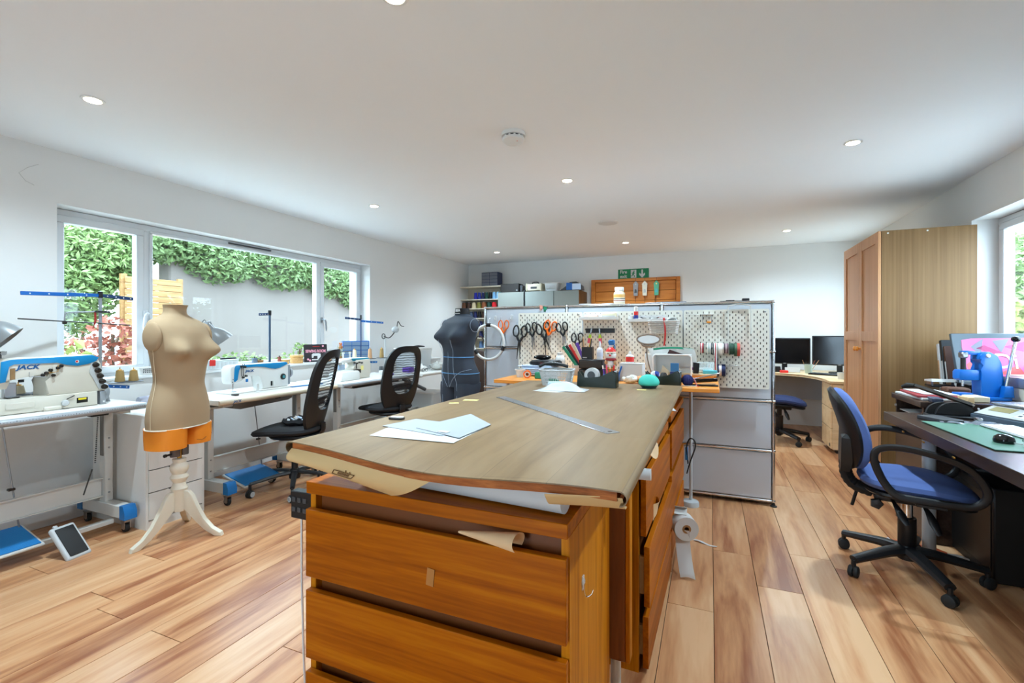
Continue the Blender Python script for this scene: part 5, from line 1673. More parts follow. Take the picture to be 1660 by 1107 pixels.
def stand(label, x, y, zbase, ztop, pole_m, arms, discs=(), pole_r=.009, name='thread_stand'):
    t = thing(name, label, 'thread stand', (x, y, zbase))
    G().cyl((0, 0, 0), (0, 0, ztop - zbase), pole_r, n=12).o('pole', pole_m, t)
    G().lathe([(0, 0), (.03, 0), (.03, .012), (.012, .02), (0, .02)], n=18).o('foot', 'dark_steel', t)
    G().lathe([(pole_r * 1.2, -.03), (pole_r * 1.5, -.03), (pole_r * 1.5, .012), (0, .016)], (0, 0, ztop - zbase), 12).o('cap', 'black_plastic', t)
    for z, (dx, dy, dz), m_ in arms:
        z -= zbase
        d = V((dx, dy, dz))
        ang = math.atan2(dy, dx)
        a = G().box((dx / 2, dy / 2, z + dz / 2), (d.length, .006, .022), (0, -math.atan2(dz, math.hypot(dx, dy)), ang), .002).o('arm', m_, t)
        for k in (.2, .45, .68, .9):
            p = V((dx * k, dy * k, z + dz * k))
            n_ = V((math.sin(ang), -math.cos(ang), 0))
            n_ = n_ if n_.x > 0 or (abs(n_.x) < .1 and n_.y < 0) else -n_
            G().lathe([(.0012, 0), (.004, 0), (.004, .0012), (.0012, .0012), (.0012, 0)], p + n_ * .003, 8, n_).o('thread_eye', 'white_plastic', a)
    for dx, dy, z in discs:
        G().lathe([(0, 0), (.062, 0), (.064, .003), (.06, .006), (0, .006)], (dx, dy, z - zbase), 24).o('spool_plate', 'dark_grey_plastic', t)
    return t


stand('grey pole thread stand with two long blue arms, far left', -3.66, 1.745, .785, 1.475, 'grey_metal',
      [(1.462, (.10, -.42, -.02), 'blue_metal'), (1.462, (-.02, .20, -.01), 'navy_metal'), (.872, (.06, -.40, -.01), 'blue_metal'), (.872, (.05, .14, -.02), 'blue_metal')],
      [(.03, .10, .885), (.03, .165, .885), (.05, -.29, .868), (.055, -.41, .868)])
cone((-3.635, 1.842, .892), 'gold_thread', .028, .075, 'gold thread cone on the left stand, left of the right pair', 'gold thread cones')
cone((-3.62, 1.915, .892), 'gold_thread', .028, .07, 'gold thread cone on the left stand, right of the right pair', 'gold thread cones')
cone((-3.605, 1.455, .8745), 'cream_thread', .030, .05, 'pale thread cone seen through the gap of the first machine', 'cream thread cones')
cone((-3.61, 1.335, .8745), 'cream_thread', .030, .045, 'pale thread cone behind the head of the first machine', 'cream thread cones')
t = thing('guide_rod', 'thin horizontal guide rods clamped to the left thread stand', 'guide rod', (-3.655, 1.745, 1.30))
G().cyl((.012, -.40, .0), (.012, .16, -.03), .004, n=8).o('rod', 'dark_steel', t)
G().tube(spline([(.012, .0, .055), (.012, -.02, .055), (.012, -.16, .045), (.012, -.185, .035), (.012, -.19, -.01), (.012, -.19, -.03)], 4), .004, 8).o('bent_rod', 'grey_metal', t)
G().box((.012, -.19, -.018), (.018, .02, .02), None, .003).o('clamp', 'dark_steel', t)
G().tube(spline([(.012, -.035, .06), (.012, -.035, .0), (.014, -.04, -.03), (.014, -.05, -.055)], 4), [.006] * 8 + [.003] * 5, 7).o('tweezers', mat('handle_red', (150, 34, 30), .4), t)
G().box((.012, 0, .055), (.03, .08, .012), None, .003).o('clamp', 'black_plastic', t)
stand('dark blue thread stand behind the lockstitch machine', -3.52, 2.90, .755, 1.40, mat('pole_slate', (70, 92, 116), .4, .4), [(1.38, (.03, -.13, -.008), 'navy_metal')], [(.0, -.06, .86)])
stand('slim thread stand with one dark and one bright blue arm', -3.47, 3.99, .755, 1.395, 'navy_metal',
      [(1.36, (.04, -.28, .01), 'navy_metal'), (1.345, (.06, .30, -.015), 'blue_metal'), (.90, (.04, .22, -.01), 'blue_plastic')], [(.03, .12, .93), (.04, .30, .93), (.02, -.12, .93)], .006)
for i, (y, x, m_, lb) in enumerate(((4.10, -3.44, 'tan_thread', 'tan thread cone on the overlock stand, middle one'), (4.285, -3.43, 'gold_thread', 'brown thread cone at the right end of the overlock stand'), (3.87, -3.45, 'cream_thread', 'pale thread cone behind the overlock machine top'))):
    cone((x, y, .937), m_, .024, .10, lb, 'overlock thread cones')
for i, y in enumerate((3.78, 3.88)):
    tag(G().cyl((0, 0, 0), (0, 0, .24), .009, n=10).lathe([(0, .24), (.014, .24), (.014, .26), (0, .26)], n=10).o('guide_post', 'white_metal', loc=(-3.52, y, .756)), ['left white telescopic post behind the overlock machine', 'right white telescopic post behind the overlock machine'][i], 'post', 'overlock posts')
simple('post_bar', 'thin dark bar across the two white overlock posts', 'bar', G().bx(-.006, .006, -.12, .14, 0, .008, .002), 'dark_grey_plastic', (-3.52, 3.83, 1.017))


# ---- lamps -----------------------------------------------------------
def work_lamp(label, head, tilt_y, base, elbow, rz):
    t = thing('work_lamp', label, 'lamp', base)
    b0 = V(base)
    h_, e_ = V(head) - b0, V(elbow) - b0
    G().lathe([(0, 0), (.03, 0), (.03, .02), (.014, .03), (0, .03)], n=18).o('base', 'light_grey_plastic', t)
    for k in (-.012, .012):
        G().cyl((k, 0, .03), e_ + V((k, 0, 0)), .005, n=8).o('arm', 'light_grey_plastic', t)
        G().cyl(e_ + V((k, 0, 0)), h_ + V((k, 0, .02)), .005, n=8).o('arm', 'light_grey_plastic', t)
    G().ell(e_, .02, 12, 8).o('joint', 'grey_plastic', t)
    n_ = V((math.cos(rz), math.sin(rz), -tilt_y)).normalized()
    sh = G().lathe([(.026, -.07), (.03, -.07), (.032, -.02), (.048, -.005), (.07, .03), (.084, .075), (.088, .098), (.085, .098), (.078, .07), (.06, .03), (.03, 0)], h_, 28, n_).o('shade', mat('lamp_grey', (128, 130, 130), .35, .1), t)
    G().ell(h_ + n_ * .055, .028, 14, 10).o('bulb', 'white_plastic', sh)
    G().tube(spline([h_ - n_ * .07, h_ - n_ * .09 + V((0, 0, .02)), (h_ + e_) / 2 + V((.02, 0, .05)), e_ + V((.02, 0, -.03))], 4), .003, 6).o('cord', 'dark_grey_plastic', t)
    G().lathe([(.0, -.014), (.022, -.014), (.022, .014), (0, .014)], h_ - n_ * .05 + V((0, 0, .02)), 12, (0, 1, .2)).o('knuckle', 'grey_plastic', t)
    return t


work_lamp('grey work lamp behind the beige mannequin', (-3.50, 2.385, 1.225), 1.3, (-3.66, 2.20, .755), (-3.60, 2.22, 1.235), R(58))
work_lamp('grey work lamp shade entering at the left edge', (-3.46, 1.16, 1.245), .9, (-3.68, .80, .785), (-3.62, .82, 1.22), R(62))

# ---- things on the window sill and tables ---------------------------
ZW = W1[2] + .021
SX = -3.925
t = thing('sill_basket', 'white perforated basket on the sill behind the mannequin', 'basket', (SX + .03, 2.18, ZW))
G().loft([[V((x, y, z)) for x, y in rrect(a, b, .02)] for a, b, z in ((.10, .20, 0), (.12, .23, .055), (.117, .226, .055), (.096, .196, .004))], True, True).o('shell', 'white_plastic', t)
g = G()
for j in range(3):
    for i in range(14):
        g.bx(.0555 + .0016 * j, .0575 + .0016 * j, -.088 + .013 * i, -.081 + .013 * i, .016 + .012 * j, .023 + .012 * j)
g.o('perforation', 'dark_grey_plastic', t)['kind'] = 'stuff'
simple('grey_roll', 'grey cloth roll lying under the sill basket', 'cloth', G().lathe([(0, -.09), (.03, -.085), (.034, 0), (.03, .085), (0, .09)], (0, 0, .034), 18, (0, 1, 0)), mat('cloth_grey', (176, 176, 190), .8), (-3.70, 2.06, .8), 0)
bpy.data.objects['grey_roll'].location = (-3.66, 2.05, .706)
for i, (y, m_, lb) in enumerate(((1.66, 'dark_grey_plastic', 'dark small thread spool lying by the first machine'), (1.59, 'gold_thread', 'brown small spool behind the first machine'), (1.71, 'grey_plastic', 'grey small spool at the end of the first table'))):
    t = thing('small_spool', lb, 'spool', (-3.58 + .03 * i, y, .785), group='small spools on the first table')
    G().lathe([(0, 0), (.02, 0), (.02, .004), (.017, .005), (.013, .034), (0, .034)], n=16).o('thread', m_, t)
    G().lathe([(0, .034), (.008, .034), (.006, .04), (0, .04)], n=12).o('core', 'note_yellow', t)
t = thing('storage_box', 'clear long storage box on the sill behind the machines', 'box', (-3.905, 2.62, ZW))
G().bx(-.05, .05, -.24, .24, 0, .07, .004).o('box', 'frosted_plastic', t)
G().bx(-.053, .053, -.243, .243, .071, .08, .003).o('lid', 'frosted_plastic', t)
for i in range(12):
    G().bx(.0502, .052, -.22 + .037 * i, -.2 + .037 * i, .01, .06).o('divider', 'light_grey_plastic', t)
simple('red_tag', 'bright red square tag hanging over the clear storage box', 'tag', G().bx(0, .002, -.026, .026, -.022, .03, .0005), 'red_plastic', (-3.852, 2.62, ZW + .055))
simple('black_marker', 'black marker lying on the clear storage box', 'marker', G().cyl((0, -.07, 0), (0, .07, 0), .008, n=10), 'black_plastic', (-3.88, 2.78, ZW + .0885))
simple('navy_marker', 'navy marker lying on the window sill left of the red tag', 'marker', G().cyl((0, -.09, 0), (0, .08, 0), .008, n=10), 'navy_card', (-3.845, 2.42, ZW + .010))
for i, (y, m_, r, h, lb) in enumerate(((3.06, 'grey_plastic', .028, .075, 'blue grey spool on the sill beside a brown one'), (3.12, 'card_brown', .03, .055, 'short brown spool on the window sill'), (3.33, 'red_plastic', .018, .075, 'small red brown spool behind the blue thread stand'))):
    t = thing('sill_spool', lb, 'spool', (-3.91, y, ZW), group='spools on the sill')
    G().lathe([(0, 0), (r, 0), (r, .006), (r * .86, .008), (r * .86, h - .008), (r, h - .006), (r, h), (0, h)], n=18).o('spool', mat('spool_slate', (92, 106, 122), .5) if i == 0 else ('card_brown' if i == 1 else mat('rust', (140, 70, 56), .6)), t)
    G().cyl((0, 0, h), (0, 0, h + .012), .006, n=8).o('peg', 'dark_steel', t)
for i, (y, r, h, lb) in enumerate(((3.385, .046, .046, 'small low round wicker box on the sill'), (3.535, .062, .085, 'larger round wicker box on the window sill'))):
    t = thing('wicker_box', lb, 'box', (-3.905, y, ZW), group='round wicker boxes')
    mat('wicker_tan', (206, 160, 98), .6, var=.15, scale=40, bump=.4, bscale=160)
    nb = 5 if i else 3
    for k in range(nb):
        z = h * .72 * k / nb
        G().lathe([(r * .96, z), (r, z + h * .35 / nb), (r * .96, z + h * .72 / nb), (0, z + h * .72 / nb), (0, z)], n=26).o('coil', 'wicker_tan', t)
    G().lathe([(0, h * .72), (r * 1.03, h * .72), (r * 1.05, h * .8), (r * 1.02, h * .97), (r * .9, h), (0, h)], n=26).o('lid', 'wicker_tan', t)
# SEWING ROOM sign
t = thing('sewing_sign', 'black tin sign with pink SEWING ROOM lettering and white machine', 'sign', (-3.88, 3.77, ZW), rot=(0, R(-8), R(-22)))
G().bx(-.004, 0, -.125, .125, 0, .19, .001).o('plate', mat('sign_black', (36, 30, 34), .4), t)
mat('sign_pink', (236, 160, 178), .5, var=0)
text('SEWING ROOM', .042, 'sign_pink', t, (.001, 0, .115), (PI / 2, 0, PI / 2), sx=.72, bold=.0012)
G().bx(.0, .0012, -.03, .045, .162, .17).o('pink_bar', 'handle_red', t)
G().prism([(-.045, .018), (.05, .018), (.05, .085), (.03, .092), (-.03, .092), (-.045, .08), (-.045, .045), (-.03, .045), (-.022, .065), (.015, .065), (.015, .03), (-.045, .03)], .0014, YZ(.0002)).o('machine_motif', 'paper_white', t)
for q in ((-.085, .03), (-.065, .018), (.09, .03), (.08, .17)):
    G().lathe([(0, 0), (.011, 0), (.011, .0012), (0, .0012)], (.0002, *q), 8, (1, 0, 0)).o('flower_motif', 'sign_pink', t)
simple('tan_reel', 'tan thread reel standing right of the black sign', 'reel', G().lathe([(0, 0), (.02, 0), (.018, .045), (0, .045)], n=16), 'tan_thread', (-3.85, 3.93, ZW))
t = thing('sill_plant', 'small dried orange flower in a tiny pot on the sill', 'plant', (-3.93, 4.18, ZW))
G().lathe([(0, 0), (.02, 0), (.026, .04), (.024, .042), (0, .036)], n=16).o('pot', 'card_brown', t)
g = G()
for i in range(9):
    a = i * 2.4
    g.tube(spline([(0, 0, .035), (.012 * math.cos(a), .02 * math.sin(a), .09), (.02 * math.cos(a), .05 * math.sin(a), .13 + .02 * (i % 3))], 3), .0018, 5)
g.o('stems', 'leaf_lime', t)
g = G()
for i in range(12):
    g.ell((random.uniform(-.012, .012), random.uniform(-.018, .012), .13 + .06 * random.random()), (.008, .008, .014), 8, 6)
g.o('flower_head', mat('petal_orange', (206, 124, 76), .7, var=.15), t)['kind'] = 'stuff'
# blue drawer organiser on the sill's right end
def organiser(label, loc, w_, d_, h_, nx, nz, body, face, rz=0, drawer_m='blue_clear_plastic'):
    t = thing('drawer_organiser', label, 'organiser', loc, rz)
    G().bx(-w_ / 2, w_ / 2, -d_ / 2 + .006, d_ / 2, 0, h_, .004).o('body', body, t)
    for i in range(nx):
        for j in range(nz):
            x0, z0 = -w_ / 2 + .008 + i * (w_ - .012) / nx, .008 + j * (h_ - .012) / nz
            x1, z1 = x0 + (w_ - .012) / nx - .006, z0 + (h_ - .012) / nz - .006
            dd = G().bx(x0, x1, -d_ / 2 - .002, -d_ / 2 + .006, z0, z1, .001).o('drawer', drawer_m, t)
            G().bx((x0 + x1) / 2 - .012, (x0 + x1) / 2 + .012, -d_ / 2 - .008, -d_ / 2 - .002, z0 + .006, z0 + .012).o('pull', drawer_m, dd)
    return t


organiser('blue plastic drawer organiser on the right end of the sill', (-3.90, 4.39, ZW), .30, .17, .215, 3, 4, 'blue_metal', 'blue', R(48))
# blue tape dots and small boxes near chair C
for i, (y, m_) in enumerate(((4.30, 'dark_grey_plastic'), (4.36, 'clear_plastic'), (4.42, 'dark_grey_plastic'))):
    simple('small_jar', ['dark bobbin jar right of the overlock machine', 'clear bobbin jar between two dark jars', 'dark bobbin jar at the far side of the clear jar'][i], 'jar', G().lathe([(0, 0), (.022, 0), (.022, .075), (.018, .08), (0, .08)], n=16), m_, (-3.45, y + .08 if i == 2 else y, .756), 0)
simple('purple_dish', 'purple magnetic pin dish on the third table', 'dish', G().lathe([(0, 0), (.05, 0), (.06, .016), (.056, .018), (.046, .008), (0, .008)], n=24), 'purple_plastic', (-3.22, 4.14, .756))
simple('white_tub', 'white tub behind the purple dish', 'tub', G().lathe([(0, 0), (.045, 0), (.05, .04), (.046, .042), (0, .036)], n=22), 'white_plastic', (-3.34, 4.20, .756))

# ================================================================ dress forms
def body_ring(cx, cy, z, a, bf, bb, bumps=(), n=40, flat=2.2):
    """ring facing +x: a lateral half width, bf front depth, bb back depth; bumps (angle, height, spread)"""
    r_ = []
    for i in range(n):
        t = 2 * PI * i / n
        c, s = math.cos(t), math.sin(t)
        k = (abs(c) ** flat + abs(s) ** flat) ** (-1 / flat)
        x = (bf if c > 0 else bb) * c * k
        y = a * s * k
        for an, h, sp in bumps:
            d = math.atan2(math.sin(t - an), math.cos(t - an))
            q = h * math.exp(-(d / sp) ** 2)
            x += q * math.cos(an * .55)
            y += q * math.sin(an * .55)
        r_.append(V((cx + x, cy + y, z)))
    return r_


def torso(g, rows, bust_z, bust_h, bust_s=.075, ang=.62, sp=.42, n=44):
    """rows: (z, cx, a, bf, bb); interpolated smoothly"""
    rows = sorted(rows)
    zs = [r[0] for r in rows]
    K = [spline([V((r[1], r[2], r[3])) for r in rows], 6), spline([V((r[4], r[0], 0)) for r in rows], 6)]
    rings = []
    for p, q in zip(*K):
        z = q.y
        b = bust_h * math.exp(-((z - bust_z) / bust_s) ** 2)
        if z < bust_z:
            b = bust_h * math.exp(-((z - bust_z) / (bust_s * .72)) ** 2)
        rings.append(body_ring(p.x, 0, z, max(p.y, .01), max(p.z, .01), max(q.x, .01), ((ang, b, sp), (-ang, b, sp)), n))
    g.loft(rings)
    return g


mat('calico', (168, 142, 110), .85, var=.05, scale=10, bump=.12, bscale=500)
mat('foam_orange', (232, 136, 30), .6, var=.08)
mat('navy_jersey', (44, 52, 64), .75, var=.12, scale=12, bump=.08, bscale=400)
mat('seam_pale', (150, 168, 186), .7, var=0)
mat('tape_blue', (96, 156, 206), .6, var=0)
d1 = thing('dress_form', 'beige calico dress form on a white turned stand', 'mannequin', (-2.945, 1.80, 0), R(14))
rows = [(.66, .0, .182, .115, .125), (.72, .0, .186, .115, .125), (.80, .0, .178, .112, .115), (.90, .0, .150, .10, .10), (.96, .004, .148, .102, .098), (1.04, .006, .162, .11, .105), (1.12, .006, .178, .116, .112), (1.20, .0, .188, .108, .112), (1.25, -.008, .186, .092, .10), (1.285, -.018, .165, .072, .088), (1.31, -.026, .11, .06, .07), (1.33, -.03, .068, .054, .058), (1.36, -.03, .060, .052, .055), (1.386, -.026, .066, .056, .058)]
torso(G(), rows, 1.11, .074, .058, ang=.60, sp=.32).o('torso', 'calico', d1, smooth=60)
for s in (-1, 1):
    G().ell((0, s * .178, 1.195), (.062, .022, .085), 20, 14).o('arm_plate', 'calico', d1)
# seam lines and cover hem
for s in (-1, 1):
    G().tube(spline([(.012, s * .186, 1.12), (.0, s * .166, 1.02), (-.004, s * .155, .93), (-.004, s * .184, .78), (0, s * .19, .67)], 6), .0012, 5).o('seam', 'cream_thread', d1)
G().tube([tuple(p) for p in body_ring(0, 0, .662, .186, .119, .129, n=44)], .004, 6, True).o('hem', 'cream_paint', d1)
rw2 = [(.545, .0, .176, .106, .115), (.60, 0, .178, .11, .12), (.664, 0, .178, .111, .121)]
g = G()
for s in (-1, 1):
    rings = []
    for z, cx_, a, bf, bb in rw2:
        rings.append([V((p.x, p.y * .49 + s * .0895, p.z)) for p in body_ring(cx_, 0, z, a, bf, bb, n=32)])
    G().loft(rings).o('thigh_block', 'foam_orange', d1)
G().tube(spline([(.1, .02, .575), (.112, .05, .57), (.105, .09, .58), (.085, .13, .573)], 4), .0014, 5).o('crack', 'dark_oak', d1)
for s in (-1, 1):
    G().cyl((0, s * .03, .48), (0, s * .03, .545), .026, n=18).o('socket', mat('socket_taupe', (92, 84, 80), .5), d1)
G().cyl((0, .0, .44), (0, 0, .56), .012, n=14).o('pole', 'brass', d1)
G().cyl((.0, -.055, .50), (0, -.09, .50), .006, n=8).lathe([(0, 0), (.01, 0), (.01, .012), (0, .012)], (0, -.09, .50), 8, (0, -1, 0)).o('set_screw', 'black_plastic', d1)
st_ = G().lathe([(0, .15), (.038, .15), (.04, .165), (.04, .27), (.046, .285), (.036, .30), (.032, .32), (.046, .345), (.048, .352), (.036, .372), (.046, .392), (.05, .41), (.044, .428), (.032, .44), (.036, .452), (.036, .462), (.02, .464), (0, .464)], n=28).o('stand_column', 'cream_paint', d1)
for i, a in enumerate((R(-68 - 36), R(45 - 36), R(160 - 36))):
    # flat curved tripod legs
    prof_ = [(.034, .27), (.06, .268), (.085, .24), (.11, .18), (.15, .10), (.20, .045), (.255, .022), (.262, .0), (.22, .0), (.16, .035), (.11, .085), (.075, .13), (.034, .16)]
    G().prism(prof_, .03, M.Rotation(a, 4, 'Z') @ M.Translation((0, .015, 0)) @ XZ(0), .004).o('stand_leg', 'cream_paint', d1)

d2 = thing('dress_form', 'charcoal dress form with thighs and white seam lines beside the partition', 'mannequin', (-1.82, 3.22, 0), R(-112))
rows = [(.80, .0, .168, .10, .135), (.86, .0, .176, .105, .14), (.92, .0, .170, .108, .125), (.98, .004, .146, .108, .105), (1.03, .006, .135, .105, .095), (1.10, .008, .142, .108, .10), (1.17, .008, .156, .112, .11), (1.23, .004, .172, .108, .112), (1.29, -.004, .178, .092, .10), (1.325, -.016, .155, .07, .085), (1.345, -.024, .10, .056, .068), (1.36, -.028, .066, .05, .054), (1.385, -.028, .058, .048, .05)]
torso(G(), rows, 1.185, .066, .06, ang=.6, sp=.37).o('torso', 'navy_jersey', d2, smooth=60)
G().loft([body_ring(-.028, 0, z, a, b, b, n=28) for z, a, b in ((1.365, .064, .053), (1.41, .058, .05), (1.412, .03, .03))]).o('neck_band', 'black_fabric', d2)
for s in (-1, 1):
    rings = [[V((p.x, p.y + s * .088, p.z)) for p in body_ring(cx_, 0, z, a, bf, bb, n=28)] for z, cx_, a, bf, bb in ((.58, .012, .066, .07, .075), (.66, .01, .075, .08, .085), (.74, .006, .083, .092, .105), (.80, .0, .086, .098, .125), (.83, .0, .082, .095, .125))]
    G().loft(rings).o('thigh', 'navy_jersey', d2, smooth=60)
    G().ell((-.005, s * .166, 1.275), (.05, .028, .05), 20, 14).o('arm_cap', 'navy_jersey', d2)
    G().tube([(.05 * math.cos(a * PI / 12) - .005, s * (.185), 1.275 + .05 * math.sin(a * PI / 12)) for a in range(24)], .0012, 5, True).o('seam', 'seam_pale', d2)
    G().tube(spline([(.06, s * .10, 1.30), (.13, s * .075, 1.22), (.148, s * .075, 1.16), (.118, s * .068, 1.08), (.112, s * .062, 1.02), (.112, s * .07, .92), (.098, s * .09, .82), (.096, s * .09, .70), (.09, s * .09, .60)], 6), .0014, 5).o('seam', 'seam_pale', d2)
    G().tube(spline([(.108, s * .012, .80), (.108, s * .06, .87), (.085, s * .12, .92), (.02, s * .172, .94)], 6), .0015, 5).o('seam', 'seam_pale', d2)
G().tube(spline([(.045, 0, 1.33), (.10, 0, 1.25), (.116, 0, 1.17), (.112, 0, 1.05), (.112, 0, .92), (.10, 0, .80)], 6), .0014, 5).o('seam', 'seam_pale', d2)
for z, a, bf, bb, cx_ in ((1.03, .137, .107, .097, .006), (.905, .175, .109, .131, 0)):
    G().tube([tuple(p) for p in body_ring(cx_, 0, z, a, bf, bb, n=44)], .003, 6, True).o('waist_tape', 'tape_blue', d2)
text('BBA', .03, 'paper_white', d2, (.026, .012, 1.392), (PI / 2, 0, PI / 2), ext=.002, sx=1.0, bold=.001)
G().bx(.0245, .028, -.03, .035, 1.367, 1.372).o('neck_print', 'paper_white', d2)
G().cyl((0, 0, .03), (0, 0, .62), .014, n=14).o('pole', 'dark_steel', d2)
G().bx(-.03, .03, -.12, .12, .60, .625, .003).o('leg_plate', 'dark_steel', d2)
G().lathe([(0, 0), (.2, 0), (.2, .012), (.03, .03), (0, .03)], n=32).o('base', 'dark_steel', d2)

# ================================================================ chairs
def star_base(t, m, r=.31, ang=0, wheel_m='black_rubber', hubcap=None, h0=.085, col_top=.42, col_m=None, col_r=.026, arm_r=.02):
    for i in range(5):
        a = ang + i * 2 * PI / 5
        c, s = math.cos(a), math.sin(a)
        G().tube([(.03 * c, .03 * s, h0 + .035), (.12 * c, .12 * s, h0 + .03), (r * c, r * s, h0 + .002)], [arm_r * 1.25, arm_r * 1.1, arm_r * .85], 8, flat=.7).o('base_arm', m, t)
        b = a + .6
        dx, dy = math.cos(b), math.sin(b)
        w_ = G()
        for k in (-1, 1):
            w_.lathe([(0, 0), (.026, 0), (.028, .004), (.027, .015), (.02, .019), (0, .019)], (r * c - dy * .003 * k, r * s + dx * .003 * k, .028), 16, (-dy * k, dx * k, 0))
        w_ = w_.o('castor', wheel_m, t)
        if hubcap:
            for k in (-1, 1):
                G().lathe([(.013, .0), (.02, .0), (.02, .003), (.013, .003), (.013, 0)], (r * c - dy * .023 * k, r * s + dx * .023 * k, .028), 16, (-dy * k, dx * k, 0)).o('rim', hubcap, w_)
        G().cyl((r * c, r * s, .04), (r * c, r * s, h0), .011, n=8).o('castor_stem', m, w_)
    G().lathe([(0, h0 - .01), (.04, h0 - .01), (.045, h0 + .03), (.034, h0 + .06), (col_r + .004, h0 + .065), (col_r + .004, h0 + .20), (0, h0 + .20)], n=20).o('hub', m, t)
    G().cyl((0, 0, h0 + .18), (0, 0, col_top), col_r * .72, n=16).o('gas_lift', col_m or m, t)


def cushion(g, w_, d_, z0, z1, ex=2.6, front_drop=.02, cx_=0):
    """rounded seat pad; +x is the front"""
    rows = []
    n = 40
    for k, (f, z) in enumerate(((.80, z0), (.95, z0 + (z1 - z0) * .2), (1.0, z0 + (z1 - z0) * .5), (.97, z0 + (z1 - z0) * .8), (.86, z1 - .004), (.6, z1), (.3, z1), (.02, z1 - .003))):
        r_ = []
        for i in range(n):
            t = 2 * PI * i / n
            c, s = math.cos(t), math.sin(t)
            q = (abs(c) ** ex + abs(s) ** ex) ** (-1 / ex)
            x, y = d_ / 2 * c * q * f, w_ / 2 * s * q * f
            r_.append(V((x + cx_, y, z - front_drop * max(0, x / (d_ / 2)) ** 2 * (1 if z > z0 else .6))))
        rows.append(r_)
    g.loft(rows, True, True)
    return g


def mesh_chair(label, x, y, rz, seat_item=False):
    """swivel chair with a tall mesh back; faces +x"""
    t = thing('mesh_chair', label, 'chair', (x, y, 0), rz, group='black mesh back swivel chairs')
    star_base(t, 'black_plastic', .31, R(40), 'black_rubber', 'light_grey_plastic', .10, .43, 'dark_steel', .02, .019)
    cushion(G(), .47, .50, .45, .505, 2.8, .03, .04).o('seat', 'black_fabric', t)
    cushion(G(), .36, .38, .41, .452, 2.6, .0, -.02).o('seat_shell', 'black_plastic', t)
    # back: bowed frame with an opening
    def bk(u, v):
        # u in [-1,1] across, v in [0,1] up
        xx = -.205 - .05 * math.sin(v * PI * .9) * .3 - .10 * v * v + .05 * (u * u) + (.06 * (1 - v) ** 3)
        return V((xx, u * .225, .43 + .66 * v))
    def outl(a, s, cv=.52):
        c, q = math.cos(a), math.sin(a)
        e = (abs(c) ** 3.2 + abs(q) ** 3.2) ** (-1 / 3.2)
        u, v = c * e, q * e
        if v < 0:
            u *= (1 - .22 * v * v)
        return u, v
    n = 56
    g = G()
    rings = []
    for (su, sv, dv, dx) in ((1.0, .5, .5, .0), (1.0, .5, .5, .022), (.64, .31, .60, .024), (.64, .31, .60, -.002)):
        r_ = []
        for i in range(n):
            u, v = outl(2 * PI * i / n, 1)
            p = bk(u * su, dv + v * sv)
            r_.append(p - V((dx, 0, 0)))
        rings.append(r_)
    rings.append(rings[0])
    vr = [[g._v(p) for p in q] for q in rings[:-1]]
    for a in range(4):
        for i in range(n):
            g._f([vr[a][i], vr[a][(i + 1) % n], vr[(a + 1) % 4][(i + 1) % n], vr[(a + 1) % 4][i]])
    g.o('back_frame', 'black_plastic', t)
    g = G()
    rr = []
    for f in (1.06, .8, .5, .2, .02):
        r_ = []
        for i in range(n):
            u, v = outl(2 * PI * i / n, 1)
            r_.append(bk(u * .64 * f, .60 + v * .31 * f) - V((.012, 0, 0)))
        rr.append(r_)
    g.loft(rr, False, True)
    g.o('mesh', net('chair_mesh', (40, 42, 46), cover=.62), t)
    G().sheet(lambda u, v: bk((u - .5) * 1.36, .36 + .085 * v + .03 * (2 * u - 1) ** 2 * -1) - V((-.004 - .02 * math.sin(v * PI), 0, 0)), 14, 5, .006).o('lumbar_bar', 'black_plastic', t)
    G().tube(spline([(-.05, 0, .43), (-.16, 0, .425), (-.215, 0, .46), (-.22, 0, .52)], 5), [.03] * 16, 8, flat=.6).o('back_bracket', 'black_plastic', t)
    return t


mesh_chair('black mesh chair with a bowl of trimmings on its seat', -2.98, 2.68, R(203))
t = thing('trimming_pouch', 'black cloth pouch of scraps lying on the nearer mesh chair', 'pouch', (-2.97, 2.70, .506))
g = G().lathe([(0, .0), (.09, 0), (.115, .025), (.105, .045), (.09, .04), (.08, .02), (0, .014)], n=28)
for v in g.bm.verts:
    v.co.z = max(.0, v.co.z + .012 * noise.noise(v.co * 20))
g.o('pouch', 'black_fabric', t)
for i in range(10):
    G().box((random.uniform(-.05, .05), random.uniform(-.05, .05), .03 + .015 * random.random()), (.035, .02, .006), (random.uniform(-.6, .6), random.uniform(-.6, .6), random.uniform(0, 3)), .002).o('scrap', ['paper_blue', 'light_grey_plastic', 'birch', 'paper_white'][i % 4], t)
mesh_chair('black mesh chair in front of the overlock table', -2.98, 3.82, R(166))


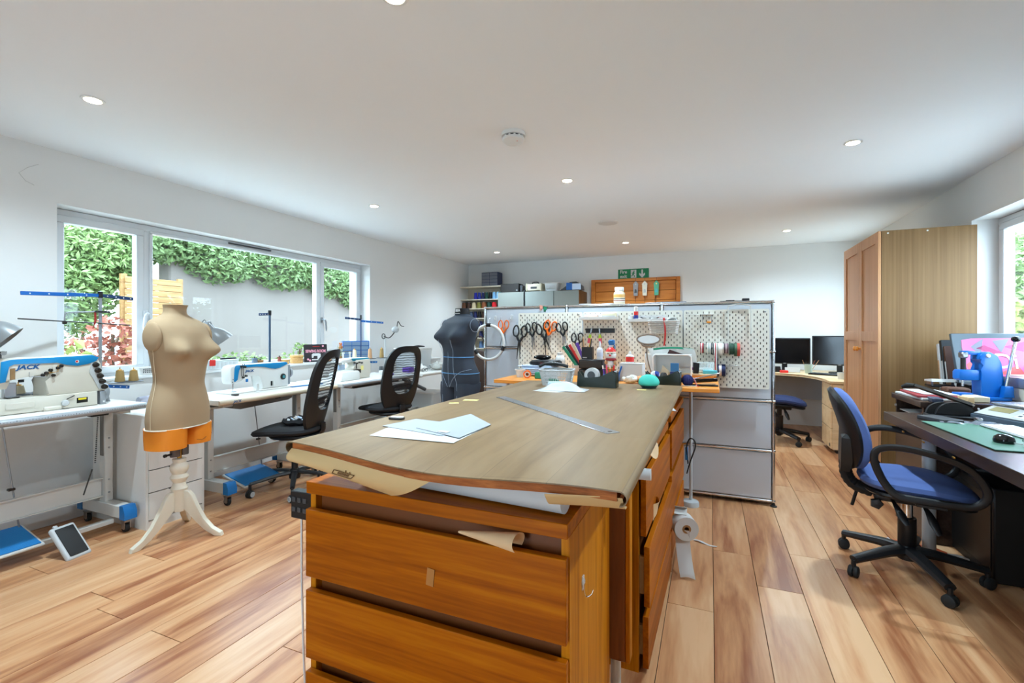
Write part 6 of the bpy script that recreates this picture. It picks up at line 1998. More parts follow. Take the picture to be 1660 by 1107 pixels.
def task_chair(label, x, y, rz, fabric, shell='black_plastic', arms=True, base_ang=0, seat_z=.47, sc_=1.0, name='task_chair', levers=True):
    """swivel chair with padded back and loop arms; faces +x"""
    t = thing(name, label, 'chair', (x, y, 0), rz)
    star_base(t, 'black_plastic', .30, base_ang, 'black_rubber', None, .085, seat_z - .07, 'chrome' if arms else 'black_plastic', .034, .03)
    cushion(G(), .47, .47, seat_z - .035, seat_z + .03, 2.7, .05, .03).o('seat', fabric, t)
    cushion(G(), .44, .44, seat_z - .065, seat_z - .03, 2.7, .04, .03).o('seat_shell', shell, t)
    G().box((-.01, 0, seat_z - .085), (.26, .17, .045), None, .012, 2).o('mechanism', 'black_plastic', t)
    def bk(u, v):
        return V((-.225 + .045 * u * u - .085 * v + .03 * math.sin(v * PI), u * .215, seat_z + .035 + .41 * v))
    n = 48
    def outl(a):
        c, q = math.cos(a), math.sin(a)
        e = (abs(c) ** 2.7 + abs(q) ** 2.7) ** (-1 / 2.7)
        u, v = c * e, q * e
        return u * (1 - .16 * (v + 1) / 2 - .06 * max(0, -v)), v
    def disc(scales):
        g = G()
        rr = []
        for f, off in scales:
            r_ = []
            for i in range(n):
                u, v = outl(2 * PI * i / n)
                r_.append(bk(u * f, .5 + .5 * v * f) + V((off, 0, 0)))
            rr.append(r_)
        g.loft(rr, True, True)
        return g
    disc(((.02, .052), (.6, .05), (.88, .046), (.98, .03), (1.0, .012), (.99, .002))).o('back_pad', fabric, t)
    disc(((.99, .001), (1.02, -.012), (.96, -.03), (.7, -.042), (.3, -.046), (.02, -.046))).o('back_shell', shell, t)
    # lower cover of the back upright
    G().loft([[bk(u * w_, v) + V((-.05 - o_, 0, 0)) if k else bk(u * w_, v) + V((-.03, 0, 0)) for u, k in ((-1, 0), (1, 0), (1, 1), (-1, 1))] for v, w_, o_ in ((-.02, .55, .02), (.12, .72, .03), (.42, .76, .022), (.46, .7, .0))]).o('upright_cover', shell, t)
    pts = spline([(-.255, 0, seat_z + .06), (-.25, 0, seat_z - .01), (-.215, 0, seat_z - .06), (-.14, 0, seat_z - .085)], 6)
    up = G()
    for i, p in enumerate(pts):
        pass
    up.tube(pts, [.036 + .004 * (i % 2) for i in range(len(pts))], 10, flat=.8)
    up.o('bellows', 'black_rubber', t)
    if levers:
        G().cyl((-.20, .02, seat_z - .08), (-.225, .02, seat_z - .18), .008, n=8).o('lever', 'black_plastic', t)
        G().lathe([(0, 0), (.026, 0), (.03, .012), (.026, .03), (0, .034)], (-.13, -.075, seat_z - .12), 5, (0, -1, 0)).o('knob', 'black_plastic', t)
        for xx, dz in ((-.04, -.10), (.075, -.13)):
            G().tube([(xx - .03, -.10, seat_z - .085), (xx - .015, -.15, seat_z - .11), (xx + .0, -.17, seat_z - .11 + dz * .3), (xx + .02, -.185, seat_z - .10 + dz * .75)], [.006, .014, .022, .012], 8, flat=.5).o('lever', 'black_plastic', t)
    if arms:
        for s in (-1, 1):
            y_ = s * .255
            loop = spline([(.10, y_ - s * .0, seat_z - .03), (.20, y_, seat_z - .02), (.235, y_ + s * .01, seat_z + .05), (.16, y_ + s * .02, seat_z + .155), (-.02, y_ + s * .02, seat_z + .205), (-.13, y_ + s * .015, seat_z + .195), (-.155, y_ + s * .01, seat_z + .14), (-.12, y_, seat_z + .04), (-.07, y_, seat_z - .02), (.0, y_, seat_z - .03)], 6)
            G().tube(loop + [], .0115, 8, True, flat=1.5).o('armrest', 'black_plastic', t)
            G().bx(.0, .11, min(y_, s * .15), max(y_, s * .15), seat_z - .06, seat_z - .045, .003).o('arm_bracket', 'black_plastic', t)
    return t


mat('blue_fabric', (78, 100, 156), .85, var=.08, scale=20, bump=.15, bscale=350)
mat('navy_fabric', (30, 42, 84), .85, var=.1, scale=20, bump=.15, bscale=350)
task_chair('blue upholstered office chair with loop arms at the dark desk', .92, 2.96, R(-10), 'blue_fabric', base_ang=R(4), seat_z=.475)
task_chair('black and navy office chair at the corner desk', .72, 6.02, R(-8), 'navy_fabric', 'black_fabric', False, R(20), .47)
task_chair('dark blue armchair tucked under the far sewing table', -2.66, 5.02, R(172), 'navy_fabric', 'black_plastic', True, R(30), .47, levers=False)

# ================================================================ back wall furniture
# cream shelf with thread cones
SXc, SY, SW, SDp = -3.49, 7.0, .79, .28
sh = thing('thread_shelf', 'cream shelf unit full of thread cones in the back corner', 'shelf unit', (SXc, SY, 0))
for s in (-1, 1):
    G().bx(s * SW / 2 - .009, s * SW / 2 + .009, -SDp / 2, SDp / 2, 0, 1.965 if s < 0 else 1.82, .001).o('side', 'cream_paint', sh)
G().bx(SW / 2 + .01, SW / 2 + .03, -SDp / 2, -SDp / 2 + .02, 1.84, 1.965).o('bracket', 'cream_paint', sh)
G().bx(-SW / 2 - .01, SW / 2 + .03, -SDp / 2, SDp / 2, 1.966, 1.984, .001).o('shelf', 'cream_paint', sh)
SZ = [1.755, 1.605, 1.445, 1.285, 1.12, .95, .78, .60, .4, .2]
for z in SZ:
    G().bx(-SW / 2 + .01, SW / 2 - .01, -SDp / 2 + .004, SDp / 2, z, z + .016, .001).o('shelf', 'cream_paint', sh)
G().bx(-SW / 2 + .01, SW / 2 - .01, SDp / 2, SDp / 2 + .006, .0, 1.965).o('back_panel', 'cream_paint', sh)
cc = {'royal blue': (40, 44, 168), 'blue': (36, 52, 150), 'navy': (26, 34, 84), 'dark green': (24, 66, 56), 'black': (20, 20, 24), 'light blue': (132, 182, 222), 'sky blue': (150, 196, 226), 'teal': (40, 140, 156), 'brown': (104, 62, 38), 'dark brown': (64, 40, 30), 'olive': (126, 120, 52), 'rust': (148, 84, 50), 'crimson': (168, 20, 44), 'red': (212, 20, 34), 'beige': (216, 196, 160), 'slate': (70, 84, 110), 'white': (226, 224, 218), 'denim': (90, 120, 160)}
rowsT = [(1.771, 'the top blue row', ['royal blue', 'blue', 'navy', 'dark green', 'black', 'light blue', 'sky blue', 'teal'], -.12, .068, .115),
         (1.621, 'the second brown row', ['brown', 'dark brown', 'beige', 'olive', 'rust', 'dark green', 'red', 'black'], -.34, .094, .10),
         (1.461, 'the third red row', ['slate', 'navy', 'black', 'dark brown', 'crimson', 'red'], -.20, .075, .11),
         (1.301, 'the fourth dark row', ['black', 'navy', 'slate', 'dark green', 'blue'], -.1, .078, .11),
         (1.136, 'the fifth row', ['navy', 'black', 'blue', 'denim'], -.02, .08, .11),
         (.966, 'the sixth row', ['denim', 'light blue', 'slate', 'white'], -.02, .08, .11)]
for z, rn, cols, x0, st, h in rowsT:
    for i, cn in enumerate(cols):
        t = thing('thread_cone', '%s thread cone on %s of the cream shelf' % (cn, rn), 'thread', (SXc + x0 + i * st, SY - .06, z), group='thread cones on the cream shelf')
        r = st * .47
        G().lathe([(0, 0), (r, 0), (r, .005), (r * .72, h), (0, h)], n=14).o('thread', mat('thread_' + cn.replace(' ', '_'), cc[cn], .7, var=.1, scale=60), t)
        G().lathe([(0, h), (r * .5, h), (r * .42, h + .006), (0, h + .006)], n=10).o('core', 'white_plastic', t)
organiser('navy parts drawer organiser on top of the cream shelf', (-3.33, 6.98, 1.985), .30, .18, .225, 2, 4, mat('navy_plastic', (24, 34, 72), .45), 'navy', R(0), mat('drawer_smoke', (120, 124, 134), .25, alpha=.85))

# three grey cabinets
mat('cabinet_grey', (128, 132, 126), .5, var=.02)
wood('cabinet_side', (70, 46, 22), (92, 62, 32), (110, 78, 44), 'z', 1.4, .5)
for i, (x0, x1, lb, sd) in enumerate(((-3.06, -2.62, 'grey tall cabinet beside the cream shelf', 'cabinet_grey'), (-2.60, -2.14, 'grey tall cabinet in the middle of three', 'cabinet_grey'), (-2.138, -1.76, 'grey tall cabinet with brown side nearest the door', 'cabinet_side'))):
    t = thing('cabinet', lb, 'cabinet', ((x0 + x1) / 2, 6.80, 0), group='grey cabinets on the back wall')
    w_ = (x1 - x0) / 2
    G().bx(-w_, w_, -.16, .32, 0, 1.845, .002).o('body', sd, t)
    d_ = G().bx(-w_ + .004, w_ - .004, -.18, -.162, .03, 1.84, .002).o('door', mat('cabinet_green_grey', (138, 146, 142), .5) if i == 1 else 'cabinet_grey', t)
    G().bx(-w_ + .02, -w_ + .03, -.195, -.18, .9, 1.02, .002).o('handle', 'dark_steel', d_)
simple('gap_strip', 'black post standing between two grey cabinets', 'post', G().bx(-.008, .008, -.1, .1, 0, 1.87, .001), 'black_plastic', (-2.61, 6.72, 0))
ZK = 1.846
t = thing('black_case', 'black rectangular case on the left grey cabinet', 'case', (-2.87, 6.76, ZK))
G().bx(-.16, .15, -.1, .1, 0, .135, .006).o('case', mat('case_black', (34, 30, 28), .5), t)
G().lathe([(0, 0), (.012, 0), (.012, .006), (0, .006)], (.12, -.1, .03), 10, (0, -1, 0)).o('latch', 'steel', t)
G().bx(.15, .20, -.06, .06, 0, .11, .01).o('end_cap', 'dark_grey_plastic', t)
t = thing('carrying_case', 'cream carrying case with a black handle on grey cabinets', 'case', (-2.48, 6.76, ZK))
G().bx(-.125, .125, -.08, .08, .012, .12, .02, 3).o('body', 'cream_paint', t)
G().bx(-.13, -.10, -.085, .085, .0, .125, .008).o('end_band', mat('cream_dark', (190, 180, 154), .5), t)
G().bx(.10, .13, -.085, .085, .0, .125, .008).o('end_band', 'cream_dark', t)
G().tube(spline([(-.05, 0, .118), (-.045, 0, .145), (0, 0, .152), (.045, 0, .145), (.05, 0, .118)], 4), .008, 8).o('handle', 'black_plastic', t)
G().bx(-.05, .05, -.084, -.08, .045, .075, .003).o('clasp', 'dark_grey_plastic', t)
t = thing('white_basket', 'white slotted plastic basket on the grey cabinets', 'basket', (-2.20, 6.76, ZK))
G().loft([[V((x, y, z)) for x, y in rrect(a, b, .03)] for a, b, z in ((.18, .13, 0), (.23, .17, .12), (.226, .166, .12), (.176, .126, .005))], True, True).o('shell', 'frosted_plastic', t)
G().tube([(x, y, .12) for x, y in rrect(.235, .175, .03)], .006, 6, True).o('rim', 'white_plastic', t)
for i in range(9):
    G().bx(-.085 + i * .02, -.078 + i * .02, -.0815, -.074, .03, .09).o('slot_bar', 'light_grey_plastic', t)
t = thing('binder_tray', 'dark open box file with blue and white binders on the cabinet', 'box file', (-1.89, 6.74, ZK))
G().prism([(-.18, 0), (.17, 0), (.16, .06), (.08, .125), (-.02, .12), (-.06, .075), (-.12, .03)], .14, XZ(.07), .003).o('tray', 'dark_grey_plastic', t)
G().bx(-.07, .02, -.078, -.0702, .005, .11, .002).o('binder_end', 'blue_metal', t)
G().bx(.02, .15, -.08, -.0702, .005, .095, .002).o('binder_end', 'paper_blue', t)
# fire exit sign
t = thing('fire_exit_sign', 'green FIRE EXIT sign with running man above the door', 'sign', (-1.06, YB - .004, 2.10))
G().bx(-.225, .225, -.004, .002, -.075, .075, .001).o('plate', mat('sign_green', (0, 122, 74), .4, var=0), t)
text('Fire\nexit', .068, 'paper_white', t, (-.145, -.0048, 0), (PI / 2, 0, 0), bold=.0015)
G().prism([(-.035, -.06), (.045, -.06), (.045, .062), (-.035, .062)], .0012, XZ(-.0042)).o('doorway_pictogram', 'paper_white', t)
rm = G().lathe([(0, 0), (.0095, 0), (.0095, .001), (0, .001)], (.012, -.0054, .04), 14, (0, -1, 0))
for pl in ([(.0, .03), (.018, .022), (.005, -.01), (-.012, -.004)], [(.0, .026), (-.022, .012), (-.024, .004), (.0, .014)], [(.012, .022), (.03, .006), (.026, .0), (.008, .01)], [(-.01, .0), (.008, -.006), (.022, -.028), (.02, -.05), (.012, -.05), (.012, -.03)], [(-.012, .0), (.0, -.006), (-.012, -.032), (-.036, -.034), (-.036, -.026), (-.018, -.024)]):
    rm.prism(pl, .001, XZ(-.0054))
rm.o('running_man_pictogram', 'sign_green', t)
G().prism([(.118, .06), (.142, .06), (.142, -.01), (.172, .012), (.172, -.02), (.13, -.062), (.088, -.02), (.088, .012), (.118, -.01)], .0012, XZ(-.0042)).o('arrow', 'paper_white', t)
# three tags hanging on the door head
for i, (x, m_, lb) in enumerate(((-1.015, mat('tag_grey', (150, 150, 152), .6), 'grey house shaped tag hanging at the door, left of three'), (-.885, mat('tag_cream', (226, 220, 200), .6), 'cream house shaped tag hanging at the door, middle of three'), (-.72, mat('tag_green', (96, 178, 140), .6), 'green and yellow house shaped tag hanging at the door'))):
    t = thing('hanging_tag', lb, 'tag', (x, YB - .075, 1.985), group='tags hanging at the door')
    G().prism([(-.03, -.22), (.03, -.22), (.034, -.06), (.042, -.05), (0, .0), (-.042, -.05), (-.034, -.06)], .01, XZ(.005), .002).o('tag', m_, t)
    G().lathe([(.0, 0), (.012, 0), (.012, .002), (0, .002)], (0, -.0052, -.05), 12, (0, -1, 0)).o('spot', ['light_grey_plastic', 'paper_white', 'note_yellow'][i], t)
    G().prism([(-.018, -.18), (.02, -.175), (.012, -.13), (-.012, -.12)], .0012, XZ(-.0052)).o('motif', ['dark_grey_plastic', 'light_grey_plastic', 'teal_card'][i], t)
    G().tube([(0, 0, -.005), (0, .01, .03), (0, .02, .045)], .002, 5).o('string', 'ink', t)
    G().cyl((0, 0, -.22), (0, 0, -.32), .002, n=5).o('tassel', 'ink', t)

# drawer tower and bag seen left of the partition
t = thing('drawer_tower', 'beige drawer tower with small black knobs behind the partition edge', 'drawers', (-2.05, 4.62, 0))
G().bx(-.2, .2, -.2, .2, 0, 1.0, .003).o('body', 'birch', t)
for i in range(7):
    dd = G().bx(-.19, .19, -.214, -.201, .03 + i * .138, .158 + i * .138, .002).o('drawer', 'birch', t)
    G().lathe([(0, 0), (.012, 0), (.012, .014), (0, .016)], (.15, -.214, .094 + i * .138), 10, (0, -1, 0)).o('knob', 'black_plastic', dd)
t = thing('leather_bag', 'brown bag hanging behind the charcoal dress form', 'bag', (-2.03, 3.98, .62))
g = G().prism([(-.13, 0), (.13, 0), (.14, .12), (.1, .42), (-.08, .44), (-.13, .15)], .08, XZ(.04), .02)
g.o('bag', mat('bag_brown', (70, 50, 40), .6, var=.15), t)
G().tube(spline([(-.07, 0, .43), (-.03, .0, .55), (.03, 0, .55), (.08, 0, .42)], 5), .006, 6).o('strap', 'bag_brown', t)
t = thing('stool', 'low stool carrying the brown bag', 'stool', (-2.03, 3.98, 0))
G().bx(-.15, .15, -.15, .15, .595, .619, .004).o('seat', 'card_brown', t)
for x in (-.13, .13):
    for y in (-.13, .13):
        G().cyl((x, y, 0), (x, y, .595), .014, n=10).o('leg', 'card_brown', t)

# things on and under the far table
def bin_(label, x, y, z, w_, d_, h_, m='clear_plastic', content='paper_blue', rz=0, lid='white_plastic', cat='bin', name='storage_bin'):
    t = thing(name, label, cat, (x, y, z), rz, group='storage bins at the far table')
    G().loft([[V((a, b, zz_)) for a, b in rrect(w_ * f, d_ * f, .02)] for f, zz_ in ((.9, 0), (1, h_), (.97, h_), (.87, .004))], True, True).o('tub', m, t)
    G().prism(rrect(w_ * 1.03, d_ * 1.03, .02), .014, M.Translation((0, 0, h_ + .001)), .003).o('lid', lid, t)
    G().box((0, 0, h_ * .42), (w_ * .8, d_ * .8, h_ * .75), None, .01).o('content', content, t)
    return t


bin_('large clear box with a dark latch on the far table', -3.40, 4.86, .756, .30, .40, .26, 'clear_plastic', 'light_grey_plastic')
simple('latch_tool', 'black handled tool lying on the large clear box', 'tool', G().tube([(0, -.1, 0), (0, -.02, .004), (0, .12, 0)], [.012, .016, .006], 8), 'black_plastic', (-3.32, 4.86, .756 + .29))
bin_('shallow clear box behind the mesh chair on the far table', -3.45, 5.22, .756, .3, .26, .12, 'clear_plastic', 'cream_thread')
fabric_blob('white crumpled fabric heap on the far table', -3.22, 4.72, .756, (.09, .07, .04), mat('cloth_white', (226, 224, 220), .85, var=.05), 11)
fabric_blob('pink crumpled fabric on the far table', -3.15, 5.2, .756, (.09, .1, .035), mat('cloth_pink', (214, 150, 140), .85, var=.2), 12)
fabric_blob('pale grey fabric bundle at the far table edge', -3.12, 4.98, .756, (.1, .08, .045), mat('cloth_grey2', (196, 196, 190), .85, var=.1), 13)
simple('purple_box', 'purple box behind the second mesh chair', 'box', G().bx(-.05, .05, -.05, .05, 0, .06, .006), 'purple_plastic', (-3.25, 4.54, .756))
t = thing('eyeglasses', 'black framed glasses lying on the far table', 'glasses', (-3.10, 4.66, .757))
for s in (-1, 1):
    G().tube([(.0, s * .032 + .024 * math.cos(a * PI / 8), .022 + .02 * math.sin(a * PI / 8)) for a in range(16)], .0025, 5, True).o('rim', 'black_plastic', t)
    G().tube(spline([(0, s * .057, .03), (-.06, s * .06, .028), (-.12, s * .055, .01)], 4), .0022, 5).o('temple', 'black_plastic', t)
G().tube([(0, -.009, .026), (0, 0, .03), (0, .009, .026)], .0025, 5).o('bridge', 'black_plastic', t)
# wire clamp lamp above the second mesh chair
t = thing('clamp_frame', 'bent wire light frame on the wall side of the far table', 'wire frame', (-3.55, 4.60, .756))
G().tube(spline([(0, -.12, .42), (.02, -.06, .40), (.02, .02, .44), (.02, .10, .52)], 6), .006, 6).o('arm', 'dark_steel', t)
G().tube([(0, -.13 + .03 * math.cos(a * PI / 6), .42 + .03 * math.sin(a * PI / 6)) for a in range(12)], .005, 6, True).o('ring', 'dark_steel', t)
G().tube(spline([(.02, .10, .52), (.02, .12, .60), (.02, .18, .55), (.02, .24, .54)], 6), .005, 6).o('arm', 'dark_steel', t)
G().cyl((0, -.10, 0), (0, -.10, .42), .007, n=8).o('post', 'light_grey_plastic', t)
G().ell((.02, .07, .50), (.035, .06, .04), 14, 10).o('lamp_head', 'light_grey_plastic', t)
for i, (x, y, w_, h_, cn, m_, co) in enumerate(((-3.25, 4.95, .38, .26, 'clear lidded bin of green fabric under the far table', 'clear_plastic', 'green_plastic'),
                                               (-3.25, 5.36, .36, .22, 'clear lidded bin of orange fabric under the far table', 'clear_plastic', 'desk_orange'),
                                               (-3.0, 4.62, .30, .2, 'small clear bin of cream fabric under the far table', 'frosted_plastic', 'cream_thread'),
                                               (-2.75, 5.45, .34, .24, 'clear bin of tan packets beside the far armchair', 'clear_plastic', 'tan_paper'))):
    bin_(cn, x, y, 0, w_, w_ * .85, h_, m_, co)
bin_('clear bin stacked on the green fabric bin', -3.25, 4.95, .276, .34, .3, .2, 'frosted_plastic', 'paper_white')
simple('orange_box', 'orange cardboard box on the floor under the far table', 'box', G().bx(-.12, .12, -.1, .1, 0, .16, .004), 'desk_orange', (-2.62, 4.42, 0))
for i in range(5):
    simple('folder', ['white file folder on the floor nearest the overlock table', 'grey file folder between white and cream folders', 'cream file folder in the middle of the floor row', 'pale blue file folder in the floor row', 'white file folder at the far end of the floor row'][i], 'folder', G().bx(-.1, .1, -.022, .022, 0, .3, .002), ['white_laminate', 'light_grey_plastic', 'cream_paint', 'paper_blue', 'white_laminate'][i], (-3.3, 4.02 + i * .05, .0), 0, 'folders on the floor')

# ================================================================ right side: wardrobe, corner desk, dark desk
wr = thing('wardrobe', 'tall oak wardrobe with panelled doors beside the right window', 'wardrobe', (1.50, 4.93, 0))
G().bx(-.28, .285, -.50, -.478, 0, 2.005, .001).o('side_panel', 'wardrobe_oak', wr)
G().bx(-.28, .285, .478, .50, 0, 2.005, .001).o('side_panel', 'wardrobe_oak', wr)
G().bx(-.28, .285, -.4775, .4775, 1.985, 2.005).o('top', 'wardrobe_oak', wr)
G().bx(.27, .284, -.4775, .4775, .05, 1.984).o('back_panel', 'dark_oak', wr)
G().bx(-.27, -.25, -.4775, .4775, 0, .06).o('plinth', 'wardrobe_door_oak', wr)
for y0, y1, ks in ((-.499, -.002, 1), (.002, .499, -1)):
    d_ = G().bx(-.292, -.283, y0, y1, .06, 2.004).o('door', 'wardrobe_door_oak', wr)
    for a, b in ((y0, y0 + .07), (y1 - .07, y1)):
        G().bx(-.302, -.2925, a, b, .06, 2.004, .001).o('stile', 'wardrobe_door_oak', d_)
    for z0, z1 in ((.06, .15), (1.15, 1.23), (1.92, 2.004)):
        G().bx(-.3015, -.2925, y0 + .0705, y1 - .0705, z0, z1, .001).o('rail', 'wardrobe_door_oak', d_)
    yk = y1 - .035 if ks > 0 else y0 + .035
    G().lathe([(.01, 0), (.009, .01), (.02, .02), (.02, .03), (.012, .035), (0, .036)], (-.302, yk, 1.08), 16, (-1, 0, 0)).o('knob', 'desk_orange', d_)
for x in (-.24, .0):
    G().lathe([(0, 0), (.006, 0), (.006, .002), (0, .002)], (x, -.5, 1.985), 10, (0, -1, 0)).o('peg', 'white_plastic', wr)
simple('brown_board', 'dark brown board leaning behind the wardrobe at the window', 'board', G().prism([(-.0, 0), (.03, 0), (.004, 1.05), (-.006, 1.05)], .02, XZ(.01)), 'dark_oak', (1.80, 4.46, .76))
bpy.data.objects['brown_board'].location = (1.79, 4.5, .76)

# corner desk with monitors
ZCk = .73
cdsk = thing('corner_desk', 'birch corner desk with curved front at the back right', 'desk', (1.25, 6.6, 0))
cpts = [(-1.15, .53), (.53, .53), (.53, -1.05), (.0 - .14, -1.05), (-.14, -.80), (-.17, -.55), (-.26, -.32), (-.42, -.18), (-.62, -.12), (-1.15, -.12)]
G().prism(cpts, .025, M.Translation((0, 0, ZCk - .025)), .003).o('desktop', 'birch', cdsk)
G().bx(-1.14, -1.12, -.1, .5, 0, ZCk - .026).o('panel_leg', 'birch', cdsk)
G().bx(-1.11, .5, .49, .51, .35, ZCk - .026).o('modesty_panel', mat('modesty_blue', (188, 200, 214), .6), cdsk)
ped = thing('pedestal', 'birch drawer pedestal under the corner desk beside the wardrobe', 'pedestal', (1.38, 5.77, 0))
G().bx(-.245, .245, -.2, .2, .04, .70, .002).o('body', 'birch', ped)
for z0, z1 in ((.05, .25), (.256, .45), (.456, .695)):
    G().bx(-.262, -.246, -.198, .198, z0, z1, .002).o('drawer', 'birch', ped)
for x in (-.2, .2):
    for y in (-.16, .16):
        w_ = G().lathe([(0, -.012), (.02, -.012), (.02, .012), (0, .012)], (x, y, .02), 12, (0, 1, 0)).o('castor', 'black_plastic', ped)
G().bx(-.265, -.262, -.17, -.14, .07, .10).o('lock', 'black_plastic', ped)


def monitor(label, x, y, z, rz, w_, h_, keyed='flat'):
    t = thing('monitor', label, 'monitor', (x, y, z), rz)
    G().bx(-w_ / 2, w_ / 2, -.012, .025, .09, .09 + h_, .006, 2).o('casing', 'black_plastic', t)
    G().bx(-w_ / 2 + .014, w_ / 2 - .014, -.0135, -.012, .106, .09 + h_ - .014).o('screen', 'black_gloss', t)
    G().bx(-.03, .03, .0, .03, .0, .12, .004).o('stand_neck', 'black_plastic', t)
    G().prism(rrect(.22, .16, .03), .012).o('stand_foot', 'black_plastic', t)
    G().bx(-.015, .015, -.014, -.0125, .095, .1).o('badge', 'light_grey_plastic', t)
    return t


monitor('black monitor on the corner desk, left one', .88, 6.86, ZCk, R(-4), .56, .33)
monitor('black monitor on the corner desk partly behind the wardrobe', 1.44, 6.72, ZCk, R(-14), .56, .36)
t = thing('keyboard', 'black keyboard on the corner desk', 'keyboard', (1.27, 6.32, ZCk), R(-30))
G().box((0, 0, .009), (.42, .14, .016), None, .004).o('case', 'black_plastic', t)
for r_ in range(4):
    for c_ in range(10):
        G().box((-.18 + c_ * .04, -.045 + r_ * .03, .019), (.034, .024, .005), None, .001).o('key', 'dark_grey_plastic', t)
simple('mouse', 'black mouse beside the keyboard on the corner desk', 'mouse', G().ell((0, 0, .014), (.032, .055, .018), 16, 8), 'black_plastic', (1.38, 6.12, ZCk + .004), R(20))
t = thing('pencil_cup', 'pale green cup of pencils between the two monitors', 'cup', (1.085, 6.52, ZCk))
G().lathe([(0, 0), (.036, 0), (.046, .11), (.042, .11), (.034, .006), (0, .006)], n=20).o('cup', mat('cup_green', (176, 190, 176), .4), t)
for i, a in enumerate((-.3, .1, .4, .6)):
    G().cyl((.01 * (i - 1.5), 0, .01), (.01 * (i - 1.5) + .16 * math.sin(a), 0, .16), .003, n=6).o('pencil', ['card_brown', 'dark_steel', 'rust', 'tan_thread'][i], t)
simple('red_stapler', 'small red box beside the black stand on corner desk', 'box', G().bx(-.045, .045, -.02, .02, 0, .03, .004), 'red_plastic', (.83, 6.52, ZCk), 0)
simple('telephone', 'black telephone base below the left monitor', 'phone', G().prism([(-.05, 0), (.05, 0), (.04, .07), (-.04, .07)], .06, XZ(.03), .004), 'black_plastic', (.76, 6.62, ZCk))
simple('white_mug', 'white mug at the wardrobe end of the corner desk', 'mug', G().lathe([(0, 0), (.034, 0), (.038, .07), (.034, .07), (.03, .006), (0, .006)], n=20), 'white_plastic', (1.27, 5.85, ZCk))
simple('paper_pad', 'white card leaning under the left monitor', 'card', G().box((0, 0, .03), (.16, .01, .06), (R(-12), 0, 0), .001), 'paper_white', (.93, 6.60, ZCk + .002))

# dark desk by the right window
ZK2 = .76
dd2 = thing('dark_desk', 'long dark brown desk along the right window', 'desk', (1.36, 2.25, 0))
G().bx(-.425, .425, -1.12, 1.11, ZK2 - .05, ZK2, .002).o('desktop', 'wenge', dd2)
G().bx(.38, .40, -1.1, 1.09, .25, ZK2 - .051).o('modesty_panel', mat('desk_black', (20, 18, 18), .5), dd2)
for y in (.98, -1.0):
    G().cyl((-.26, y, 0), (-.26, y, ZK2 - .051), .03, n=20).o('leg', 'light_grey_plastic', dd2)
    G().cyl((.26, y, 0), (.26, y, ZK2 - .051), .03, n=20).o('leg', 'light_grey_plastic', dd2)
for i, (y, z) in enumerate(((.55, .69), (.8, .69), (.25, .69))):
    G().box((-.428, y, z + .01), (.006, .02, .008), None, .001).o('cable_clip', 'brass', dd2)
# side cabinet between desk and wardrobe with a raised shelf
sc2 = thing('side_cabinet', 'dark brown low cabinet between the dark desk and wardrobe', 'cabinet', (1.46, 3.90, 0))
ZS2 = .821
G().bx(-.32, .32, -.48, -.46, 0, .785).o('side', 'wenge', sc2)
G().bx(-.32, -.06, -.06, -.04, 0, .785).o('side', 'wenge', sc2)
G().bx(-.09, .32, .46, .48, 0, .785).o('side', 'wenge', sc2)
G().bx(-.31, .30, -.4595, -.0605, .68, .70).o('shelf', 'wenge', sc2)
G().prism([(-.34, -.50), (.33, -.50), (.33, .49), (-.10, .49), (-.10, -.03), (-.34, -.03)], .034, M.Translation((0, 0, .786)), .002).o('top', 'wenge', sc2)
G().bx(.30, .318, -.4595, .4595, 0, .785).o('back_panel', 'wenge', sc2)
G().bx(-.32, -.305, -.4595, -.0605, .02, .67).o('door', 'wenge', sc2)
G().lathe([(0, 0), (.008, 0), (.008, .008), (0, .008)], (-.32, -.05, .74), 10, (-1, 0, 0)).o('screw_cap', 'light_grey_plastic', sc2)
G().sheet(lambda u, v: V((-.31 + .2 * u, -.44 + .36 * v, .72 + .012 * math.sin(v * 7) * u)), 6, 10, .004).o('shelf_papers', 'paper_white', sc2)
def flatpack(label, x, y, w_, d_, h_, m, rz=0, cat='papers', name='paper_pile', z=ZS2):
    return simple(name, label, cat, G().box((0, 0, h_ / 2), (w_, d_, h_), None, min(.002, h_ * .2)), m, (x, y, z), rz)


flatpack('white papers under the red folder on the dark cabinet', 1.26, 3.66, .24, .36, .012, 'paper_white', R(4))
flatpack('dark red folder on the pile nearest the wardrobe', 1.25, 3.66, .21, .34, .012, mat('folder_red', (150, 46, 52), .5), R(-3), 'folder', 'folder', ZS2 + .013)
flatpack('white sheet on top of the dark red folder', 1.26, 3.69, .17, .28, .005, 'paper_white', R(3), 'paper', 'paper_sheet', ZS2 + .026)
t = thing('hole_punch', 'white metal hole punch on the paper pile', 'hole punch', (1.44, 4.06, ZS2 + .031), R(5))
G().bx(-.065, .065, -.045, .045, 0, .014, .002).o('base', 'black_plastic', t)
for s in (-1, 1):
    G().bx(s * .055 - .006, s * .055 + .006, -.03, .03, .014, .035).o('bracket', 'steel', t)
G().prism([(-.05, .036), (.05, .030), (.05, .046), (-.04, .056)], .13, M.Translation((0, 0, 0)) @ M.Rotation(R(90), 4, 'Z') @ XZ(.065), .002).o('lever', 'white_metal', t)
t = thing('tool_tray', 'black tray of small tools behind the hole punch', 'tray', (1.62, 3.95, ZS2))
G().bx(-.1, .1, -.09, .09, 0, .06, .004).o('tray', 'black_plastic', t)
G().bx(-.11, .11, -.1, .1, .061, .07, .003).o('lid', 'dark_grey_plastic', t)
G().lathe([(0, 0), (.03, 0), (.028, .012), (.012, .018), (0, .02)], (.0, 0, .07), 14).o('knob', 'light_grey_plastic', t)
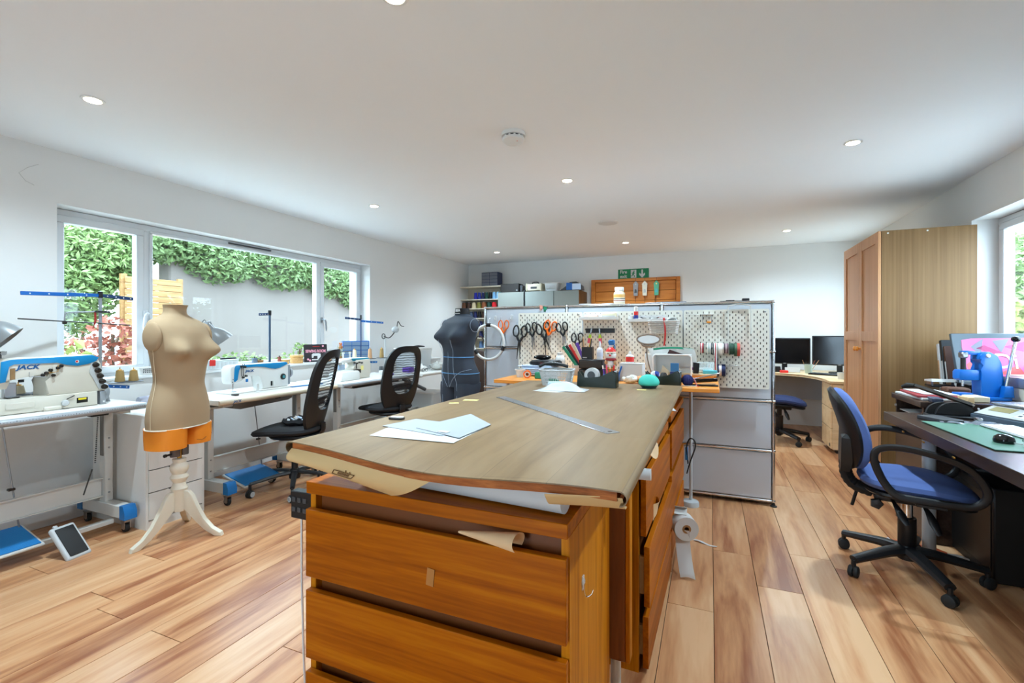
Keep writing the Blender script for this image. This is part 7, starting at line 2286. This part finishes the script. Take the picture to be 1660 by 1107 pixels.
simple('rattan_bundle', 'brown rattan bundle below the hole punch', 'bundle', G().bx(-.06, .06, -.05, .05, 0, .05, .01), mat('rattan', (96, 64, 48), .8, var=.3, scale=60), (1.33, 3.86, ZS2 + .013))
bpy.data.objects['rattan_bundle'].location = (1.44, 3.84, ZS2)
simple('blue_tape', 'bright blue tape roll beside the black tray', 'tape roll', G().lathe([(.016, -.024), (.03, -.024), (.03, .024), (.016, .024), (.016, -.024)], (0, 0, .03), 20, (0, 1, 0)), mat('tape_bright_blue', (28, 90, 214), .4), (1.56, 3.80, ZS2))
flatpack('stack of white cards behind the blue press', 1.66, 4.24, .2, .2, .085, 'paper_white', 0, 'cards', 'card_stack')
flatpack('small beige notebook roll near the guillotine', 1.34, 3.45, .03, .09, .035, 'birch', R(10), 'notebook', 'note_roll')
flatpack('cream booklet stack with brown edge by the blue press', 1.42, 3.56, .08, .13, .03, 'cream_thread', R(5), 'booklets', 'booklet_stack')
flatpack('dark blue tin on the cabinet edge', 1.20, 3.44, .05, .11, .022, mat('tin_blue', (60, 70, 92), .4), R(-8), 'tin', 'tin_box')
# guillotine with a raised arm
t = thing('paper_cutter', 'black paper cutter with raised steel arm', 'paper cutter', (1.18, 3.25, ZK2), R(0))
G().bx(-.08, .13, -.05, .06, .0, .012, .002).o('base', 'black_plastic', t)
n = 20
G().prism([(.085 * math.cos(PI * i / n), .07 * math.sin(PI * i / n)) for i in range(n + 1)], .022, M.Translation((.04, .02, .012)) @ XZ(0), .002).o('guard', 'black_plastic', t)
G().prism([(.075 * math.cos(PI * i / n), .065 * math.sin(PI * i / n)) for i in range(n + 1)], .02, M.Translation((.0, .05, .012)) @ XZ(0), .002).o('guard', 'black_rubber', t)
G().tube([(.11, -.01, .07), (.01, .13, .115), (-.06, .23, .145)], .008, 4, flat=1.6).o('arm', 'dark_steel', t)
G().tube([(-.06, .23, .145), (-.085, .27, .142), (-.10, .29, .13)], [.011, .016, .012], 8).o('grip', 'black_rubber', t)
for p in ((.12, -.034, .058), (.10, -.034, .075)):
    G().lathe([(0, 0), (.006, 0), (.005, .004), (0, .004)], p, 10, (0, -1, 0)).o('bolt', 'chrome', t)
flatpack('dark pouch and grey clutter lying on the near edge of the desk', 1.10, 3.10, .10, .16, .018, 'dark_grey_plastic', R(24), 'pouch', 'pouch', ZK2 + .001)
t = thing('film_packet', 'crumpled grey plastic packets on the dark desk', 'packet', (1.17, 3.10, ZK2))
G().sheet(lambda u, v: V((.24 * u - .10, .14 * v - .09 - .06 * u, .004 + .016 * abs(noise.noise(V((u * 6, v * 5, 2)))) + .006 * math.sin(u * 9))), 18, 12, .002).o('film', mat('film_grey', (120, 126, 134), .15, var=.3, scale=40), t)
simple('silver_clip', 'small silver clip in front of the packets', 'clip', G().box((0, 0, .008), (.022, .04, .014), None, .003), 'steel', (1.22, 3.02, ZK2 + .024))

# blue eyelet press
mat('press_blue', (16, 104, 190), .3, var=.04)
pr = thing('hand_press', 'blue cast hand press with a steel lever and black knob', 'press', (1.43, 3.50, ZK2 + .0), R(0))
PM = lambda y: M.Translation((0, y, 0)) @ XZ(0)
pr.location = (1.51, 3.66, ZS2)
pr.rotation_euler = (0, 0, R(14))
G().prism([(-.045, .02), (.065, .02), (.075, .10), (.06, .22), (.04, .262), (.0, .285), (-.04, .278), (-.055, .26), (-.056, .24), (-.042, .225), (-.045, .205), (-.042, .18), (-.045, .16), (-.045, .11)], .075, PM(.0375), .008).o('column', 'press_blue', pr)
G().prism([(-.145, .115), (-.04, .115), (-.04, .178), (-.145, .178), (-.155, .165), (-.155, .125)], .06, PM(.03), .008).o('jaw', 'press_blue', pr)
G().prism([(-.125, .27), (-.03, .262), (-.035, .285), (-.10, .292), (-.128, .288)], .03, PM(.015), .004).o('rocker', 'press_blue', pr)
G().cyl((-.115, 0, .178), (-.115, 0, .26), .013, n=16).o('ram', 'dark_steel', pr)
G().box((-.115, 0, .265), (.034, .04, .035), None, .006).o('clevis', 'steel', pr)
G().lathe([(0, 0), (.007, 0), (.007, .03), (.011, .032), (.011, .038), (0, .038)], (-.118, 0, .078), 12).o('die', 'chrome', pr)
G().lathe([(0, 0), (.012, 0), (.01, .006), (0, .007)], (-.012, -.0378, .262), 16, (0, -1, 0)).o('pivot_cap', 'white_plastic', pr)
G().lathe([(0, 0), (.007, 0), (.007, .004), (0, .004)], (-.113, -.02, .275), 10, (0, -1, 0)).o('bolt', 'chrome', pr)
G().prism([(-.17, .0), (.095, .0), (.095, .02), (-.17, .02)], .12, PM(.06), .004).o('base', 'press_blue', pr)
G().prism([(.045, .02), (.10, .02), (.094, .085), (.052, .085)], .05, PM(-.02), .006).o('lever_block', 'press_blue', pr)
G().cyl((.072, -.045, .08), (.108, -.06, .345), .0085, n=14).o('lever', 'chrome', pr)
G().ell((.11, -.061, .36), (.021, .021, .017), 18, 12).o('lever_knob', 'black_gloss', pr)
G().prism([(-.16, .02), (-.08, .02), (-.085, .04), (-.155, .04)], .06, PM(.03), .003).o('anvil', 'press_blue', pr)
# scales
t = thing('weighing_scale', 'grey digital weighing scale with a flat steel pan', 'scale', (1.49, 3.17, ZK2), R(22))
G().prism([(-.17, .0), (.15, .0), (.15, .075), (-.04, .075), (-.17, .028)], .30, PM(.15), .006).o('body', mat('scale_slate', (84, 98, 112), .4), t)
Tq = M.Translation((-.1055, 0, .054)) @ M.Rotation(R(-20), 4, 'Y')
g = G(); g.X = Tq
g.box((0, 0, .002), (.12, .27, .004), None, .001)
g.o('control_panel', 'light_grey_plastic', t)
g = G(); g.X = Tq
g.box((.012, .05, .0048), (.05, .11, .002), None, .0005)
g.o('display', mat('lcd', (150, 140, 96), .25), t)
g = G(); g.X = Tq
g.box((.0, -.085, .0048), (.09, .08, .001), None)
g.o('keypad', 'paper_white', t)
for i in range(3):
    for j in range(2):
        g = G(); g.X = Tq
        g.box((-.025 + .025 * i, -.105 + .04 * j, .0056), (.012, .016, .001), None)
        g.o('key', 'dark_grey_plastic', t)
G().prism(rrect(.24, .30, .015), .010, M.Translation((.055, 0, .080)), .002).o('pan', mat('pan_steel', (206, 208, 210), .25, .8), t)
for x in (-.03, .13):
    for y in (-.11, .11):
        G().cyl((x, y, .074), (x, y, .081), .014, n=12).o('pan_support', 'dark_steel', t)
G().box((.12, -.151, .045), (.04, .002, .022), None).o('barcode_label', 'paper_white', t)
G().box((-.035, -.02, .098), (.018, .008, .045), None, .002).o('tag', 'frosted_plastic', t)
# cutting mat, keyboard, mouse
matp = [(1.00, 3.03), (1.02, 2.40), (1.42, 2.40), (1.40, 3.03)]
tag(quad_sheet('cutting_mat', matp, mat('mat_green', (84, 128, 108), .5, var=.03), .003, ZK2 + .003), 'green cutting mat on the dark desk', 'mat')
t = thing('keyboard', 'white flat keyboard lying on the green mat', 'keyboard', (1.285, 2.77, ZK2 + .0065), R(4))
G().box((0, 0, .005), (.13, .42, .008), None, .003).o('case', 'light_grey_plastic', t)
for r_ in range(5):
    for c_ in range(14):
        G().box((-.05 + r_ * .025, -.192 + c_ * .0295, .0105), (.021, .026, .003), None, .0008).o('key', 'white_plastic', t)
t = thing('mouse', 'black mouse with a cable on the green mat', 'mouse', (1.115, 2.56, ZK2 + .0065), R(10))
G().lathe([(.032, .0), (.034, .010), (.030, .024), (.018, .033), (0, .035)], n=20).o('shell', 'black_gloss', t)
G().tube(spline([(.0, -.05, .01), (.03, -.09, .012), (.04, -.05, .03), (.07, .0, .006), (.14, -.04, .004)], 6), .0022, 5).o('cable', 'light_grey_plastic', t)
# books and picture by the window
for i, (y, h_, w_, m_, lb) in enumerate(((4.30, .27, .03, 'paper_white', 'spiral bound cream notebook leaning beside the black box file'), (4.24, .30, .035, mat('file_black', (30, 34, 38), .5), 'black box file leaning behind the pink poster'), (4.18, .26, .025, mat('book_brown', (74, 46, 36), .5), 'brown book leaning behind the pink poster'))):
    t = thing('leaning_book', lb, 'book', (1.62, y - .0, ZS2), rot=(R(-10 - 2 * i), 0, 0))
    G().bx(-.09, .13, -w_ / 2, w_ / 2, 0, h_ + .05, .002).o('cover', m_, t)
    G().bx(-.0915, -.088, -w_ / 2 + .005, w_ / 2 - .005, .06, .2).o('spine_label', 'light_grey_plastic' if i else 'tan_thread', t)
t = thing('poster', 'framed pink gemstone poster with large white lettering', 'poster', (1.50, 4.05, .90), rot=(R(-12), 0, R(28)))
t.location = (1.62, 3.98, .89)
t.rotation_euler = (R(-12), 0, R(14))
G().bx(-.13, .36, -.008, .012, 0, .33, .003).o('frame', mat('frame_slate', (70, 82, 90), .4), t)
G().prism([(-.07, .045), (.35, .045), (.35, .30), (-.02, .295), (-.075, .285), (-.08, .24)], .0012, XZ(-.0085)).o('print', mat('poster_pink', (222, 92, 146), .35, var=.15, scale=6), t)
for pl, m_ in (([(-.07, .12), (.02, .20), (.10, .16), (.0, .06), (-.05, .05)], mat('poster_coral', (226, 88, 86), .35, var=.2, scale=10)), ([(-.03, .24), (.05, .295), (.02, .18)], mat('poster_grey', (120, 116, 130), .35)), ([(.10, .28), (.20, .295), (.14, .20)], 'poster_grey'), ([(.0, .23), (.16, .165), (.2, .175), (.05, .25)], mat('poster_rose', (170, 60, 110), .35)), ([(.10, .06), (.26, .05), (.22, .12)], 'poster_coral'), ([(.16, .24), (.34, .29), (.3, .2)], mat('poster_magenta', (200, 50, 110), .35))):
    G().prism(pl, .0014, XZ(-.0092)).o('facet', m_, t)
text('Di', .14, 'paper_white', t, (.16, -.0118, .14), (PI / 2, 0, 0), align='CENTER', bold=.001)
simple('poster_stand', 'pale block carrying the framed poster behind the press', 'block', G().bx(-.10, .14, -.04, .04, 0, .06, .003), 'paper_white', (1.70, 4.02, ZS2), R(14))
simple('grey_machine_box', 'grey metal box at the right edge beside the poster', 'box', G().bx(-.06, .1, -.08, .08, 0, .06, .004), 'grey_metal', (1.70, 3.66, ZS2 + .075), R(10))
simple('box_plinth', 'cream plinth under the grey metal box', 'plinth', G().bx(-.055, .09, -.07, .07, 0, .074, .002), 'cream_paint', (1.70, 3.66, ZS2), R(10))

# under the desk
t = thing('computer_tower', 'black computer tower under the dark desk', 'computer', (1.40, 3.22, 0))
G().bx(-.13, .13, -.22, .22, .0, .46, .006).o('case', 'desk_black', t)
G().bx(-.1305, -.134, -.2, .2, .05, .42, .002).o('front_panel', 'black_plastic', t)
t = thing('waste_bin', 'black tapered waste bin under the dark desk', 'bin', (1.60, 2.92, 0))
G().lathe([(0, 0), (.12, 0), (.135, .02), (.12, .05), (.13, .28), (.125, .28), (.11, .05), (0, .03)], n=28).o('bin', 'black_plastic', t)
G().tube([(.13 * math.cos(a * PI / 14), .13 * math.sin(a * PI / 14), .28) for a in range(28)], .006, 6, True).o('rim', 'black_rubber', t)
t = thing('cable_bundle', 'black cables hanging under the dark desk', 'cables', (1.50, 2.62, 0))
for i in range(3):
    G().tube(spline([(-.02, .1 - .05 * i, .5), (.0, -.02, .25 + .04 * i), (.03, -.1, .22), (.12, -.16 - .03 * i, .28), (.2, -.25, .2)], 6), .006, 6).o('cable', 'black_rubber' if i else 'dark_grey_plastic', t)
t = thing('drawstring_pouch', 'small orange drawstring pouch lying on the floor under the chair', 'pouch', (1.11, 3.28, 0), R(-14))
g = G().ell((0, 0, .013), (.09, .05, .013), 28, 8)
for v in g.bm.verts:
    v.co.z = max(.001, v.co.z + .006 * noise.noise(v.co * 45))
g.o('body', mat('bag_orange', (206, 92, 48), .8, var=.12, bump=.3, bscale=80), t)
G().tube(spline([(.08, 0, .012), (.13, .008, .012), (.17, -.006, .008), (.21, .0, .008), (.24, -.012, .008)], 5), .006, 6).o('drawstring', 'paper_white', t)
G().tube(spline([(-.08, .01, .012), (-.12, .03, .01), (-.15, .04, .008), (-.17, .075, .008)], 5), .006, 6).o('drawstring', 'paper_white', t)
flatpack('orange fabric offcut lying on the floor behind the chair column', .98, 3.36, .12, .06, .006, 'bag_orange', R(10), 'fabric', 'fabric_offcut', .0)
